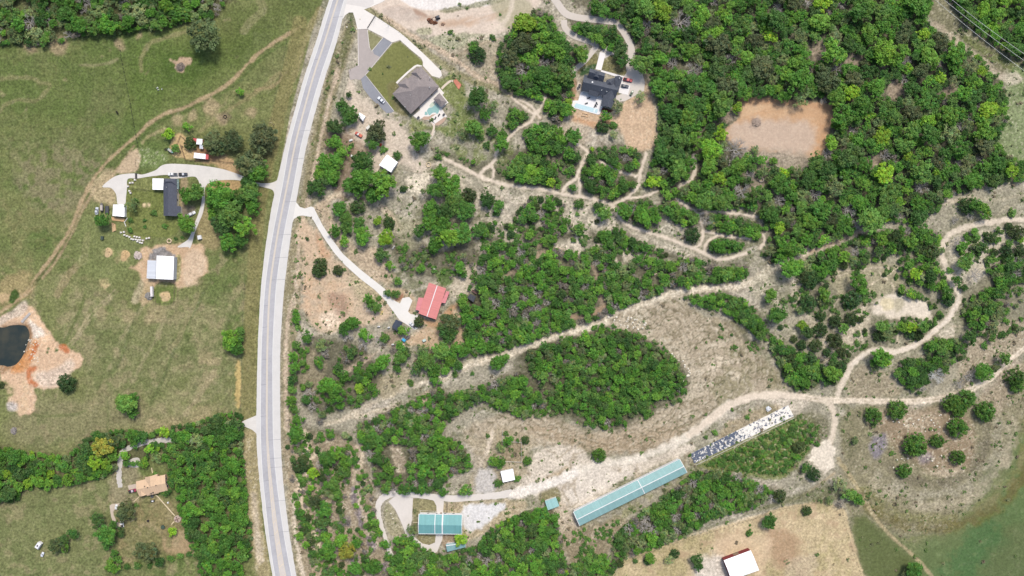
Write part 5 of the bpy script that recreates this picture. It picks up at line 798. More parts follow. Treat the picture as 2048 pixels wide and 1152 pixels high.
def where(x, y):
    d = [(math.hypot(x-a, y-b), a, b, n) for a, b, n in LMK]; q, a, b, n = min(d)
    ang = math.degrees(math.atan2(b-y, x-a)) % 360
    w = ['right of', 'above right of', 'above', 'above left of', 'left of', 'below left of', 'below', 'below right of'][int((ang+22.5)//45) % 8]
    return ('just ' if q < 60 else 'far ' if q > 170 else '')+w+' '+n
def size_word(r): return 'tiny' if r < 6 else 'small' if r < 10 else 'medium' if r < 14.5 else 'large' if r < 19 else 'very large'
caps = {'broadleaf_tree': 300, 'juniper_tree': 140, 'bare_tree': 130, 'shrub': 280, 'mesquite_tree': 140}
order = sorted(range(len(trees)), key=lambda i: -trees[i][2]); cnt = {}; indiv = set()
for i in order:
    n = KIND[trees[i][3]][0]; x, y, r = trees[i][:3]
    if x < -r or y < -r or x > 2048+r or y > 1152+r: continue
    if cnt.get(n, 0) < caps[n]: cnt[n] = cnt.get(n, 0)+1; indiv.add(i)
stuffq, stuffc = [], []; seen = {}
rt = random.Random(5)
for i, (x, y, r, k, phrase) in enumerate(trees):
    name, cat, proto, tones, hr, words = KIND[k]; R = r*S*1.06; h = R*hr*(.9+.25*rt.random())
    th = h-R*.95 if proto != 'bush' else -.1*R                    # height where the crown starts
    th = max(th, .15*R) if proto not in ('bush', 'cedar') else -.1*R if proto == 'bush' else .05*R
    wx, wy, _ = W(x, y, th+.5*R)
    yaw = rt.random()*6.283
    if tones:
        tn = np.array(rt.choice(tones), float)*(.88+.22*rt.random()); tn += (.06*rt.random())*(tn.mean()-tn); tint = alb(*tn)*1.33
    if i not in indiv:
        if k in 'bw': tint = alb(150, 142, 130)
        src = (BUSH if proto == 'bush' else LITE if proto != 'cedar' else LITE); q, c = src[rt.randrange(len(src))]
        sc3 = np.array([R*(.9+.2*rt.random()), R*(.9+.2*rt.random()), R*.95]); ca, sa = math.cos(yaw), math.sin(yaw)
        v = q*sc3; v = np.stack([v[..., 0]*ca-v[..., 1]*sa+wx, v[..., 0]*sa+v[..., 1]*ca+wy, v[..., 2]+th], -1)
        if k in 'bw': v = v[::3]; c = c[::3]
        stuffq.append(v); stuffc.append(c*tint); continue
    lab = f"{size_word(r)} {words} {'tree ' if cat == 'tree' and 'oak' not in words and 'juniper' not in words else '' if cat == 'tree' else 'shrub '}"
    lab += (phrase+', ' if phrase and len(phrase.split()) < 5 else '')+where(x, y)
    o = thing(name, lab, cat, (wx, wy, 0)); seen.setdefault(lab, []).append(o); o.rotation_euler.z = yaw
    if proto:
        me = PM[proto][rt.randrange(len(PM[proto]))]; c = bpy.data.objects.new('crown', me); COLL.objects.link(c); c.parent = o; c.location = (0, 0, th)
        c.scale = (R*(.92+.16*rt.random()), R*(.92+.16*rt.random()), R*.95); c.color = (*np.clip(tint, 0, 1), 1)
        if proto != 'bush':
            t = bpy.data.objects.new('trunk', TRUNK[rt.randrange(3)]); COLL.objects.link(t); t.parent = o; t.scale = (R*.9, R*.9, th+R*.55)
    else:
        a, b = WHITEP_ if k == 'w' else BAREP[rt.randrange(4)]
        for nm, me in (('trunk', a), ('crown', b)):
            c = bpy.data.objects.new(nm, me); COLL.objects.link(c); c.parent = o; c.scale = (R*1.05, R*1.05, R*.95)
for lab, os_ in seen.items():
    if len(os_) > 1:
        for o in os_: o['group'] = 'trees '+lab.split(' ', 1)[1] if o['category'] == 'tree' else 'shrubs '+lab.split(' ', 1)[1]
def stuff(name, q, c, label, cat):
    me = quads_mesh(name, q, c, LEAF); o = bpy.data.objects.new(name, me); COLL.objects.link(o); o.color = (1, 1, 1, 1)
    return tag(o, label, cat, None, 'stuff')
if stuffq: stuff('undergrowth', np.concatenate(stuffq), np.concatenate(stuffc), 'smaller green trees and brush filling the woods between the big crowns', 'brush')
# low weeds and seedlings on the open scrub
g = np.random.default_rng(77); n = 90000; px = g.random(n)*1500+580; py = g.random(n)*1170-8
ii = np.searchsorted(gx, px); jj = np.searchsorted(gy, py); dens = VEG[jj, ii]*(.06+.94*((N12[jj, ii]+.6*N30[jj, ii]+.4*N5[jj, ii]) > .28))*(px > np.interp(py, YS, eR)+6)
ok = g.random(n) < dens*.8
for p, w in KEEP+[(catmull(LT, 4), 6)]: ok &= segd(px, py, p, False) > w+1
PDA = np.array(PD, float); ok &= ~(inside(px, py, PDA) & (g.random(n) < .9))
for c in CLR+HARD: ok &= ~inside(px, py, c)
px, py = px[ok], py[ok]; n = len(px); rr = .3+1.3*g.random(n)**4; m = 9
ctr = np.stack([(px-1024)*S, (576-py)*S, np.zeros(n)], -1)
d = g.normal(size=(n, m, 3)); d /= np.linalg.norm(d, axis=2)[..., None]; d[..., 2] = np.abs(d[..., 2])
p = ctr[:, None]+d*rr[:, None, None]*(.3+.7*g.random((n, m, 1))); t = g.normal(size=(n, m, 3)); t[..., 2] *= .4; t /= np.linalg.norm(t, axis=2)[..., None]; bt = np.cross(t, [0, 0, 1.0]); s_ = (rr*.42)[:, None, None]
q = np.stack([p-t*s_, p-bt*s_, p+t*s_, p+bt*s_], 2).reshape(-1, 4, 3); q[..., 2] = np.maximum(q[..., 2], .03)
tn = np.where(g.random(n)[:, None] < .55, alb(108, 134, 72), np.where(g.random(n)[:, None] < .6, alb(128, 134, 92), alb(134, 122, 98)))*(.8+.5*g.random((n, 1)))
stuff('weeds', q, np.repeat(tn, m, 0), 'low weeds and seedlings scattered over the dry stony scrub', 'weeds')
# ---------------------------------------------------------------- buildings
def WP(px, h): return np.array(W(px[0], px[1], h))
def zz(x0, y0, k): return lambda *p: [(x0+a/k, y0+b/k) for a, b in p]     # reads points off an enlarged view
GLASS = mat('window_glass', (70, 78, 88), .15, 1, .05, spec=.6); TRIM = mat('white_trim', (244, 244, 242), .6, 2, .05); DOORM = mat('painted_door', (150, 128, 108), .6, 2, .08); DARKM = mat('dark_steel', (62, 62, 66), .6, 3, .15); RUBBER = mat('rubber', (40, 40, 42), .9, 4, .1); STEELM = mat('galvanised_steel', (196, 200, 204), .45, 3, .1, metal=.3)
class House:
    def __init__(s, name, label, cat, centre, wallm):
        s.o = thing(name, label, cat, W(*centre)); s.wm = wallm; s.walls = MB(); s.roofs = {}; s.caps = MB(); s.trim = MB(); s.slots = []
    def roof(s, m): return s.roofs.setdefault(m.name, (MB(), m))[0]
    def wallring(s, q, he, tops=None, over=.5):
        c = np.mean([WP(p, he)[:2] for p in q], 0); pts = []
        for p in q:
            v = WP(p, he)[:2]-c; l = np.linalg.norm(v); pts.append(c+v*(1-over*1.3/l))
        n = len(pts); s.last = pts
        for i in range(n):
            a, b = pts[i], pts[(i+1) % n]; s.walls.face([(*a, 0), (*b, 0), (*b, he-.04), (*a, he-.04)][::-1])
            s.slots.append((a, b, he))
        return pts
    def gable(s, q, he, hr, m, over=.5, cap=True, th=.14, wall=True, rf=.5):
        """q: eave corners a,b,c,d as seen in the photo; ridge runs along a-b, midway to d-c"""
        A, B, C, D = (WP(p, he) for p in q); r0 = A*(1-rf)+D*rf; r1 = B*(1-rf)+C*rf; r0[2] = r1[2] = hr; L = np.linalg.norm(B-A); b = s.roof(m)
        for e0, e1 in ((A, B), (C, D)):
            t0, t1 = (r0, r1) if e0 is A else (r1, r0); w = np.linalg.norm(t0-e0); pts = [e0, e1, t1, t0]; uv = [(0, 0), (L, 0), (L, w), (0, w)]
            if np.cross(pts[1]-pts[0], pts[2]-pts[1])[2] < 0: pts = pts[::-1]; uv = uv[::-1]
            b.slab(pts, th, uv)
        if cap: s.bar(r0, r1, .45, .07)
        if wall:
            P = s.wallring(q, he, None, over)
            for i, j, rr in ((1, 2, r1), (3, 0, r0)):
                a, c = P[i], P[j]; mid = (a+c)/2; s.walls.face([(*a, he-.05), (*c, he-.05), (*(a*(1-rf)+c*rf if i == 1 else a*rf+c*(1-rf)), hr-.25)])
        return r0, r1
    def bar(s, a, b, w, t, up=.02):
        d = np.array(b)-np.array(a); n = np.array([-d[1], d[0], 0]); n = n/np.linalg.norm(n)*w/2; a = np.array(a)+[0, 0, up+t]; b = np.array(b)+[0, 0, up+t]
        s.caps.slab([a-n, b-n, b+n, a+n], t)
    def hip(s, q, he, hr, m, f=.5, f2=None, over=.5, wall=True):
        A, B, C, D = (WP(p, he) for p in q); w = np.linalg.norm(D-A)/2; L = np.linalg.norm(B-A); k0 = min(f*w/L*2, .49); k1 = k0 if f2 is None else min(f2*w/L*2, .49)
        m0, m1 = (A+D)/2, (B+C)/2; r0 = m0+(m1-m0)*k0; r1 = m1+(m0-m1)*k1; r0[2] = r1[2] = hr; b = s.roof(m)
        for pts in ([A, B, r1, r0], [C, D, r0, r1], [B, C, r1], [D, A, r0]):
            u = pts[1]-pts[0]; l = np.linalg.norm(u); u = u/l; uv = [(float((p-pts[0])@u), float(np.linalg.norm((p-pts[0])-u*((p-pts[0])@u)))) for p in pts]
            if np.cross(pts[1]-pts[0], pts[2]-pts[1])[2] < 0: pts = pts[::-1]; uv = uv[::-1]
            b.slab(pts, .14, uv)
        if wall: s.wallring(q, he, None, over)
        return r0, r1
    def mono(s, q, h0, h1, m, over=.3, wall=True, th=.12):
        """low edge a-b at h0, high edge c-d at h1"""
        pts = [WP(q[0], h0), WP(q[1], h0), WP(q[2], h1), WP(q[3], h1)]; L = np.linalg.norm(pts[1]-pts[0]); w = np.linalg.norm(pts[3]-pts[0]); uv = [(0, 0), (L, 0), (L, w), (0, w)]
        if np.cross(pts[1]-pts[0], pts[2]-pts[1])[2] < 0: pts = pts[::-1]; uv = uv[::-1]
        s.roof(m).slab(pts, th, uv)
        if wall: s.wallring(q, min(h0, h1), None, over)
    def posts(s, q, h, r=.09):
        b = MB()
        for p in q: x, y, _ = WP(p, h); b.tube((x, y, 0), (x, y, h-.1), r, r, 6)
        b.build('post', TRIM, s.o)
    def done(s, windows=0, doors=1, capm=None, ww=1.3, wh=1.2, big=None):
        if s.walls.f: s.walls.build('wall', s.wm, s.o)
        for nm, (b, m) in s.roofs.items(): r = b.build('roof', m, s.o); s.r = r
        if s.caps.f: s.caps.build('ridge_cap', capm or TRIM, s.r)
        k = 0
        for a, b_, he in s.slots:
            L = np.linalg.norm(b_-a)
            if L < 4: continue
            d = (b_-a)/L; nrm = np.array([-d[1], d[0]]); c = (s.slots[0][0]+s.slots[0][1])/2; cen = np.mean([x for x, _, _ in s.slots], 0)
            if (a-cen)@nrm < 0: nrm = -nrm
            items = [('window', t) for t in np.linspace(0, 1, windows+2)[1:-1]] if windows else []
            if k < doors: items.append(('door', .5 if windows != 1 else .3))
            k += 1; yaw = math.atan2(d[1], d[0])
            for kind, t in items:
                p = a+(b_-a)*t+nrm*.03
                if kind == 'window':
                    f = MB(); f.box((*p, 1.0), (ww+.2, .08, min(wh, he-1.6)+.2), yaw); fo = f.build('window', TRIM, s.o); g = MB(); q = p+nrm*.03; g.box((*q, 1.1), (ww, .06, min(wh, he-1.6)), yaw); g.build('pane', GLASS, fo)
                else:
                    f = MB(); w_, h_ = (big if big else (1.1, 2.1)); f.box((*p, .0), (min(w_, L*.7), .12, min(h_, he-.3)), yaw); do = f.build('door', DOORM, s.o); hn = MB(); q = p+nrm*.1+d*w_*.35; hn.box((*q, 1.0), (.12, .1, .12), yaw); hn.build('handle', DARKM, do)
        return s.o
SLATE = mat('slate_blue_shingle', (84, 88, 100), .85, 2, .12, shingle=True); SLATE2 = mat('charcoal_shingle', (84, 89, 99), .85, 2, .12, shingle=True); TAUPE = mat('taupe_shingle', (146, 137, 135), .85, 2, .12, shingle=True); TANR = mat('tan_roof', (226, 194, 160), .7, 1, .07, rib=.6)
WMET = mat('white_metal_roof', (285, 285, 286), .45, 1, .03, rib=.9); GMET = mat('grey_ribbed_metal_roof', (226, 230, 236), .4, 1, .06, rib=.75); TEAL = mat('green_metal_roof', (124, 180, 180), .42, .8, .1, rib=.9); TEAL2 = mat('pale_green_metal_roof', (150, 190, 188), .42, .6, .1, rib=.9); TEAL3 = mat('light_teal_metal_roof', (166, 210, 206), .42, 1, .05, rib=.8); REDM = mat('pinkish_red_metal_roof', (230, 146, 141), .45, 1, .04, rib=.7); REDM2 = mat('faded_red_metal_roof', (230, 146, 148), .45, 1, .05, rib=.7); REDP = mat('red_painted_metal', (222, 106, 106), .5, 2, .08); DKM = mat('dark_metal_roof', (72, 80, 94), .5, 1, .1, rib=.6)
CREAMW = mat('cream_siding', (228, 220, 204), .8, 2, .06); WHW = mat('white_siding', (240, 240, 240), .7, 2, .05); BRICKW = mat('tan_brick', (190, 160, 140), .85, 5, .12); REDW = mat('dark_red_siding', (140, 60, 62), .7, 2, .1); GRW = mat('grey_siding', (188, 196, 206), .6, 2, .06); DKW = mat('dark_wood_siding', (96, 66, 56), .8, 3, .15)
# slate roofed farmhouse
f = zz(180, 320, 6.4)
h = House('farmhouse', 'long farmhouse with slate blue shingle roof beside a flat white carport', 'house', (340, 395), CREAMW)
h.gable(f((942, 716), (940, 300), (1112, 296), (1112, 720)), 2.8, 4.6, SLATE, rf=.47, cap=False); h.hip(f((952, 236), (1108, 238), (1112, 330), (938, 318)), 2.9, 4.5, SLATE, f=.5, wall=False)
h.mono(f((1160, 690), (1160, 592), (1110, 588), (1110, 700)), 2.5, 2.8, SLATE); h.mono(f((1140, 372), (1138, 246), (1108, 246), (1108, 372)), 2.3, 2.7, mat('green_awning_metal', (110, 132, 128), .5, 1, .08, rib=.5), wall=False)
b = MB()
for x, y in f((988, 350), (1125, 288), (1120, 362), (1118, 412)): b.tube(tuple(W(x, y, 3.4)), (*W(x, y, 3.4)[:2], 4.6 if x < 336 else 3.3), .14, .14, 8)
h.done(3, 2); b.build('roof_vent', TRIM, h.r)
h = House('carport', 'flat white metal carport attached left of the slate roofed farmhouse', 'carport', (316, 368), WHW); h.mono(f((800, 378), (800, 236), (942, 238), (936, 382)), 2.4, 2.5, WMET, wall=False, th=.1); h.posts(f((808, 372), (808, 242), (930, 376), (930, 244)), 2.4); h.done(0, 0)
h = House('shed', 'small square white metal shed above a plywood deck', 'shed', (237, 421), WHW); h.gable(f((288, 714), (296, 570), (442, 572), (440, 728)), 2.6, 3.1, WMET, cap=False, over=.2); h.done(0, 1, big=(2.4, 2.1))
# white barn
f = zz(270, 480, 8.23)
h = House('barn', 'big white metal barn with grey ribbed lean-to on its left side', 'barn', (330, 537), GRW); h.gable(f((345, 640), (358, 256), (642, 272), (628, 652)), 4.2, 5.4, WMET, over=.15, cap=False); h.mono(f((190, 632), (206, 332), (350, 338), (340, 640)), 3.0, 3.7, GMET, wall=False); h.posts(f((196, 626), (210, 338), (202, 480)), 3.0); h.done(0, 2, big=(3.6, 3.2))
# red and white sheds
f = zz(320, 250, 7.68)
h = House('loafing_shed', 'long white metal loafing shed with a red right end', 'shed', (402, 313), mat('barn_red_siding', (168, 82, 78), .7, 2, .1)); h.mono(f((516, 505), (698, 524), (702, 446), (526, 424)), 2.5, 2.8, WMET, over=.15); h.mono(f((699, 524), (742, 530), (746, 451), (703, 446)), 2.5, 2.8, REDP, wall=False); h.done(0, 1)
h = House('loafing_shed', 'short white shed with faded red left end under the live oaks', 'shed', (400, 283), mat('barn_red_siding', (168, 82, 78))); h.mono(f((556, 294), (650, 302), (652, 216), (566, 210)), 2.5, 2.8, WMET, over=.15); h.mono(f((496, 236), (555, 262), (565, 210), (500, 195)), 2.5, 2.8, REDP, wall=False); h.mono(f((606, 364), (662, 368), (660, 306), (608, 302)), 2.0, 2.3, GMET, wall=False); h.done(0, 0)
# tan house
f = zz(200, 920, 7.68)
h = House('house', 'tan metal roofed ranch house beside a red pickup on a slab', 'house', (300, 972), BRICKW)
h.gable(f((604, 560), (560, 330), (1003, 228), (1040, 474))[0:1]+f((1044, 470))+f((1000, 224))+f((552, 330)), 2.8, 4.2, TANR, cap=False); h.gable(f((700, 418), (690, 265), (880, 216), (902, 384)), 2.9, 4.5, TANR, over=.7, cap=False); h.mono(f((722, 553), (906, 508), (898, 486), (716, 530)), 2.5, 2.9, TANR, wall=False); h.gable(f((575, 430), (604, 562), (706, 538), (690, 420)), 2.85, 3.9, TANR, cap=False, wall=False)
h.done(3, 2); b = MB()
for x, y in f((692, 400), (735, 418), (865, 386), (778, 518), (812, 500)): p = W(x, y, 4); b.tube((p[0], p[1], 3.2), (p[0], p[1], 4.9), .22, .22, 8)
b.build('roof_vent', DARKM, h.r)
# pool house
f = zz(780, 120, 8.23)
h = House('house', 'large taupe shingle hip roofed house between concrete drive and freeform pool', 'house', (830, 178), BRICKW)
h.hip(f((40, 555), (505, 102), (808, 440), (340, 888)), 3.0, 6.4, TAUPE, f=.62, over=.6)
h.hip(f((270, 560), (120, 392), (270, 285), (400, 430)), 3.0, 5.4, TAUPE, f=.05, f2=.7, over=.6); h.hip(f((470, 360), (345, 215), (445, 118), (560, 300)), 3.0, 5.5, TAUPE, f=.05, f2=.7, over=.6); h.mono(f((496, 742), (640, 610), (600, 572), (460, 706)), 2.7, 3.1, TAUPE, wall=False)
h.done(3, 2); b = MB()
for x, y in f((335, 578), (650, 452), (655, 296), (250, 770)): p = W(x, y, 5); b.tube((p[0], p[1], 3.6), (p[0], p[1], 5.6), .18, .18, 8)
b.build('roof_vent', TRIM, h.r)
h = House('cabana', 'taupe shingle roofed open cabana standing beside the freeform pool', 'cabana', (880, 200), CREAMW); h.hip(f((712, 642), (842, 776), (938, 692), (816, 540)), 2.7, 4.0, TAUPE, f=.5, wall=False); h.posts(f((728, 645), (842, 762), (922, 692), (818, 552)), 2.7, .16); h.done(0, 0)
# dark house
f = zz(1130, 90, 7.2)
h = House('house', 'large charcoal shingle house with white pool terrace in the woods', 'house', (1205, 180), mat('white_board_siding', (222, 220, 216), .75, 2, .06))
h.gable(f((236, 656), (720, 780), (775, 575), (268, 455)), 3.0, 6.2, SLATE2, over=.7, cap=False); h.gable(f((322, 480), (548, 548), (578, 402), (360, 336)), 3.1, 6.0, SLATE2, over=.7, cap=False)
h.gable(f((515, 882), (570, 650), (748, 690), (688, 922)), 3.1, 5.8, SLATE2, over=.9, cap=False); h.gable(f((682, 650), (720, 448), (832, 470), (764, 680)), 3.0, 5.0, SLATE2, over=.6, cap=False); h.hip(f((556, 600), (600, 500), (722, 470), (690, 625)), 3.1, 5.4, SLATE2, f=.4, over=.7)
h.gable(f((418, 455), (420, 382), (494, 404), (488, 472)), 5.0, 6.1, SLATE2, cap=False, wall=False); h.mono(f((335, 712), (470, 752), (488, 680), (345, 640)), 3.2, 4.4, SLATE2, wall=False); h.mono(f((270, 505), (330, 520), (335, 440), (280, 425)), 2.6, 3.0, SLATE2, wall=False)
h.done(2, 2); b = MB()
for x, y, r in ((394, 537, .5), (528, 650, .2), (602, 670, .2), (785, 478, .25)): p = f((x, y))[0]; p = W(*p, 5.5); b.tube((p[0], p[1], 4), (p[0], p[1], 5.9), r, r, 10)
b.build('roof_vent', TRIM, h.r)
g_ = MB(); q = [WP(p, 3)[:2] for p in f((548, 884), (700, 928), (650, 962), (540, 932))]; g_.prism([tuple(p) for p in q][::-1], .1, .35); g_.build('porch_deck', mat('redwood_deck', (110, 62, 52), .8, 2, .12), h.o)
# white sheds, red roofed house and its outbuildings
f = zz(660, 200, 7.68)
h = House('shed', 'small white ridged shed tucked under dark oaks near the asphalt drive', 'shed', (723, 233), WHW); h.gable(f((430, 238), (455, 190), (542, 250), (512, 322))[0:1]+f((508, 326))+f((542, 250))+f((452, 192)), 2.4, 2.9, WMET, over=.1, cap=False); h.done(0, 1)
h = House('barn', 'square flat white metal barn set diamond-wise beside the dirt lane', 'barn', (776, 327), WHW); h.gable(f((752, 1000), (936, 1112), (1040, 956), (880, 838)), 3.0, 3.6, WMET, over=.15, cap=False); h.done(0, 1, big=(3, 2.6))
f = zz(760, 550, 7.68)
h = House('house', 'red metal roofed house with a white ridge line and two side wings', 'house', (865, 602), CREAMW)
h.gable(f((590, 588), (752, 116), (1016, 205), (862, 684)), 3.2, 4.8, REDM, rf=.5); h.mono(f((545, 532), (592, 346), (668, 350), (612, 552)), 2.6, 3.1, REDM2); h.mono(f((1004, 434), (1068, 260), (1018, 244), (944, 424)), 2.6, 3.1, REDM2); h.done(3, 2)
h = House('shed', 'dark grey metal shed half hidden by a green tree', 'shed', (795, 650), mat('dark_grey_siding', (110, 114, 120), .7, 2, .1)); h.gable(f((180, 795), (245, 682), (345, 727), (272, 864)), 2.6, 3.4, DKM, cap=False, over=.2); h.done(0, 1)
h = House('shed', 'small black roofed shed beside a brown flatbed trailer', 'shed', (944, 596), mat('dark_grey_siding', (110, 114, 120))); h.gable(f((1340, 350), (1385, 286), (1476, 334), (1436, 420)), 2.3, 2.9, mat('black_shingle', (76, 78, 84), .85, 2, .12, shingle=True), cap=False, over=.2); h.done(0, 1)
# green roofed barn house
f = zz(820, 1000, 9.6)
h = House('barn_house', 'teal green metal roofed barn house with white seams inside the gravel loop', 'house', (881, 1047), WHW)
r0, r1 = h.gable(f((168, 268), (1006, 282), (1000, 656), (160, 648)), 3.6, 5.3, TEAL, over=.4, cap=False)
A, B, C, D = (WP(p, 3.6) for p in f((168, 268), (1006, 282), (1000, 656), (160, 648)))
for t, w in ((0.004, .35), (.378, .4), (.55, .75), (.996, .35)):
    e0, e1, rr = A+(B-A)*t, D+(C-D)*t, r0+(r1-r0)*t; h.bar(e0, rr, w, .08); h.bar(rr, e1, w, .08)
h.bar(A, B, .3, .05); h.bar(D, C, .3, .05); h.done(4, 2)
b = MB(); q = [WP(p, 0)[:2] for p in f((198, 196), (500, 205), (500, 236), (198, 236))]; 
for i in range(4): a_, c_ = q[i], q[(i+1) % 4]; b.tube((*a_, 1), (*c_, 1), .07, .07, 5); b.tube((*a_, 0), (*a_, 1.1), .08, .08, 5)
b.build('porch_rail', TRIM, h.o)
h = House('shed', 'small slanted teal roofed shed under a round green tree', 'shed', (911, 1095), WHW); h.gable(f((690, 848), (1052, 806), (1072, 905), (715, 997)), 2.6, 3.5, TEAL2, rf=.12, over=.2); h.done(0, 1)
f = zz(960, 860, 6.775)
h = House('shed', 'light teal flat roofed shed by the pale gravel track', 'shed', (1104, 1007), WHW); h.mono(f((920, 1088), (1076, 1030), (1030, 914), (880, 964)), 2.4, 2.8, TEAL3, over=.15); h.done(0, 1)
h = House('stable', 'white flat roofed stable between two shrubs above the pale track', 'stable', (1016, 951), WHW); h.mono(f((312, 710), (474, 674), (448, 530), (278, 564)), 2.6, 2.9, WMET, over=.15); h.done(0, 1, big=(2.4, 2))
# long green barn
f = zz(1130, 900, 7.2)
Q = f((120, 890), (1650, 130), (1760, 325), (212, 1094)); h = House('stable_barn', 'very long pale green metal roofed stable barn on the limestone slope', 'barn', (1260, 985), WHW)
r0, r1 = h.gable(Q, 3.2, 4.5, TEAL2, over=.35); A, B, C, D = (WP(p, 3.2) for p in Q); t = .605
h.bar(A+(B-A)*t, r0+(r1-r0)*t, .4, .06); h.bar(r0+(r1-r0)*t, D+(C-D)*t, .4, .06); h.bar(A, r0, .3, .05); h.bar(r0, D, .3, .05); h.bar(B, r1, .3, .05); h.bar(r1, C, .3, .05); h.bar(A, B, .2, .05)
h.done(0, 0)
for k in range(26):
    p = A+(B-A)*((k+.5)/26); d = (B-A)/np.linalg.norm(B-A); n = np.array([-d[1], d[0], 0]); c = p-n*.3; b = MB(); b.box((c[0], c[1], .3), (1.9, .12, 2.2), math.atan2(d[1], d[0])); b.build('stall_door', TRIM, h.o)
# white roofed red barn
f = zz(1430, 1080, 16)
h = House('barn', 'white roofed barn with dark red walls on the tan paddock', 'barn', (1483, 1130), REDW); h.gable(f((282, 652), (1142, 332), (1412, 968), (520, 1276)), 4.4, 5.6, WMET, over=.1, cap=False, rf=.32); h.done(0, 2, big=(3.4, 3.2))
# ruined slab
f = zz(1370, 800, 8.23)
SLABM = bpy.data.materials.new('broken_slab'); SLABM.use_nodes = True; t = SLABM.node_tree; pb = t.nodes['Principled BSDF']; pb.inputs['Roughness'].default_value = .9
tc = node(t, 'ShaderNodeTexCoord'); uvn = node(t, 'ShaderNodeUVMap'); sx = node(t, 'ShaderNodeSeparateXYZ'); t.links.new(uvn.outputs[0], sx.inputs[0]); n1 = node(t, 'ShaderNodeTexNoise', Scale=.55, Detail=6.0, Roughness=.7); t.links.new(tc.outputs['Object'], n1.inputs['Vector'])
ma = node(t, 'ShaderNodeMapRange'); ma.inputs[1].default_value = 29; ma.inputs[2].default_value = 33; ma.inputs[3].default_value = .05; ma.inputs[4].default_value = -.065; t.links.new(sx.outputs[0], ma.inputs[0]); ad = node(t, 'ShaderNodeMath', operation='ADD'); t.links.new(n1.outputs[0], ad.inputs[0]); t.links.new(ma.outputs[0], ad.inputs[1])
cr = node(t, 'ShaderNodeValToRGB'); cr.color_ramp.elements[0].position = .47; cr.color_ramp.elements[0].color = (*alb(246, 240, 228), 1); cr.color_ramp.elements[1].position = .53; cr.color_ramp.elements[1].color = (*alb(88, 98, 116), 1); t.links.new(ad.outputs[0], cr.inputs[0]); n2 = node(t, 'ShaderNodeTexNoise', Scale=1.6, Detail=4.0); t.links.new(tc.outputs['Object'], n2.inputs['Vector']); mr = node(t, 'ShaderNodeMapRange'); mr.inputs[3].default_value = .7; mr.inputs[4].default_value = 1.3; t.links.new(n2.outputs[0], mr.inputs[0]); vs = node(t, 'ShaderNodeVectorMath', operation='SCALE'); t.links.new(cr.outputs[0], vs.inputs[0]); t.links.new(mr.outputs[0], vs.inputs['Scale']); t.links.new(vs.outputs[0], pb.inputs['Base Color'])
q = [WP(p, .2) for p in f((82, 890), (160, 1040), (1792, 268), (1700, 82))]; so_ = thing('ruined_slab', 'long ruined concrete floor half covered in broken dark shingles', 'slab', W(1480, 870)); b = MB(); L = np.linalg.norm(q[3]-q[0]); w = np.linalg.norm(q[1]-q[0]); b.slab([q[0], q[1], q[2], q[3]], .25, [(0, 0), (0, w), (L, w), (L, 0)]); b.build('floor', SLABM, so_)
b = MB(); a_, c_ = q[1]+[.6, -1.2, 0], q[2]+[.4, -1, 0]
b.tube((a_[0], a_[1], .15), (c_[0], c_[1], .15), .16, .16, 5); b.build('edge_beam', mat('pale_beam', (206, 200, 190)), so_)
b = MB(); g = np.random.default_rng(4); 
for k in range(150):
    u, v = g.random()**1.6, g.random(); p = q[0]+(q[3]-q[0])*u*.98+(q[1]-q[0])*v*.95; s_ = .3+.6*g.random(); b.box((p[0], p[1], .2), (s_, s_*.7, .06+.12*g.random()), g.random()*3)
b.build('rubble', mat('shingle_rubble', (110, 118, 134), .9, 2, .2), so_)
# ---------------------------------------------------------------- terraces, pools
def world_poly(pts, smooth=False): 
    q = [W(x, y)[:2] for x, y in (catmull(pts, 6, True) if smooth else pts)]; a = sum(q[i][0]*q[(i+1) % len(q)][1]-q[(i+1) % len(q)][0]*q[i][1] for i in range(len(q)))
    return q if a > 0 else q[::-1]
def plate(name, pts, m, z, th, label=None, cat=None, parent=None, smooth=False):
    b = MB(); b.prism(world_poly(pts, smooth), max(z-th, .005), z)
    if parent: return b.build(name, m, parent)
    q = b.v[0]; return single(b, name, m, label, cat, (q[0], q[1], 0))
POOLC = mat('pool_coping', (246, 242, 234), .7, 1.5, .05); PATIO = mat('patio_concrete', (242, 236, 228), .85, .8, .05); BRICKP = mat('brown_pavers', (196, 168, 146), .85, 4, .15)
def pool_water(name, rgb):
    m = mat(name, rgb, .08, .5, .06, spec=.5); return m
f = zz(780, 120, 8.23)
poly_sheet('patio', f((812, 452), (890, 545), (868, 575), (850, 560), (962, 700), (850, 800), (890, 860), (940, 930), (735, 1076), (662, 1000), (560, 985), (515, 965), (470, 980), (380, 918), (490, 830), (488, 780), (470, 730), (560, 640), (690, 560)), PATIO, .16, th=.16)
poly_sheet('patio', f((640, 985), (690, 985), (745, 1075), (800, 1080), (880, 1030), (925, 960), (905, 935), (740, 1050), (660, 960), (760, 890), (690, 900), (640, 930), (560, 930), (520, 965), (560, 990)), BRICKP, .165)
pl = thing('swimming_pool', 'small freeform pool with round spa shelf behind the taupe house', 'pool', W(*f((700, 800))[0]))
plate('coping', f((598, 830), (632, 782), (645, 735), (690, 690), (745, 690), (768, 720), (832, 782), (800, 888), (742, 878), (700, 888), (650, 925), (605, 875)), POOLC, .22, .2, parent=pl, smooth=True)
plate('water', f((612, 830), (645, 788), (700, 775), (756, 712), (818, 782), (788, 884), (742, 866), (694, 876), (652, 912), (618, 870)), pool_water('pool_water_green', (150, 192, 186)), .25, .1, parent=pl, smooth=True); plate('shelf', f((652, 745), (690, 700), (738, 700), (745, 730), (700, 770), (655, 772)), mat('pool_shelf', (206, 216, 196), .2, 2, .06), .26, .1, parent=pl, smooth=True); plate('spa', f((570, 905), (575, 855), (600, 848), (625, 890), (612, 905)), pool_water('pool_water_green', (150, 192, 186)), .25, .1, parent=pl)
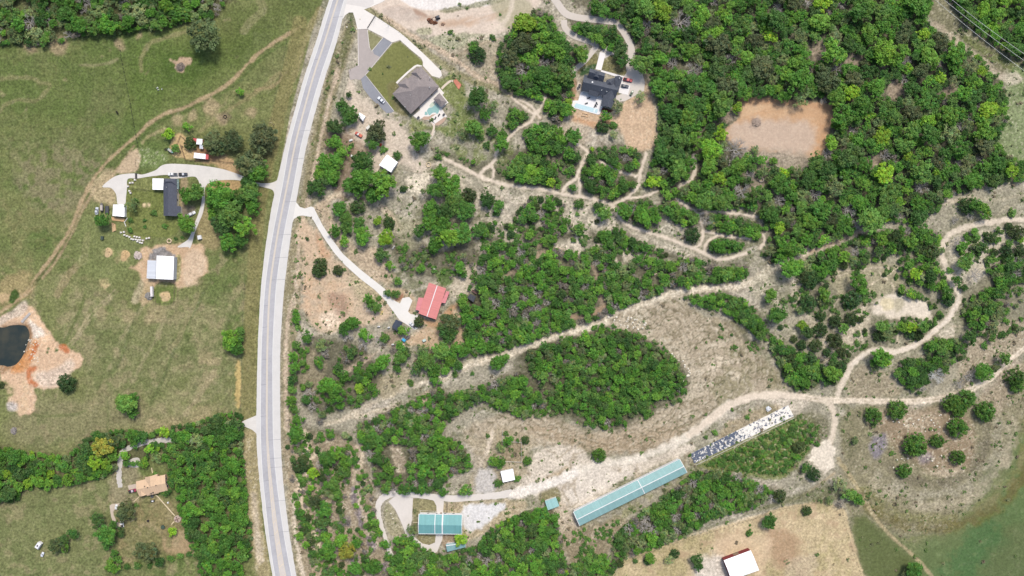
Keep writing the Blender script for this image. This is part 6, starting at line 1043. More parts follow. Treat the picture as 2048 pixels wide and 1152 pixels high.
poly_sheet('garden_path', f((95, 372), (130, 335), (280, 195), (400, 95), (450, 75), (530, 92), (520, 108), (440, 108), (330, 190), (180, 330), (122, 392)), PATIO, .10, th=.1)
strip('garden_path', f((850, 475), (890, 430), (930, 395), (985, 355), (1040, 345)), 2.2, mat('path_concrete', (226, 210, 190), .9, 1, .08), .07); strip('garden_path', f((665, 1005), (700, 1045), (722, 1085), (722, 1130), (700, 1200), (690, 1260)), 2.0, mat('path_concrete', (226, 210, 190)), .07)
cd = thing('sport_deck', 'orange red square deck at the end of the curved garden path', 'deck', W(*f((1115, 400))[0])); plate('deck_floor', f((1042, 352), (1085, 308), (1180, 412), (1130, 490)), mat('terracotta_boards', (206, 132, 108), .8, 1.2, .3), .3, .3, parent=cd)
b = MB()
for p in f((1048, 345), (1085, 315), (1172, 415), (1128, 478)): x, y, _ = W(*p); b.tube((x, y, .3), (x, y, 1.2), .12, .1, 6)
b.build('post', mat('redwood_post', (190, 110, 84)), cd)
def lounger(x, y, ang, lab, col=(70, 74, 80), group=None):
    o = thing('sun_lounger', lab, 'lounger', W(x, y, .16)[:2]+(.16,), group); a = math.radians(ang); b = MB(); cx_, cy_ = o.location.x, o.location.y
    b.box((cx_, cy_, .42), (1.3, .65, .1), a); b.build('seat', mat('lounger_cloth', col), o); b = MB(); b.box((cx_+math.cos(a)*.85, cy_+math.sin(a)*.85, .5), (.6, .65, .3), a); b.build('backrest', mat('lounger_cloth', col), o)
    for sx in (-.55, .95):
        for sy in (-.28, .28): b = MB(); b.box((cx_+sx*math.cos(a)-sy*math.sin(a), cy_+sx*math.sin(a)+sy*math.cos(a), .16), (.06, .06, .28), a); b.build('leg', DARKM, o)
    return o
for k, p in enumerate(f((745, 965), (803, 915))): lounger(*p, 60, ['dark lounger nearest the path on the white pool terrace', 'dark lounger in the middle of the white pool terrace'][k], group='loungers on the pool house terrace')
def grill(x, y, lab):
    o = thing('barbecue', lab, 'grill', W(x, y)[:2]+(.17,)); b = MB(); X, Y = o.location.x, o.location.y; b.box((X, Y, .17), (1.3, 1.0, .8), .7); b.build('cabinet', DARKM, o); b = MB(); b.box((X, Y, .97), (1.1, .8, .35), .7); b.build('lid', mat('grill_lid', (84, 84, 90), .4), o)
grill(*f((888, 900))[0], 'dark grill island at the right corner of the pool terrace'); grill(*f((470, 948))[0], 'small dark grill on the left rounded end of the patio')
# terrace of the dark house
f = zz(1130, 90, 7.2)
poly_sheet('terrace', f((228, 668), (540, 745), (548, 890), (520, 935), (500, 1000), (470, 1003), (92, 898), (112, 802), (190, 800)), mat('white_terrace', (248, 246, 244), .8, .8, .04), .2, th=.2)
pl = thing('swimming_pool', 'long pale blue rectangular pool below the charcoal house', 'pool', W(*f((290, 910))[0])); plate('water', f((158, 838), (478, 928), (458, 985), (125, 896)), pool_water('pool_water_pale', (196, 226, 232)), .24, .1, parent=pl); plate('coping', f((128, 822), (175, 822), (168, 842), (150, 842), (118, 894), (100, 892)), POOLC, .28, .2, parent=pl); plate('step', f((420, 915), (440, 920), (425, 975), (402, 970)), mat('pool_step', (222, 236, 238), .3), .255, .1, parent=pl)
for k, (x, y, a) in enumerate(((460, 850, 110), (445, 880, 110), (425, 888, 60), (335, 768, 20), (300, 845, 20))): lounger(*f((x, y))[0], a, ['grey lounger nearest the gable on the white terrace', 'grey lounger by the right pool end', 'blue grey lounger touching the pool edge', 'small lounger at the back of the white terrace', 'small lounger at the middle of the pool edge'][k], (96, 112, 124), 'loungers on the white terrace')
poly_sheet('walkway', f((502, 106), (586, 122), (522, 366), (440, 350)), mat('white_walk', (246, 242, 238), .85, 1, .04), .16, th=.1); poly_sheet('walkway', f((522, 362), (850, 452), (842, 478), (800, 690), (780, 690), (800, 480), (515, 384)), mat('white_walk', (246, 242, 238)), .165, th=.1); poly_sheet('parking_pad', f((838, 462), (830, 545), (940, 590), (905, 720), (770, 690), (800, 475)), mat('white_walk', (246, 242, 238)), .15, th=.1); poly_sheet('side_pad', f((182, 540), (242, 556), (222, 672), (158, 640)), mat('path_concrete', (226, 210, 190)), .12, th=.1)
strip('walkway', f((395, 75), (340, 150), (270, 240), (130, 370)), 2.6, mat('drive_concrete', (214, 204, 192)), .1)
def unit(x, y, lab, s=1.0, col=(120, 122, 126), group=None):
    o = thing('air_conditioner', lab, 'air conditioner', W(x, y)[:2]+(.12,), group); X, Y = o.location.x, o.location.y; b = MB(); b.box((X, Y, .12), (s, s, .9), .2); b.build('case', mat('ac_case', col, .6), o); b = MB(); b.tube((X, Y, 1.02), (X, Y, 1.06), s*.38, s*.38, 14); b.build('fan_grille', DARKM, o)
for k, (x, y) in enumerate(((212, 580), (203, 603), (188, 622))): unit(*f((x, y))[0], ['topmost of three cooling units left of the dark house', 'middle of three cooling units left of the dark house', 'lowest of three cooling units left of the dark house'][k], 1.1, group='cooling units')
b = MB(); q = f((250, 985), (330, 1000), (325, 1035), (240, 1020)); o = thing('timber_frame', 'low timber frame on bare soil below the long pool', 'frame', W(*q[0]))
for i in range(4): a_, c_ = W(*q[i]), W(*q[(i+1) % 4]); b.tube((a_[0], a_[1], .25), (c_[0], c_[1], .25), .16, .16, 5)
b.build('beam', mat('raw_timber', (226, 190, 146), .8, 3, .12), o); b = MB()
for p in q: x, y, _ = W(*p); b.box((x, y, 0), (.3, .3, .5)); 
b.build('post', mat('raw_timber', (226, 190, 146)), o)
st = thing('garden_steps', 'white slab steps beside the porch gable of the dark house', 'steps', W(*f((575, 955))[0]))
for k in range(5):
    x, y = f((545+k*16, 952+k*3))[0]; b = MB(); X, Y, _ = W(x, y); b.box((X, Y, 0), (.45, 1.6, .12+.05*k), -.25); b.build('step', POOLC, st)
# ---------------------------------------------------------------- vehicles
def loft(b, st):
    """stations (x, half width, z bottom, z top): rounded cross sections joined along x"""
    R = []
    for x, w, z0, z1 in st:
        r = min(.12, w*.4, (z1-z0)*.4); R.append([(x, -w, z0+r), (x, -w+r*.6, z0), (x, w-r*.6, z0), (x, w, z0+r), (x, w, z1-r*1.6), (x, w-r*1.4, z1), (x, -w+r*1.4, z1), (x, -w, z1-r*1.6)])
    for A, B in zip(R, R[1:]):
        for i in range(8): j = (i+1) % 8; b.face([A[j], A[i], B[i], B[j]])
    b.face(R[0]); b.face(R[-1][::-1])
PAINTS = {}
def paintm(rgb): return mat('car_paint_%d_%d_%d' % rgb, rgb, .3, .5, .03, spec=.5)
CHROME = mat('wheel_alloy', (180, 182, 186), .35, 3, .05, metal=.4); LAMP = mat('headlamp_glass', (240, 240, 236), .2, 1, .02); TAIL = mat('tail_lamp', (190, 50, 44), .3, 1, .02)
def vehicle(kind, x, y, ang, rgb, label, cat, L=4.7, group=None, cab=None, bed=None, z=0.0):
    name = {'car': 'parked_car', 'pickup': 'pickup_truck', 'van': 'van', 'cart': 'utility_cart'}[kind]; o = thing(name, label, cat, W(x, y)[:2]+(z,), group); o['_o'] = (0., 0., 0.); o.rotation_euler.z = math.radians(ang); m = paintm(rgb); k = L/4.7; w = .93 if kind != 'cart' else .75
    if kind == 'van': w = 1.15
    b = MB()
    if kind == 'pickup': loft(b, [(-2.35*k, w*.96, .5, 1.0), (-2.25*k, w, .42, 1.08), (0, w, .4, 1.08), (1.2*k, w, .4, 1.08), (2.1*k, w*.97, .42, 1.0), (2.35*k, w*.85, .5, .88)])
    elif kind == 'van': loft(b, [(-2.35*k, w*.98, .45, 2.6), (-2.2*k, w, .4, 2.75), (1.1*k, w, .4, 2.75), (1.2*k, w*.97, .4, 1.6), (2.0*k, w*.95, .4, 1.25), (2.35*k, w*.85, .5, 1.0)])
    else: loft(b, [(-2.35*k, w*.85, .5, .85), (-2.15*k, w*.97, .4, .95), (-1.2*k, w, .36, 1.0), (.8*k, w, .36, .98), (1.9*k, w*.97, .38, .88), (2.35*k, w*.8, .48, .74)])
    b.build('body', m, o, smooth=False)
    if kind in ('car', 'pickup', 'cart'):
        x0, x1, x2, x3 = ((-1.75, -1.15, .2, .95) if kind == 'car' else (-.45, -.3, .75, 1.3) if kind == 'pickup' else (-.6, -.5, .5, .6)); b = MB(); loft(b, [(x0*k, w*.8, .9, 1.0), (x1*k, w*.82, .9, 1.42), (x2*k, w*.82, .9, 1.42), (x3*k, w*.86, .9, 1.0)]); gl = b.build('windscreen', GLASS, o)
        b = MB(); xa, xb = (x1-.02)*k, (x2+.02)*k; hw_ = w*.74; zr = 1.44 if kind != 'pickup' else 1.5; b.prism([(xa, -hw_), (xb, -hw_), (xb, hw_), (xa, hw_)], 1.38, zr); b.build('roof', paintm(cab) if cab else m, o)
    elif kind == 'van': b = MB(); b.prism([(1.1*k, -w*.85), (1.35*k, -w*.85), (1.35*k, w*.85), (1.1*k, w*.85)], 1.55, 2.2); b.build('windscreen', GLASS, o); b = MB(); b.box((-.6*k, 0, 2.75), (.8, .8, .22)); b.build('roof_unit', DARKM, o)
    if kind == 'pickup': b = MB(); b.prism([(-2.2*k, -w*.82), (-.55*k, -w*.82), (-.55*k, w*.82), (-2.2*k, w*.82)], .95, 1.095); b.build('bed', mat('bed_%d' % (bed or (60, 60, 62))[0], bed or (60, 60, 62), .8, 4, .15), o)
    for sx in (-1.42, 1.42):
        for sy in (-1, 1):
            b = MB(); b.tube((sx*k, sy*(w-.2), .35), (sx*k, sy*(w+.02), .35), .35, .35, 14); wh = b.build('wheel', RUBBER, o); b = MB(); b.tube((sx*k, sy*(w+.01), .35), (sx*k, sy*(w+.035), .35), .2, .2, 10); b.build('rim', CHROME, wh)
    for sy in (-1, 1): b = MB(); b.box((2.3*k, sy*w*.62, .62 if kind != 'pickup' else .7), (.12, .32, .14)); b.build('headlight', LAMP, o); b = MB(); b.box((-2.33*k, sy*w*.7, .68), (.08, .25, .16)); b.build('tail_light', TAIL, o)
    return o
WHT = (246, 246, 244)
vehicle('car', 762.7, 200.7, 138, (240, 244, 250), 'white sedan parked on the dark asphalt arm near the pool house', 'car', 4.9)
vehicle('pickup', 1255, 160.5, -13, (206, 44, 52), 'red pickup with black bed on the pad of the dark house', 'pickup', 5.6); vehicle('car', 1249.4, 172.8, -10, (70, 76, 88), 'dark grey car parked below the red pickup', 'car', 4.6); vehicle('cart', 1263, 186.5, 62, (84, 108, 84), 'dark green utility cart at the lower edge of the pad', 'cart', 3.4)
vehicle('pickup', 347, 348.7, 180, WHT, 'white pickup on gravel above the slate roofed farmhouse', 'pickup', 5.8, bed=(90, 92, 96)); vehicle('pickup', 367.5, 349, 0, (70, 72, 80), 'dark pickup nose to tail right of the white one', 'pickup', 5.2, cab=(214, 214, 218)); vehicle('car', 384.3, 427.8, 27, (238, 238, 240), 'white estate car under the trees on the side drive', 'car', 4.9)
vehicle('car', 195, 422, 85, (214, 218, 224), 'silver white car left of the boats by the small shed', 'car', 4.4)
vehicle('pickup', 266, 981, 14, (160, 62, 84), 'maroon red pickup on the slab at the tan house', 'pickup', 4.6, cab=(220, 206, 214)); vehicle('pickup', 245.6, 1047.3, 98, WHT, 'white pickup at the lower end of the concrete strip', 'pickup', 3.6); vehicle('cart', 234, 1013, 80, WHT, 'white utility cart on the upper concrete strip', 'cart', 3)
vehicle('van', 80.4, 1089.8, 236, (248, 248, 250), 'white motorhome beside the clump in the lower left field', 'motorhome', 4.7); vehicle('cart', 86.5, 1108, 70, (230, 234, 244), 'small white buggy below the motorhome', 'buggy', 2.8)
vehicle('pickup', 826, 649.8, 140, (236, 236, 238), 'white pickup at the end of the drive by the red roofed house', 'pickup', 4.7)
vehicle('pickup', 718, 269.7, 148, (214, 104, 84), 'faded red orange flatbed truck on the dirt by the sand heap', 'truck', 4.6, bed=(226, 128, 104), cab=(236, 220, 214)); vehicle('cart', 761, 290, 60, (236, 100, 64), 'orange ride-on mower by the big olive oak', 'mower', 1.8)
def trailer(x, y, ang, L, w, rgb, label, kind='flatbed_trailer', cat='trailer', box=0):
    o = thing(kind, label, cat, W(x, y)); o['_o'] = (0., 0., 0.); o.rotation_euler.z = math.radians(ang); m = mat('trailer_%d_%d_%d' % rgb, rgb, .7, 3, .15); b = MB(); b.box((0, 0, .6), (L, w, .14 if not box else box)); b.build('deck' if not box else 'box', m, o); b = MB(); b.tube((L/2, w*.4, .55), (L/2+1.1, 0, .5), .06, .06, 5); b.tube((L/2, -w*.4, .55), (L/2+1.1, 0, .5), .06, .06, 5); b.build('drawbar', DARKM, o)
    for s in (-1, 1): b = MB(); b.tube((0, s*(w/2+.02), .32), (0, s*(w/2+.2), .32), .32, .32, 12); b.build('wheel', RUBBER, o)
    b = MB()
    for s in (-1, 1): b.box((0, s*(w/2-.04), .75), (L, .06, .25))
    if not box: b.build('side_rail', DARKM, o)
    return o
def boat(x, y, ang, L, rgb, label):
    o = thing('boat', label, 'boat', W(x, y)); o['_o'] = (0., 0., 0.); o.rotation_euler.z = math.radians(ang); b = MB(); w = L*.2; loft(b, [(-L/2, w*.9, .7, 1.5), (0, w, .6, 1.55), (L*.3, w*.7, .7, 1.6), (L/2, w*.08, 1.0, 1.7)]); b.build('hull', mat('boat_%d_%d_%d' % rgb, rgb, .5, 2, .08), o); b = MB(); b.prism([(-L*.42, -w*.7), (L*.2, -w*.7), (L*.32, 0), (L*.2, w*.7), (-L*.42, w*.7)], 1.5, 1.58); b.build('cover', mat('boat_cover', (200, 190, 180), .9), o); b = MB(); b.box((-L/2-.25, 0, .8), (.5, .4, 1.0)); b.build('outboard_motor', DARKM, o); b = MB(); b.box((0, 0, .3), (L*.8, .9, .3)); b.build('cradle', DARKM, o)
boat(205.5, 414, 90, 5.0, (120, 116, 112), 'tan covered boat between the silver car and the dark trailer'); trailer(215.5, 420, 90, 4.6, 2.2, (84, 86, 90), 'dark utility trailer left of the small white shed'); boat(343.5, 303, -35, 4.0, (150, 186, 184), 'teal upturned boat by the corral corner')
trailer(306.5, 583, 92, 6.0, 1.3, (238, 232, 230), 'narrow white trailer at the left edge of the small pen', box=1.6); trailer(949, 584, -33, 3.6, 1.3, (112, 84, 76), 'brown flatbed trailer above the black roofed shed'); trailer(737.5, 256, 40, 2.6, 1.6, (232, 230, 220), 'small cream trailer tucked against the olive oak', box=1.2); trailer(816, 675, 40, 2.8, 1.6, (112, 108, 108), 'dark little trailer right of the blue tarp')
def box_thing(name, lab, cat, x, y, d, rgb, ang=0, lid=None, z=0, group=None, lidname='lid'):
    o = thing(name, lab, cat, W(x, y)[:2]+(z,), group); o['_o'] = (0., 0., 0.); o.rotation_euler.z = math.radians(ang); m = mat('finish_%d_%d_%d' % rgb, rgb, .7, 3, .1); b = MB(); b.box((0, 0, 0), d); b.build('body', m, o, bevel=.05)
    b = MB(); b.box((0, 0, d[2]), (d[0]*1.06, d[1]*1.06, .08)); b.build(lidname, mat('finish_%d_%d_%d' % (lid or rgb), lid or rgb, .6, 3, .1), o); return o
box_thing('well_house', 'little white well house right of the gravel side drive', 'hut', 401, 475, (2.0, 2.2, 1.6), (240, 240, 240), 12, lidname='roof'); box_thing('dog_kennel', 'small dark green kennel below the boats', 'kennel', 206, 476, (1.4, 2.0, 1.1), (70, 84, 78), lidname='roof')
# tanks
def tank(x, y, ang, L, r, rgb, lab):
    o = thing('storage_tank', lab, 'tank', W(x, y)); o['_o'] = (0., 0., 0.); o.rotation_euler.z = math.radians(ang); b = MB()
    xs = [-L/2, -L/2+r*.3, -L/2+r*.7, L/2-r*.7, L/2-r*.3, L/2]; rs = [r*.25, r*.75, r, r, r*.75, r*.25]
    for i in range(5): b.tube((xs[i], 0, r+.3), (xs[i+1], 0, r+.3), rs[i], rs[i+1], 14, i in (0, 4))
    b.build('shell', mat('tank_%d_%d_%d' % rgb, rgb, .4, 2, .06), o); b = MB()
    for s in (-.3, .3): b.box((L*s, 0, 0), (.2, r*1.4, .6))
    b.build('saddle', DARKM, o); b = MB(); b.tube((0, 0, 2*r+.25), (0, 0, 2*r+.5), .18, .18, 8); b.build('valve_dome', DARKM, o)
tank(885.7, 686, 4, 2.9, .65, (196, 204, 214), 'silver propane tank below the big live oak'); tank(778, 655, 20, 1.5, .5, (244, 244, 242), 'white tank left of the dark grey shed'); tank(786.7, 688.7, 5, 2.0, .5, (244, 244, 242), 'white tank in the brush left of the blue tarp'); tank(758, 653, 0, 1.7, .45, (240, 238, 236), 'small white tank farthest left below the orange bare soil')
def tarp(x, y, ang, d, rgb, lab):
    o = thing('tarped_stack', lab, 'stack', W(x, y)); o['_o'] = (0., 0., 0.); o.rotation_euler.z = math.radians(ang); b = MB(); b.box((0, 0, 0), (d[0]*.8, d[1]*.8, d[2])); b.build('load', mat('stacked_goods', (140, 126, 112)), o); g = np.random.default_rng(int(x)); n = 6; b = MB()
    P_ = lambda i, j: ((i/n-.5)*d[0], (j/n-.5)*d[1], d[2]+.1+.12*g.random()-(.5 if i in (0, n) or j in (0, n) else 0)*d[2]); gr = [[P_(i, j) for j in range(n+1)] for i in range(n+1)]
    for i in range(n):
        for j in range(n): b.face([gr[i][j], gr[i+1][j], gr[i+1][j+1], gr[i][j+1]])
    b.build('tarpaulin', mat('tarp_%d_%d_%d' % rgb, rgb, .5, 2, .06), o)
tarp(808, 680, -40, (2.6, 1.9, 1.3), (64, 182, 232), 'bright blue tarp over a stack below the dark grey shed'); tarp(848.5, 681, 25, (2.2, 1.7, 1.0), (206, 226, 218), 'pale green white tarp beside the eroded track'); tarp(762.6, 612, 20, (1.7, 1.2, .9), (236, 236, 234), 'crumpled white tarp by the bare bush left of the drive'); tarp(868, 538, 30, (1.6, 1.3, .8), (226, 230, 220), 'pale tarp above the red roofed house'); tarp(931, 552, 0, (1.4, 1.2, .9), (232, 234, 236), 'white covered item on stony ground right of the red house'); tarp(702, 281, 20, (2.2, 1.2, .7), (240, 240, 238), 'torn white sheet left of the red orange truck'); tarp(704, 312, 0, (1.4, 1.3, .7), (244, 242, 240), 'white bag pile between the two oak clumps'); tarp(787, 495, 55, (2.6, 1.0, .8), (186, 182, 178), 'grey covered load beside the lime oak')
# pallets of cut stone round the farm yard
PALS = [(261, 366, 1), (266, 365.5, 1), (257, 373, 1), (260, 382, 1), (262, 386, 1), (271, 360, 1), (250, 470, 2), (255, 472, 2), (260, 474, 2), (264, 478, 2), (268, 479, 2), (273, 479, 2), (277, 480, 2), (282, 480, 2), (287, 481, 2), (270, 473, 2), (275, 474, 2), (280, 475, 2), (294, 477, 2), (299, 476, 2), (276, 483, 2), (281, 485, 2), (285, 486, 2), (243, 465, 2), (249, 464, 2)]
r_ = random.Random(3); WOODP = mat('pallet_wood', (176, 150, 118), .9, 4, .15)
for x, y, k in PALS:
    o = thing('stone_pallet', 'pallet of white cut stone along the gravel above the small white shed' if k == 1 else 'pallet of white cut stone in the row below the fenced lawn', 'pallet', W(x, y), 'pallets by the gravel' if k == 1 else 'pallets below the lawn'); X, Y, _ = W(x, y); a = r_.random()*.5; b = MB(); b.box((X, Y, 0), (1.2, 1.05, .14), a); b.build('pallet_base', WOODP, o); b = MB()
    for i in range(2):
        for j in range(2): b.box((X+(i-.5)*.5, Y+(j-.5)*.45, .14), (.48, .42, .5+.4*r_.random()), a)
    b.build('stone_stack', mat('white_cut_stone', (246, 242, 234), .85, 4, .08), o)
# plywood deck and ramp by the small shed
f = zz(180, 320, 6.4); o = thing('plywood_deck', 'bare plywood deck below the small white shed', 'deck', W(*f((355, 760))[0])); plate('boards', f((272, 728), (446, 744), (440, 790), (290, 775)), mat('plywood', (214, 176, 130), .8, 2, .14), .35, .3, parent=o); b = MB(); q = [W(*p)[:2] for p in f((272, 728), (446, 744))]; b.tube((*q[0], .5), (*q[1], .5), .1, .1, 5); b.build('edge_beam', WOODP, o)
o = thing('lumber_stack', 'tall narrow stack of tan lumber below the plywood deck', 'lumber', W(*f((308, 862))[0]))
for k in range(5): b = MB(); x, y = f((290+k*10, 862))[0]; X, Y, _ = W(x, y); b.box((X, Y, 0), (.36, 5.6-.4*k, .5+.05*k), .07); b.build('plank', mat('raw_timber', (226, 190, 146)), o)
o = thing('lumber_stack', 'white painted boards leaning into a v right of the plywood deck', 'lumber', W(*f((460, 790))[0]))
for a_, c_ in ((f((485, 740))[0], f((440, 800))[0]), (f((440, 790))[0], f((462, 850))[0])): A, B = W(*a_), W(*c_); b = MB(); b.tube((A[0], A[1], .3), (B[0], B[1], .2), .2, .2, 4); b.build('board', TRIM, o)
o = thing('lumber_stack', 'two yellow planks on bare soil left of the lime drive', 'lumber', W(763.5, 625.5))
for k in (-.4, .4): b = MB(); X, Y, _ = W(763.5, 625.5); b.box((X+k, Y, 0), (.5, 2.6, .25), -.3); b.build('plank', mat('yellow_plank', (232, 206, 140), .8, 3, .1), o)
# dock
o = thing('jetty', 'grey plank jetty reaching into the pond', 'jetty', W(52, 635)); A, B = np.array(W(43.5, 644.5)), np.array(W(61, 626)); d = (B-A)/np.linalg.norm(B-A); ang = math.atan2(d[1], d[0])
for k in range(22): b = MB(); p = A+d*(.18+.36*k*np.linalg.norm(B-A)/8/1.0*.98 if False else (k+.5)*np.linalg.norm(B-A)/22); b.box((p[0], p[1], .25), (.3, 1.5, .06), ang); b.build('plank', mat('weathered_plank', (190, 186, 182), .9, 4, .12), o)
for t in (.05, .35, .65):
    for s in (-.65, .65): b = MB(); p = A+(B-A)*t; b.tube((p[0]-d[1]*s, p[1]+d[0]*s, -1.8), (p[0]-d[1]*s, p[1]+d[0]*s, .3), .08, .08, 6); b.build('pile', WOODP, o)
# tan house garden
f = zz(200, 920, 7.68)
poly_sheet('slab', f((428, 392), (548, 365), (580, 440), (560, 482), (455, 505)), mat('aged_slab', (206, 190, 172), .9, 1, .1), .10, th=.1); poly_sheet('slab', f((148, 700), (180, 678), (300, 662), (318, 690), (240, 738), (205, 792), (210, 840), (250, 930), (270, 958), (335, 962), (345, 1018), (245, 1040), (205, 960), (172, 875), (158, 780)), mat('aged_slab', (206, 190, 172)), .08, th=.1)
strip('garden_path', f((845, 540), (880, 555), (1000, 690), (1148, 855)), 1.0, mat('cream_path', (226, 208, 172), .9, 1, .1), .05); strip('garden_path', f((1140, 945), (1095, 990)), .9, mat('cream_path', (226, 208, 172)), .05, n=2); strip('garden_path', f((790, 120), (808, 200)), .9, mat('cream_path', (226, 208, 172)), .05, n=2); strip('garden_path', f((600, 566), (520, 640)), .7, mat('cream_path', (226, 208, 172)), .05, n=2)
x, y = f((1190, 905))[0]; poly_sheet('round_patio', [(x+7.2*math.cos(a), y+7.2*math.sin(a)) for a in np.arange(24)*math.pi/12], mat('pinkish_pavers', (196, 176, 162), .9, 4, .14), .08, th=.08)
o = thing('garden_table', 'small round table with chairs on the round patio', 'table', W(x, y)); X, Y, _ = W(x, y); b = MB(); b.tube((X, Y, .72), (X, Y, .78), .6, .6, 14); b.build('table_top', mat('table_top', (150, 120, 112)), o); b = MB(); b.tube((X, Y, 0.08), (X, Y, .72), .08, .06, 8); b.build('table_leg', DARKM, o)
for k in range(4): a = k*1.57+.4; ch = thing('garden_chair', 'small garden chair set round the patio table', 'chair', (X+1.1*math.cos(a), Y+1.1*math.sin(a), .08), 'patio chairs'); b = MB(); b.box((X+1.1*math.cos(a), Y+1.1*math.sin(a), .48), (.5, .5, .06), a); b.build('seat', mat('chair_brown', (120, 84, 76)), ch); b = MB(); b.box((X+1.35*math.cos(a), Y+1.35*math.sin(a), .5), (.06, .5, .45), a); b.build('backrest', mat('chair_brown', (120, 84, 76)), ch)
fp = thing('fire_pit', 'black ring fire pit on its bare circle in the tan house lawn', 'fire pit', W(*f((740, 935))[0])); X, Y, _ = W(*f((740, 935))[0]); b = MB()
for k in range(14): a = k*.4488; b.box((X+.65*math.cos(a), Y+.65*math.sin(a), 0), (.3, .3, .35), a)
b.build('ring', mat('charred_stone', (70, 66, 64), .9, 4, .2), fp); b = MB(); b.tube((X, Y, .01), (X, Y, .12), .5, .4, 12); b.build('ash_bed', mat('ash', (40, 36, 34)), fp)
o = thing('hammock_frame', 'grey framed swing seat with white cushion behind the tan house', 'swing', W(*f((815, 628))[0])); X, Y, _ = W(*f((815, 628))[0]); b = MB(); b.box((X, Y, .5), (2.2, 1.2, .08), .2); b.build('seat', mat('lounger_cloth', (70, 74, 80)), o); b = MB(); b.box((X, Y, .58), (1.0, .7, .12), .2); b.build('cushion', TRIM, o); b = MB()
for sx, sy in ((-1.2, -.7), (1.2, -.7), (1.2, .7), (-1.2, .7)): b.tube((X+sx, Y+sy, 0), (X+sx*.95, Y+sy*.7, 1.7), .05, .05, 5)
b.build('frame', DARKM, o)
unit(*f((810, 553))[0], 'white cooling unit against the back wall of the tan house', 1.3, (244, 244, 244)); box_thing('water_butt', 'small white tub on the lawn right of the cream path', 'tub', *f((1052, 650))[0], (.8, .8, .8), (240, 240, 236))
tr = thing('trampoline', 'dark green round trampoline below the round patio', 'trampoline', W(*f((975, 1024))[0])); X, Y, _ = W(*f((975, 1024))[0]); b = MB(); b.tube((X, Y, .8), (X, Y, .84), 1.15, 1.15, 20); b.build('mat', mat('trampoline_mat', (72, 92, 78)), tr); b = MB()
for k in range(20): a, c_ = k*.31416, (k+1)*.31416; b.tube((X+1.2*math.cos(a), Y+1.2*math.sin(a), .82), (X+1.2*math.cos(c_), Y+1.2*math.sin(c_), .82), .07, .07, 5)
b.build('rim', DARKM, tr)
for k in range(4): a = k*1.57; b = MB(); b.tube((X+1.15*math.cos(a), Y+1.15*math.sin(a), 0), (X+1.15*math.cos(a), Y+1.15*math.sin(a), .8), .05, .05, 5); b.build('leg', DARKM, tr)
# tyres and rings
def ring(x, y, R, r, rgb, name, lab, cat):
    b = MB(); X, Y, _ = W(x, y); n, k = 18, 8
    P_ = lambda i, j: (X+(R+r*math.cos(j*2*math.pi/k))*math.cos(i*2*math.pi/n), Y+(R+r*math.cos(j*2*math.pi/k))*math.sin(i*2*math.pi/n), r+r*math.sin(j*2*math.pi/k))
    for i in range(n):
        for j in range(k): b.face([P_(i, j), P_(i+1, j), P_(i+1, j+1), P_(i, j+1)])
    return single(b, name, mat('ring_%d_%d_%d' % rgb, rgb, .9, 4, .15), lab, cat, (X, Y, 0), smooth=True)
ring(450.5, 233.5, .9, .22, (62, 52, 50), 'tyre', 'big dark tyre lying on bare soil above the live oaks', 'tyre'); ring(332, 299.5, .6, .22, (52, 52, 52), 'tyre', 'black tyre left of the teal boat', 'tyre'); ring(364, 294, .6, .2, (60, 56, 54), 'tyre', 'upper dark tyre on the corral sand', 'tyre'); ring(360, 304, .7, .2, (70, 62, 56), 'tyre', 'lower dark tyre on the corral sand', 'tyre'); ring(339, 482, 1.2, .35, (226, 200, 170), 'stone_ring', 'pale stone ring above the grey gravel apron', 'stone ring'); ring(857, 330, 1.3, .3, (214, 196, 160), 'stone_ring', 'round stone ring right of the bare limestone patch', 'stone ring'); ring(1522, 360, 1.3, .35, (170, 160, 150), 'stone_ring', 'grey stone ring in the clearing below the orange pad', 'stone ring'); ring(1838, 8, .8, .25, (250, 248, 244), 'stone_ring', 'white ring at the top of the power line strip', 'stone ring')
# heaps
def heap(x, y, R, h, rgb, name, lab, cat, seed=1, chunk=0):
    g = np.random.default_rng(seed); b = MB(); X, Y, _ = W(x, y); nr, na = 6, 18; ph = g.random(5)*6
    def P_(i, j):
        a = j*2*math.pi/na; t = i/nr; rr = R*t*(1+.18*math.sin(a*2+ph[0])+.12*math.sin(a*3+ph[1])); return (X+rr*math.cos(a), Y+rr*math.sin(a), max(h*(1-t*t)*(1+.3*math.sin(a*3+ph[2]+t*5)), 0)-.02*(i == nr))
    gr = [[P_(i, j % na) for j in range(na+1)] for i in range(nr+1)]
    for i in range(nr):
        for j in range(na): b.face([gr[i][j], gr[i+1][j], gr[i+1][j+1], gr[i][j+1]] if i else [gr[0][0], gr[1][j], gr[1][j+1]])
    o = thing(name, lab, cat, (X, Y, 0)); b.build('mound', mat('heap_%d_%d_%d' % rgb, rgb, .95, 1.5, .22), o, smooth=True); b = MB()
    for k in range(chunk or 10): a, q = g.random()*6.28, R*g.random()**.6*.95; s_ = .15+.35*g.random(); b.box((X+q*math.cos(a), Y+q*math.sin(a), h*(1-(q/R)**2)*.8), (s_*(1+3*(chunk > 0)*g.random()), s_, s_*.8), g.random()*6)
    b.build('debris' if chunk else 'clods', mat('heap_bits_%d' % rgb[0], tuple(min(255, int(c*(1.25 if chunk else .9))) for c in rgb), .95, 3, .3), o)
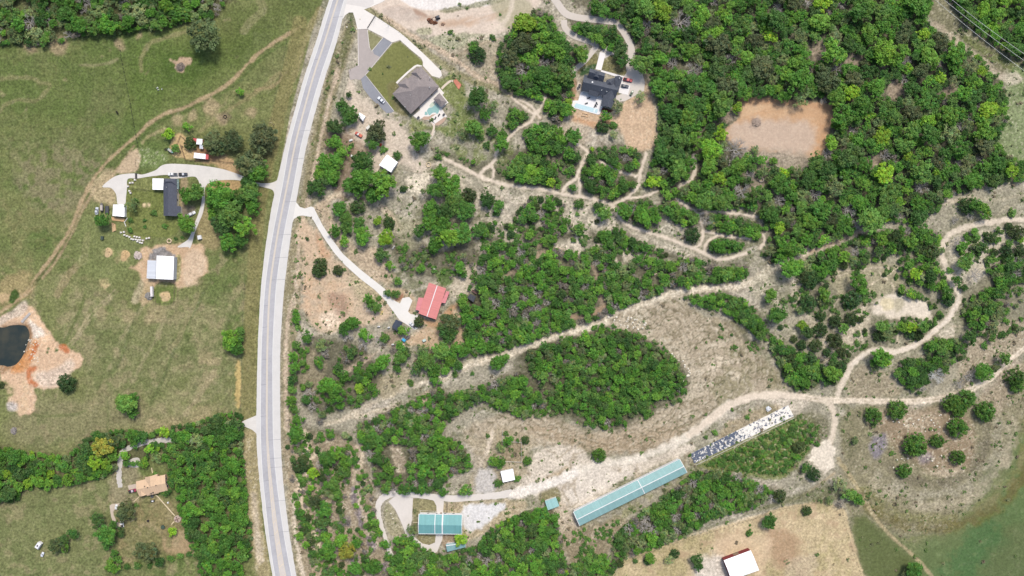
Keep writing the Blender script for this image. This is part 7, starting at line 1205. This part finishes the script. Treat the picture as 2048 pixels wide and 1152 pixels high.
heap(860.6, 41.6, 1.9, 1.0, (132, 92, 70), 'soil_heap', 'dark brown soil heap left of the digger', 'heap', 1); heap(869.8, 45.8, 1.4, .9, (126, 84, 62), 'soil_heap', 'smaller dark soil heap below the digger arm', 'heap', 2); heap(886, 48, 1.3, .5, (176, 146, 124), 'soil_heap', 'pale brown soil heap right of the digger', 'heap', 3); heap(1513, 245, 2.6, .5, (136, 122, 110), 'brush_pile', 'burnt dark brush pile on the orange dirt pad', 'brush pile', 4, 160); heap(361, 134, 2.4, .8, (110, 100, 92), 'brush_pile', 'charred heap with white chunks in the upper left pasture', 'brush pile', 5, 60); heap(276, 511, 2.4, .8, (170, 158, 150), 'stone_heap', 'grey white stone heap left of the white barn', 'stone heap', 6, 90); heap(298, 592, 2.2, .9, (120, 118, 114), 'scrap_heap', 'mixed scrap heap left of the small pen', 'scrap', 7, 90); heap(331, 592, 2.6, .35, (212, 186, 142), 'sand_heap', 'round pale sand heap inside the small pen', 'heap', 8); heap(217, 505, 2.6, .4, (208, 182, 140), 'sand_heap', 'left pale soil mound near the stone heap', 'heap', 9); heap(250, 511, 3.0, .5, (206, 176, 130), 'sand_heap', 'right tan soil mound near the stone heap', 'heap', 10); heap(702, 260, 2.0, .5, (226, 204, 170), 'sand_heap', 'round pale sand heap left of the red orange truck', 'heap', 12); heap(28, 862, 2.0, .5, (122, 116, 112), 'brush_pile', 'small grey brush pile above the lower left hedge', 'brush pile', 13, 50); heap(612, 905, 1.8, .5, (170, 170, 172), 'scrap_heap', 'blue grey scrap heap at the head of the dry creek', 'scrap', 14, 50); heap(1308, 545, 1.5, .4, (190, 170, 150), 'stone_heap', 'small pale stone heap in the scrub', 'stone heap', 15, 30); heap(1536, 818, 1.4, .5, (186, 188, 190), 'scrap_heap', 'pale bluish scrap heap beside the ruined slab', 'scrap', 16, 50)
# digger
dg = thing('digger', 'small dark digger working beside brown soil heaps', 'digger', W(875.5, 35.8)); dg['_o'] = (0., 0., 0.); dg.rotation_euler.z = math.radians(200); m_ = mat('digger_paint', (92, 92, 100), .5, 3, .1)
for s in (-.8, .8): b = MB(); loft(b, [(-1.4, .25, .25, .6), (-1.1, .25, 0, .8), (1.1, .25, 0, .8), (1.4, .25, .25, .6)]); b.v = [(x, y+s, z) for x, y, z in b.v]; b.build('track', RUBBER, dg)
b = MB(); b.box((-.2, 0, .8), (2.0, 1.6, .7)); b.build('body', m_, dg, bevel=.1); b = MB(); b.box((.1, .3, 1.5), (1.0, .9, 1.0)); b.build('cab', GLASS, dg, bevel=.08); b = MB(); b.tube((.8, -.3, 1.3), (2.4, -.3, 2.3), .16, .14, 5); b.tube((2.4, -.3, 2.3), (3.6, -.3, .9), .13, .1, 5); b.build('boom', mat('digger_boom', (120, 84, 70), .5), dg); b = MB(); b.box((3.7, -.3, .2), (.6, .7, .6)); b.build('bucket', DARKM, dg)
# grazing animals
def beast(x, y, ang, L, rgb, name, lab, cat, group=None):
    """one skinned body with legs, neck, head"""
    o = thing(name, lab, cat, W(x, y), group); s = L/1.6
    V = [(0, 0, .85), (-.55, 0, .87), (.45, 0, .86), (.75, 0, 1.0), (1.0, 0, .92), (1.2, 0, .8), (-.55, .2, .6), (-.52, .2, .3), (-.55, .2, .03), (-.55, -.2, .6), (-.45, -.2, .3), (-.48, -.2, .03), (.45, .18, .55), (.46, .18, .3), (.45, .18, .03), (.45, -.18, .55), (.52, -.18, .3), (.5, -.18, .03), (-.72, 0, .85), (-.8, 0, .55)]
    E_ = [(0, 1), (0, 2), (2, 3), (3, 4), (4, 5), (1, 6), (6, 7), (7, 8), (1, 9), (9, 10), (10, 11), (2, 12), (12, 13), (13, 14), (2, 15), (15, 16), (16, 17), (1, 18), (18, 19)]; R = [.3, .27, .26, .16, .14, .09, .13, .07, .06, .13, .07, .06, .11, .065, .06, .11, .065, .06, .06, .03]
    me = bpy.data.meshes.new('body'); me.from_pydata([(a*s, b_*s, c*s) for a, b_, c in V], E_, []); bo = bpy.data.objects.new('body', me); COLL.objects.link(bo); bo.parent = o; me.materials.append(mat('hide_%d_%d_%d' % rgb, rgb, .9, 4, .1)); sk = bo.modifiers.new('skin', 'SKIN'); su = bo.modifiers.new('sub', 'SUBSURF'); su.levels = su.render_levels = 1
    for v, r in zip(me.skin_vertices[0].data, R): v.radius = (r*s, r*s)
    me.skin_vertices[0].data[0].use_root = True
    o.rotation_euler.z = math.radians(ang); b = MB()
    for q in (-1, 1): b.tube((.98*s, .1*q*s, 1.0*s), (.95*s, .26*q*s, 1.04*s), .05*s, .02*s, 5)
    oo = o['_o']; o['_o'] = (0., 0., 0.); b.build('ear', mat('hide_%d_%d_%d' % rgb, rgb), o)
beast(235.5, 225.2, -55, 2.0, (34, 32, 30), 'cow', 'lone black cow grazing left of the overgrown fence line', 'cow'); beast(314.5, 176.5, 20, .95, (246, 244, 240), 'goat', 'left white goat of the little pasture flock', 'goat', 'white goats'); beast(316.5, 176, 100, .9, (246, 244, 240), 'goat', 'topmost white goat of the little pasture flock', 'goat', 'white goats'); beast(317.2, 180.2, 0, 1.0, (246, 244, 240), 'goat', 'lowest white goat of the little pasture flock', 'goat', 'white goats'); beast(324.4, 178.9, 80, .9, (246, 244, 240), 'goat', 'white goat standing apart on the right of the flock', 'goat', 'white goats')
# ---------------------------------------------------------------- fences, poles, wires
def fence(pts, label, step=2.6, h=1.2, rail=0, rgb=(150, 132, 112), name='fence', wire=2, pr=.07):
    p = np.array([W(*q)[:2] for q in pts]); o = thing(name, label, 'fence', (*p[0], 0)); m = mat('fence_%d_%d_%d' % rgb, rgb, .9, 4, .15); w_ = MB(); b = MB(); b.tube((0, 0, 0), (0, 0, h), pr, pr, 5); pm = b.mesh('fence_post'); pm.materials.append(m)
    for a, c in zip(p, p[1:]):
        L = np.linalg.norm(c-a); n = max(1, int(L/step))
        for i in range(n+(c is p[-1])): q = a+(c-a)*i/n; po = bpy.data.objects.new('post', pm); COLL.objects.link(po); po.parent = o; po.location = (q[0]-p[0][0], q[1]-p[0][1], 0)
        for k in range(rail or wire): z = h*(k+1)/(rail or wire)-.08; w_.tube((*a, z), (*c, z), .06 if rail else .012, .06 if rail else .012, 4)
    w_.build('rail' if rail else 'wire', m if rail else DARKM, o); return o
fence([(240, 92), (244, 120), (252, 160), (260, 200), (268, 245), (275, 285), (278, 300)], 'overgrown dark wire fence dividing the upper left pasture', 2.2, 1.1, rgb=(70, 74, 54), pr=.16, wire=3)
fence([(578, 60), (565, 130), (548, 210), (540, 255)], 'wire fence along the left road verge above the live oaks'); fence([(490, 560), (486, 640), (484, 720), (482, 820)], 'wire fence along the left road verge beside the mown field'); fence([(704, 130), (690, 180), (676, 230), (664, 275), (650, 300)], 'wire fence right of the road below the forked drive'); fence([(612, 640), (592, 700), (580, 800), (578, 860)], 'wire fence in front of the roadside bushes', rgb=(120, 108, 90)); fence([(750, 33), (775, 48), (830, 85), (880, 115), (920, 145), (960, 165), (1000, 180), (1020, 192)], 'wire fence along the lane right of the pool house')
fence([(272, 318), (273, 340), (274, 355)], 'short wire fence above the farm gate', 2); fence([(266, 378), (305, 381), (327, 384)], 'dark board fence above the farmyard lawn', 1.8, 1.3, rail=2, rgb=(96, 100, 72)); fence([(266, 378), (262, 400), (262, 430), (258, 466), (280, 468), (320, 476), (330, 474)], 'wire fence round the farmyard lawn', 2.2, rgb=(120, 116, 100)); fence([(362, 290), (372, 320), (390, 322), (420, 320), (448, 324), (470, 326)], 'brown plank fence along the lower edge of the corral', 2.0, 1.3, rail=3, rgb=(128, 102, 84)); fence([(312, 567), (351, 568), (348, 606), (312, 607), (312, 590)], 'wooden pen fence below the white barn', 2.0, 1.2, rail=2, rgb=(140, 124, 100)); fence([(355, 290), (362, 272), (372, 280)], 'small brown corral fence by the lime tree', 1.8, 1.3, rail=3, rgb=(128, 102, 84))
fence([(1005, 860), (1004.5, 882), (1042.7, 884), (1042.7, 923.5), (1010, 922.5)], 'white rail paddock fence above the white stable', 2.4, 1.3, rail=2, rgb=(226, 222, 214), pr=.1); fence([(900, 953), (925, 950), (925, 942), (952, 940)], 'pale rail fence on the edge of the barn wood', 2.4, 1.2, rail=1, rgb=(206, 200, 190)); fence([(826, 1044), (838, 1044)], 'short cream yard fence left of the green roofed barn house', 1.2, 1.2, rail=3, rgb=(232, 218, 188)); fence([(895, 1006), (894, 1028)], 'short dark rail fence above the green roofed barn house', 1.5, 1.2, rail=3, rgb=(110, 104, 96)); fence([(1082, 984), (1082, 996)], 'short cream fence left of the light teal shed', 1.4, 1.2, rail=3, rgb=(232, 218, 188)); fence([(1240, 1128), (1300, 1103), (1365, 1081), (1440, 1058), (1520, 1033), (1560, 1018), (1650, 1002)], 'wire fence along the upper edge of the tan paddock'); fence([(1684, 1020), (1690, 1050), (1705, 1100), (1722, 1150)], 'wire fence along the right edge of the tan paddock', rgb=(110, 108, 84)); fence([(810, 340), (835, 346), (848, 348)], 'rusty pipe rail above the bare limestone patch', 3, 1, rail=1, rgb=(120, 86, 68)); fence([(735, 57), (742, 46), (750, 33)], 'dark gate across the concrete drive', 1.4, 1.3, rail=3, rgb=(60, 52, 50), name='gate')
o = thing('cattle_grid', 'dark steel cattle grid in the gravel at the farm gate', 'grid', W(272.5, 352))
for k in range(9): b = MB(); X, Y, _ = W(270.5+k*.5, 352); b.box((X, Y, .1), (.08, 3.4, .1)); b.build('bar', DARKM, o)
def pole(x, y, h, lab, arm=0.0, rgb=(90, 76, 66), tr=False):
    """x, y: where its foot stands on the plan"""
    o = thing('utility_pole', lab, 'pole', W(x, y)); X, Y, _ = W(x, y); b = MB(); b.tube((X, Y, 0), (X, Y, h), .17, .11, 8); b.build('shaft', mat('pole_wood_%d' % rgb[0], rgb, .9, 4, .15), o); b = MB(); c, s = math.cos(arm), math.sin(arm); b.tube((X-c*1.2, Y-s*1.2, h-.5), (X+c*1.2, Y+s*1.2, h-.5), .07, .07, 4); b.build('crossarm', mat('pole_wood_%d' % rgb[0], rgb), o)
    if tr: b = MB(); b.tube((X+.35, Y, h-2), (X+.35, Y, h-1), .3, .3, 10); b.build('transformer', DARKM, o)
    return (X, Y, h-.4)
P1 = pole(752, 31, 9, 'dark utility pole on the upper edge of the concrete drive', .9, (58, 50, 48)); P2 = pole(779, 46, 9, 'dark utility pole beside the dirt works lane', .9, (58, 50, 48)); P3 = pole(920, 138, 8, 'dark utility pole between the lane and the pool house', .9, (58, 50, 48)); P4 = pole(643, 422.5, 12, 'utility pole with transformer at the lime drive mouth', 1.2, (78, 68, 62), True); P5 = pole(274, 1036, 6, 'low wooden pole on the tan house lawn', .4, (150, 140, 126)); P6 = pole(548, 250, 6, 'pale wooden pole beside the road above the live oaks', .2, (206, 190, 160)); P7 = pole(580, 838, 8, 'wooden pole by the roadside bushes', .6, (150, 140, 126)); P8 = pole(775, 770, 8, 'wooden pole in the brush above the rocky track', .6, (120, 110, 96))
def wire(pts, r, rgb, lab, sag=.8):
    b = MB(); m = mat('wire_%d' % rgb[0], rgb, .5, 3, .05)
    for A, B in zip(pts, pts[1:]):
        A, B = np.array(A, float), np.array(B, float); q = [A+(B-A)*t-np.array([0, 0, sag*4*t*(1-t)]) for t in np.linspace(0, 1, 13)]
        for a, c in zip(q, q[1:]): b.tube(a, c, r, r, 5, False)
    return single(b, 'power_line', m, lab, 'power line', tuple(pts[0]))
for k, (a, c) in enumerate((((1855, -14), (2085, 168)), ((1872, -14), (2085, 146)), ((1888, -14), (2085, 132)))): wire([W(*a, 24), W(*c, 24)], .09, (232, 232, 224), ['lower left of the three pale power lines in the top right corner', 'middle of the three pale power lines in the top right corner', 'upper right of the three pale power lines in the top right corner'][k], 1.5)
wire([P7, P8], .05, (110, 112, 100), 'thin dark service line over the brush by the lower rocky track', .5)
b_ = f((645, 575))[0]; wire([(*W(*b_)[:2], 3.4), P5], .03, (206, 196, 170), 'thin service line from the tan house to its pole', .4)
# loose rocks, posts and small things one can pick out
g = np.random.default_rng(21)
def rock(x, y, s, lab, group):
    b = MB(); X, Y, _ = W(x, y); n = 7; P_ = [[(X+s*math.cos(a)*r_*(.75+.4*g.random()), Y+s*math.sin(a)*r_*(.75+.4*g.random()), z) for a in np.arange(n)*2*math.pi/n] for r_, z in ((1, 0), (.95, s*.4), (.5, s*.7))]
    for A, B in zip(P_, P_[1:]):
        for i in range(n): b.face([A[i], A[(i+1) % n], B[(i+1) % n], B[i]])
    b.face(P_[-1]); single(b, 'boulder', mat('limestone_boulder', (236, 228, 210), .9, 2, .1), lab, 'boulder', (X, Y, 0), group)
for k in range(60):
    t = g.random(); x, y = (1210+85*t+g.normal()*6, 635+20*g.random()+g.normal()*4) if k < 34 else (1335+40*math.sin(t*3)+g.normal()*4, 700+95*t); rock(x, y, .3+.5*g.random(), 'pale limestone boulder on the upper slope below the wide rocky track' if k < 34 else 'pale limestone boulder along the right edge of the round grove', 'boulders below the rocky track' if k < 34 else 'boulders beside the grove')
for k in range(46): a, q = g.random()*6.28, math.sqrt(g.random()); rock(1850+75*q*math.cos(a), 845+20*q*math.sin(a)+ (80 if k > 30 else 0), .25+.4*g.random(), 'pale loose stone among the round junipers on the stony knoll', 'stones on the knoll')
for k in range(40): rock(52+36*g.random()**.5*1.0-10, 700+(g.random()-.5)*60, .2+.3*g.random(), 'pale stone along the pond shore', 'stones on the pond shore')
for k, (x, y) in enumerate(((694, 54), (713, 58.5), (720, 38), (1845, 12), (1853, 14), (628, 1015), (782, 1027), (786, 1037))): rock(x, y, .5, ['white marker stone in the road verge', 'white stone at the corner of the dusty asphalt arm', 'white stone on the grass between road and concrete', 'right white stone at the top of the power strip', 'cream stone below the white ring', 'white stone in the dry creek', 'round white stone in the gravel loop island', 'lower white stone in the gravel loop island'][k], 'white stones')
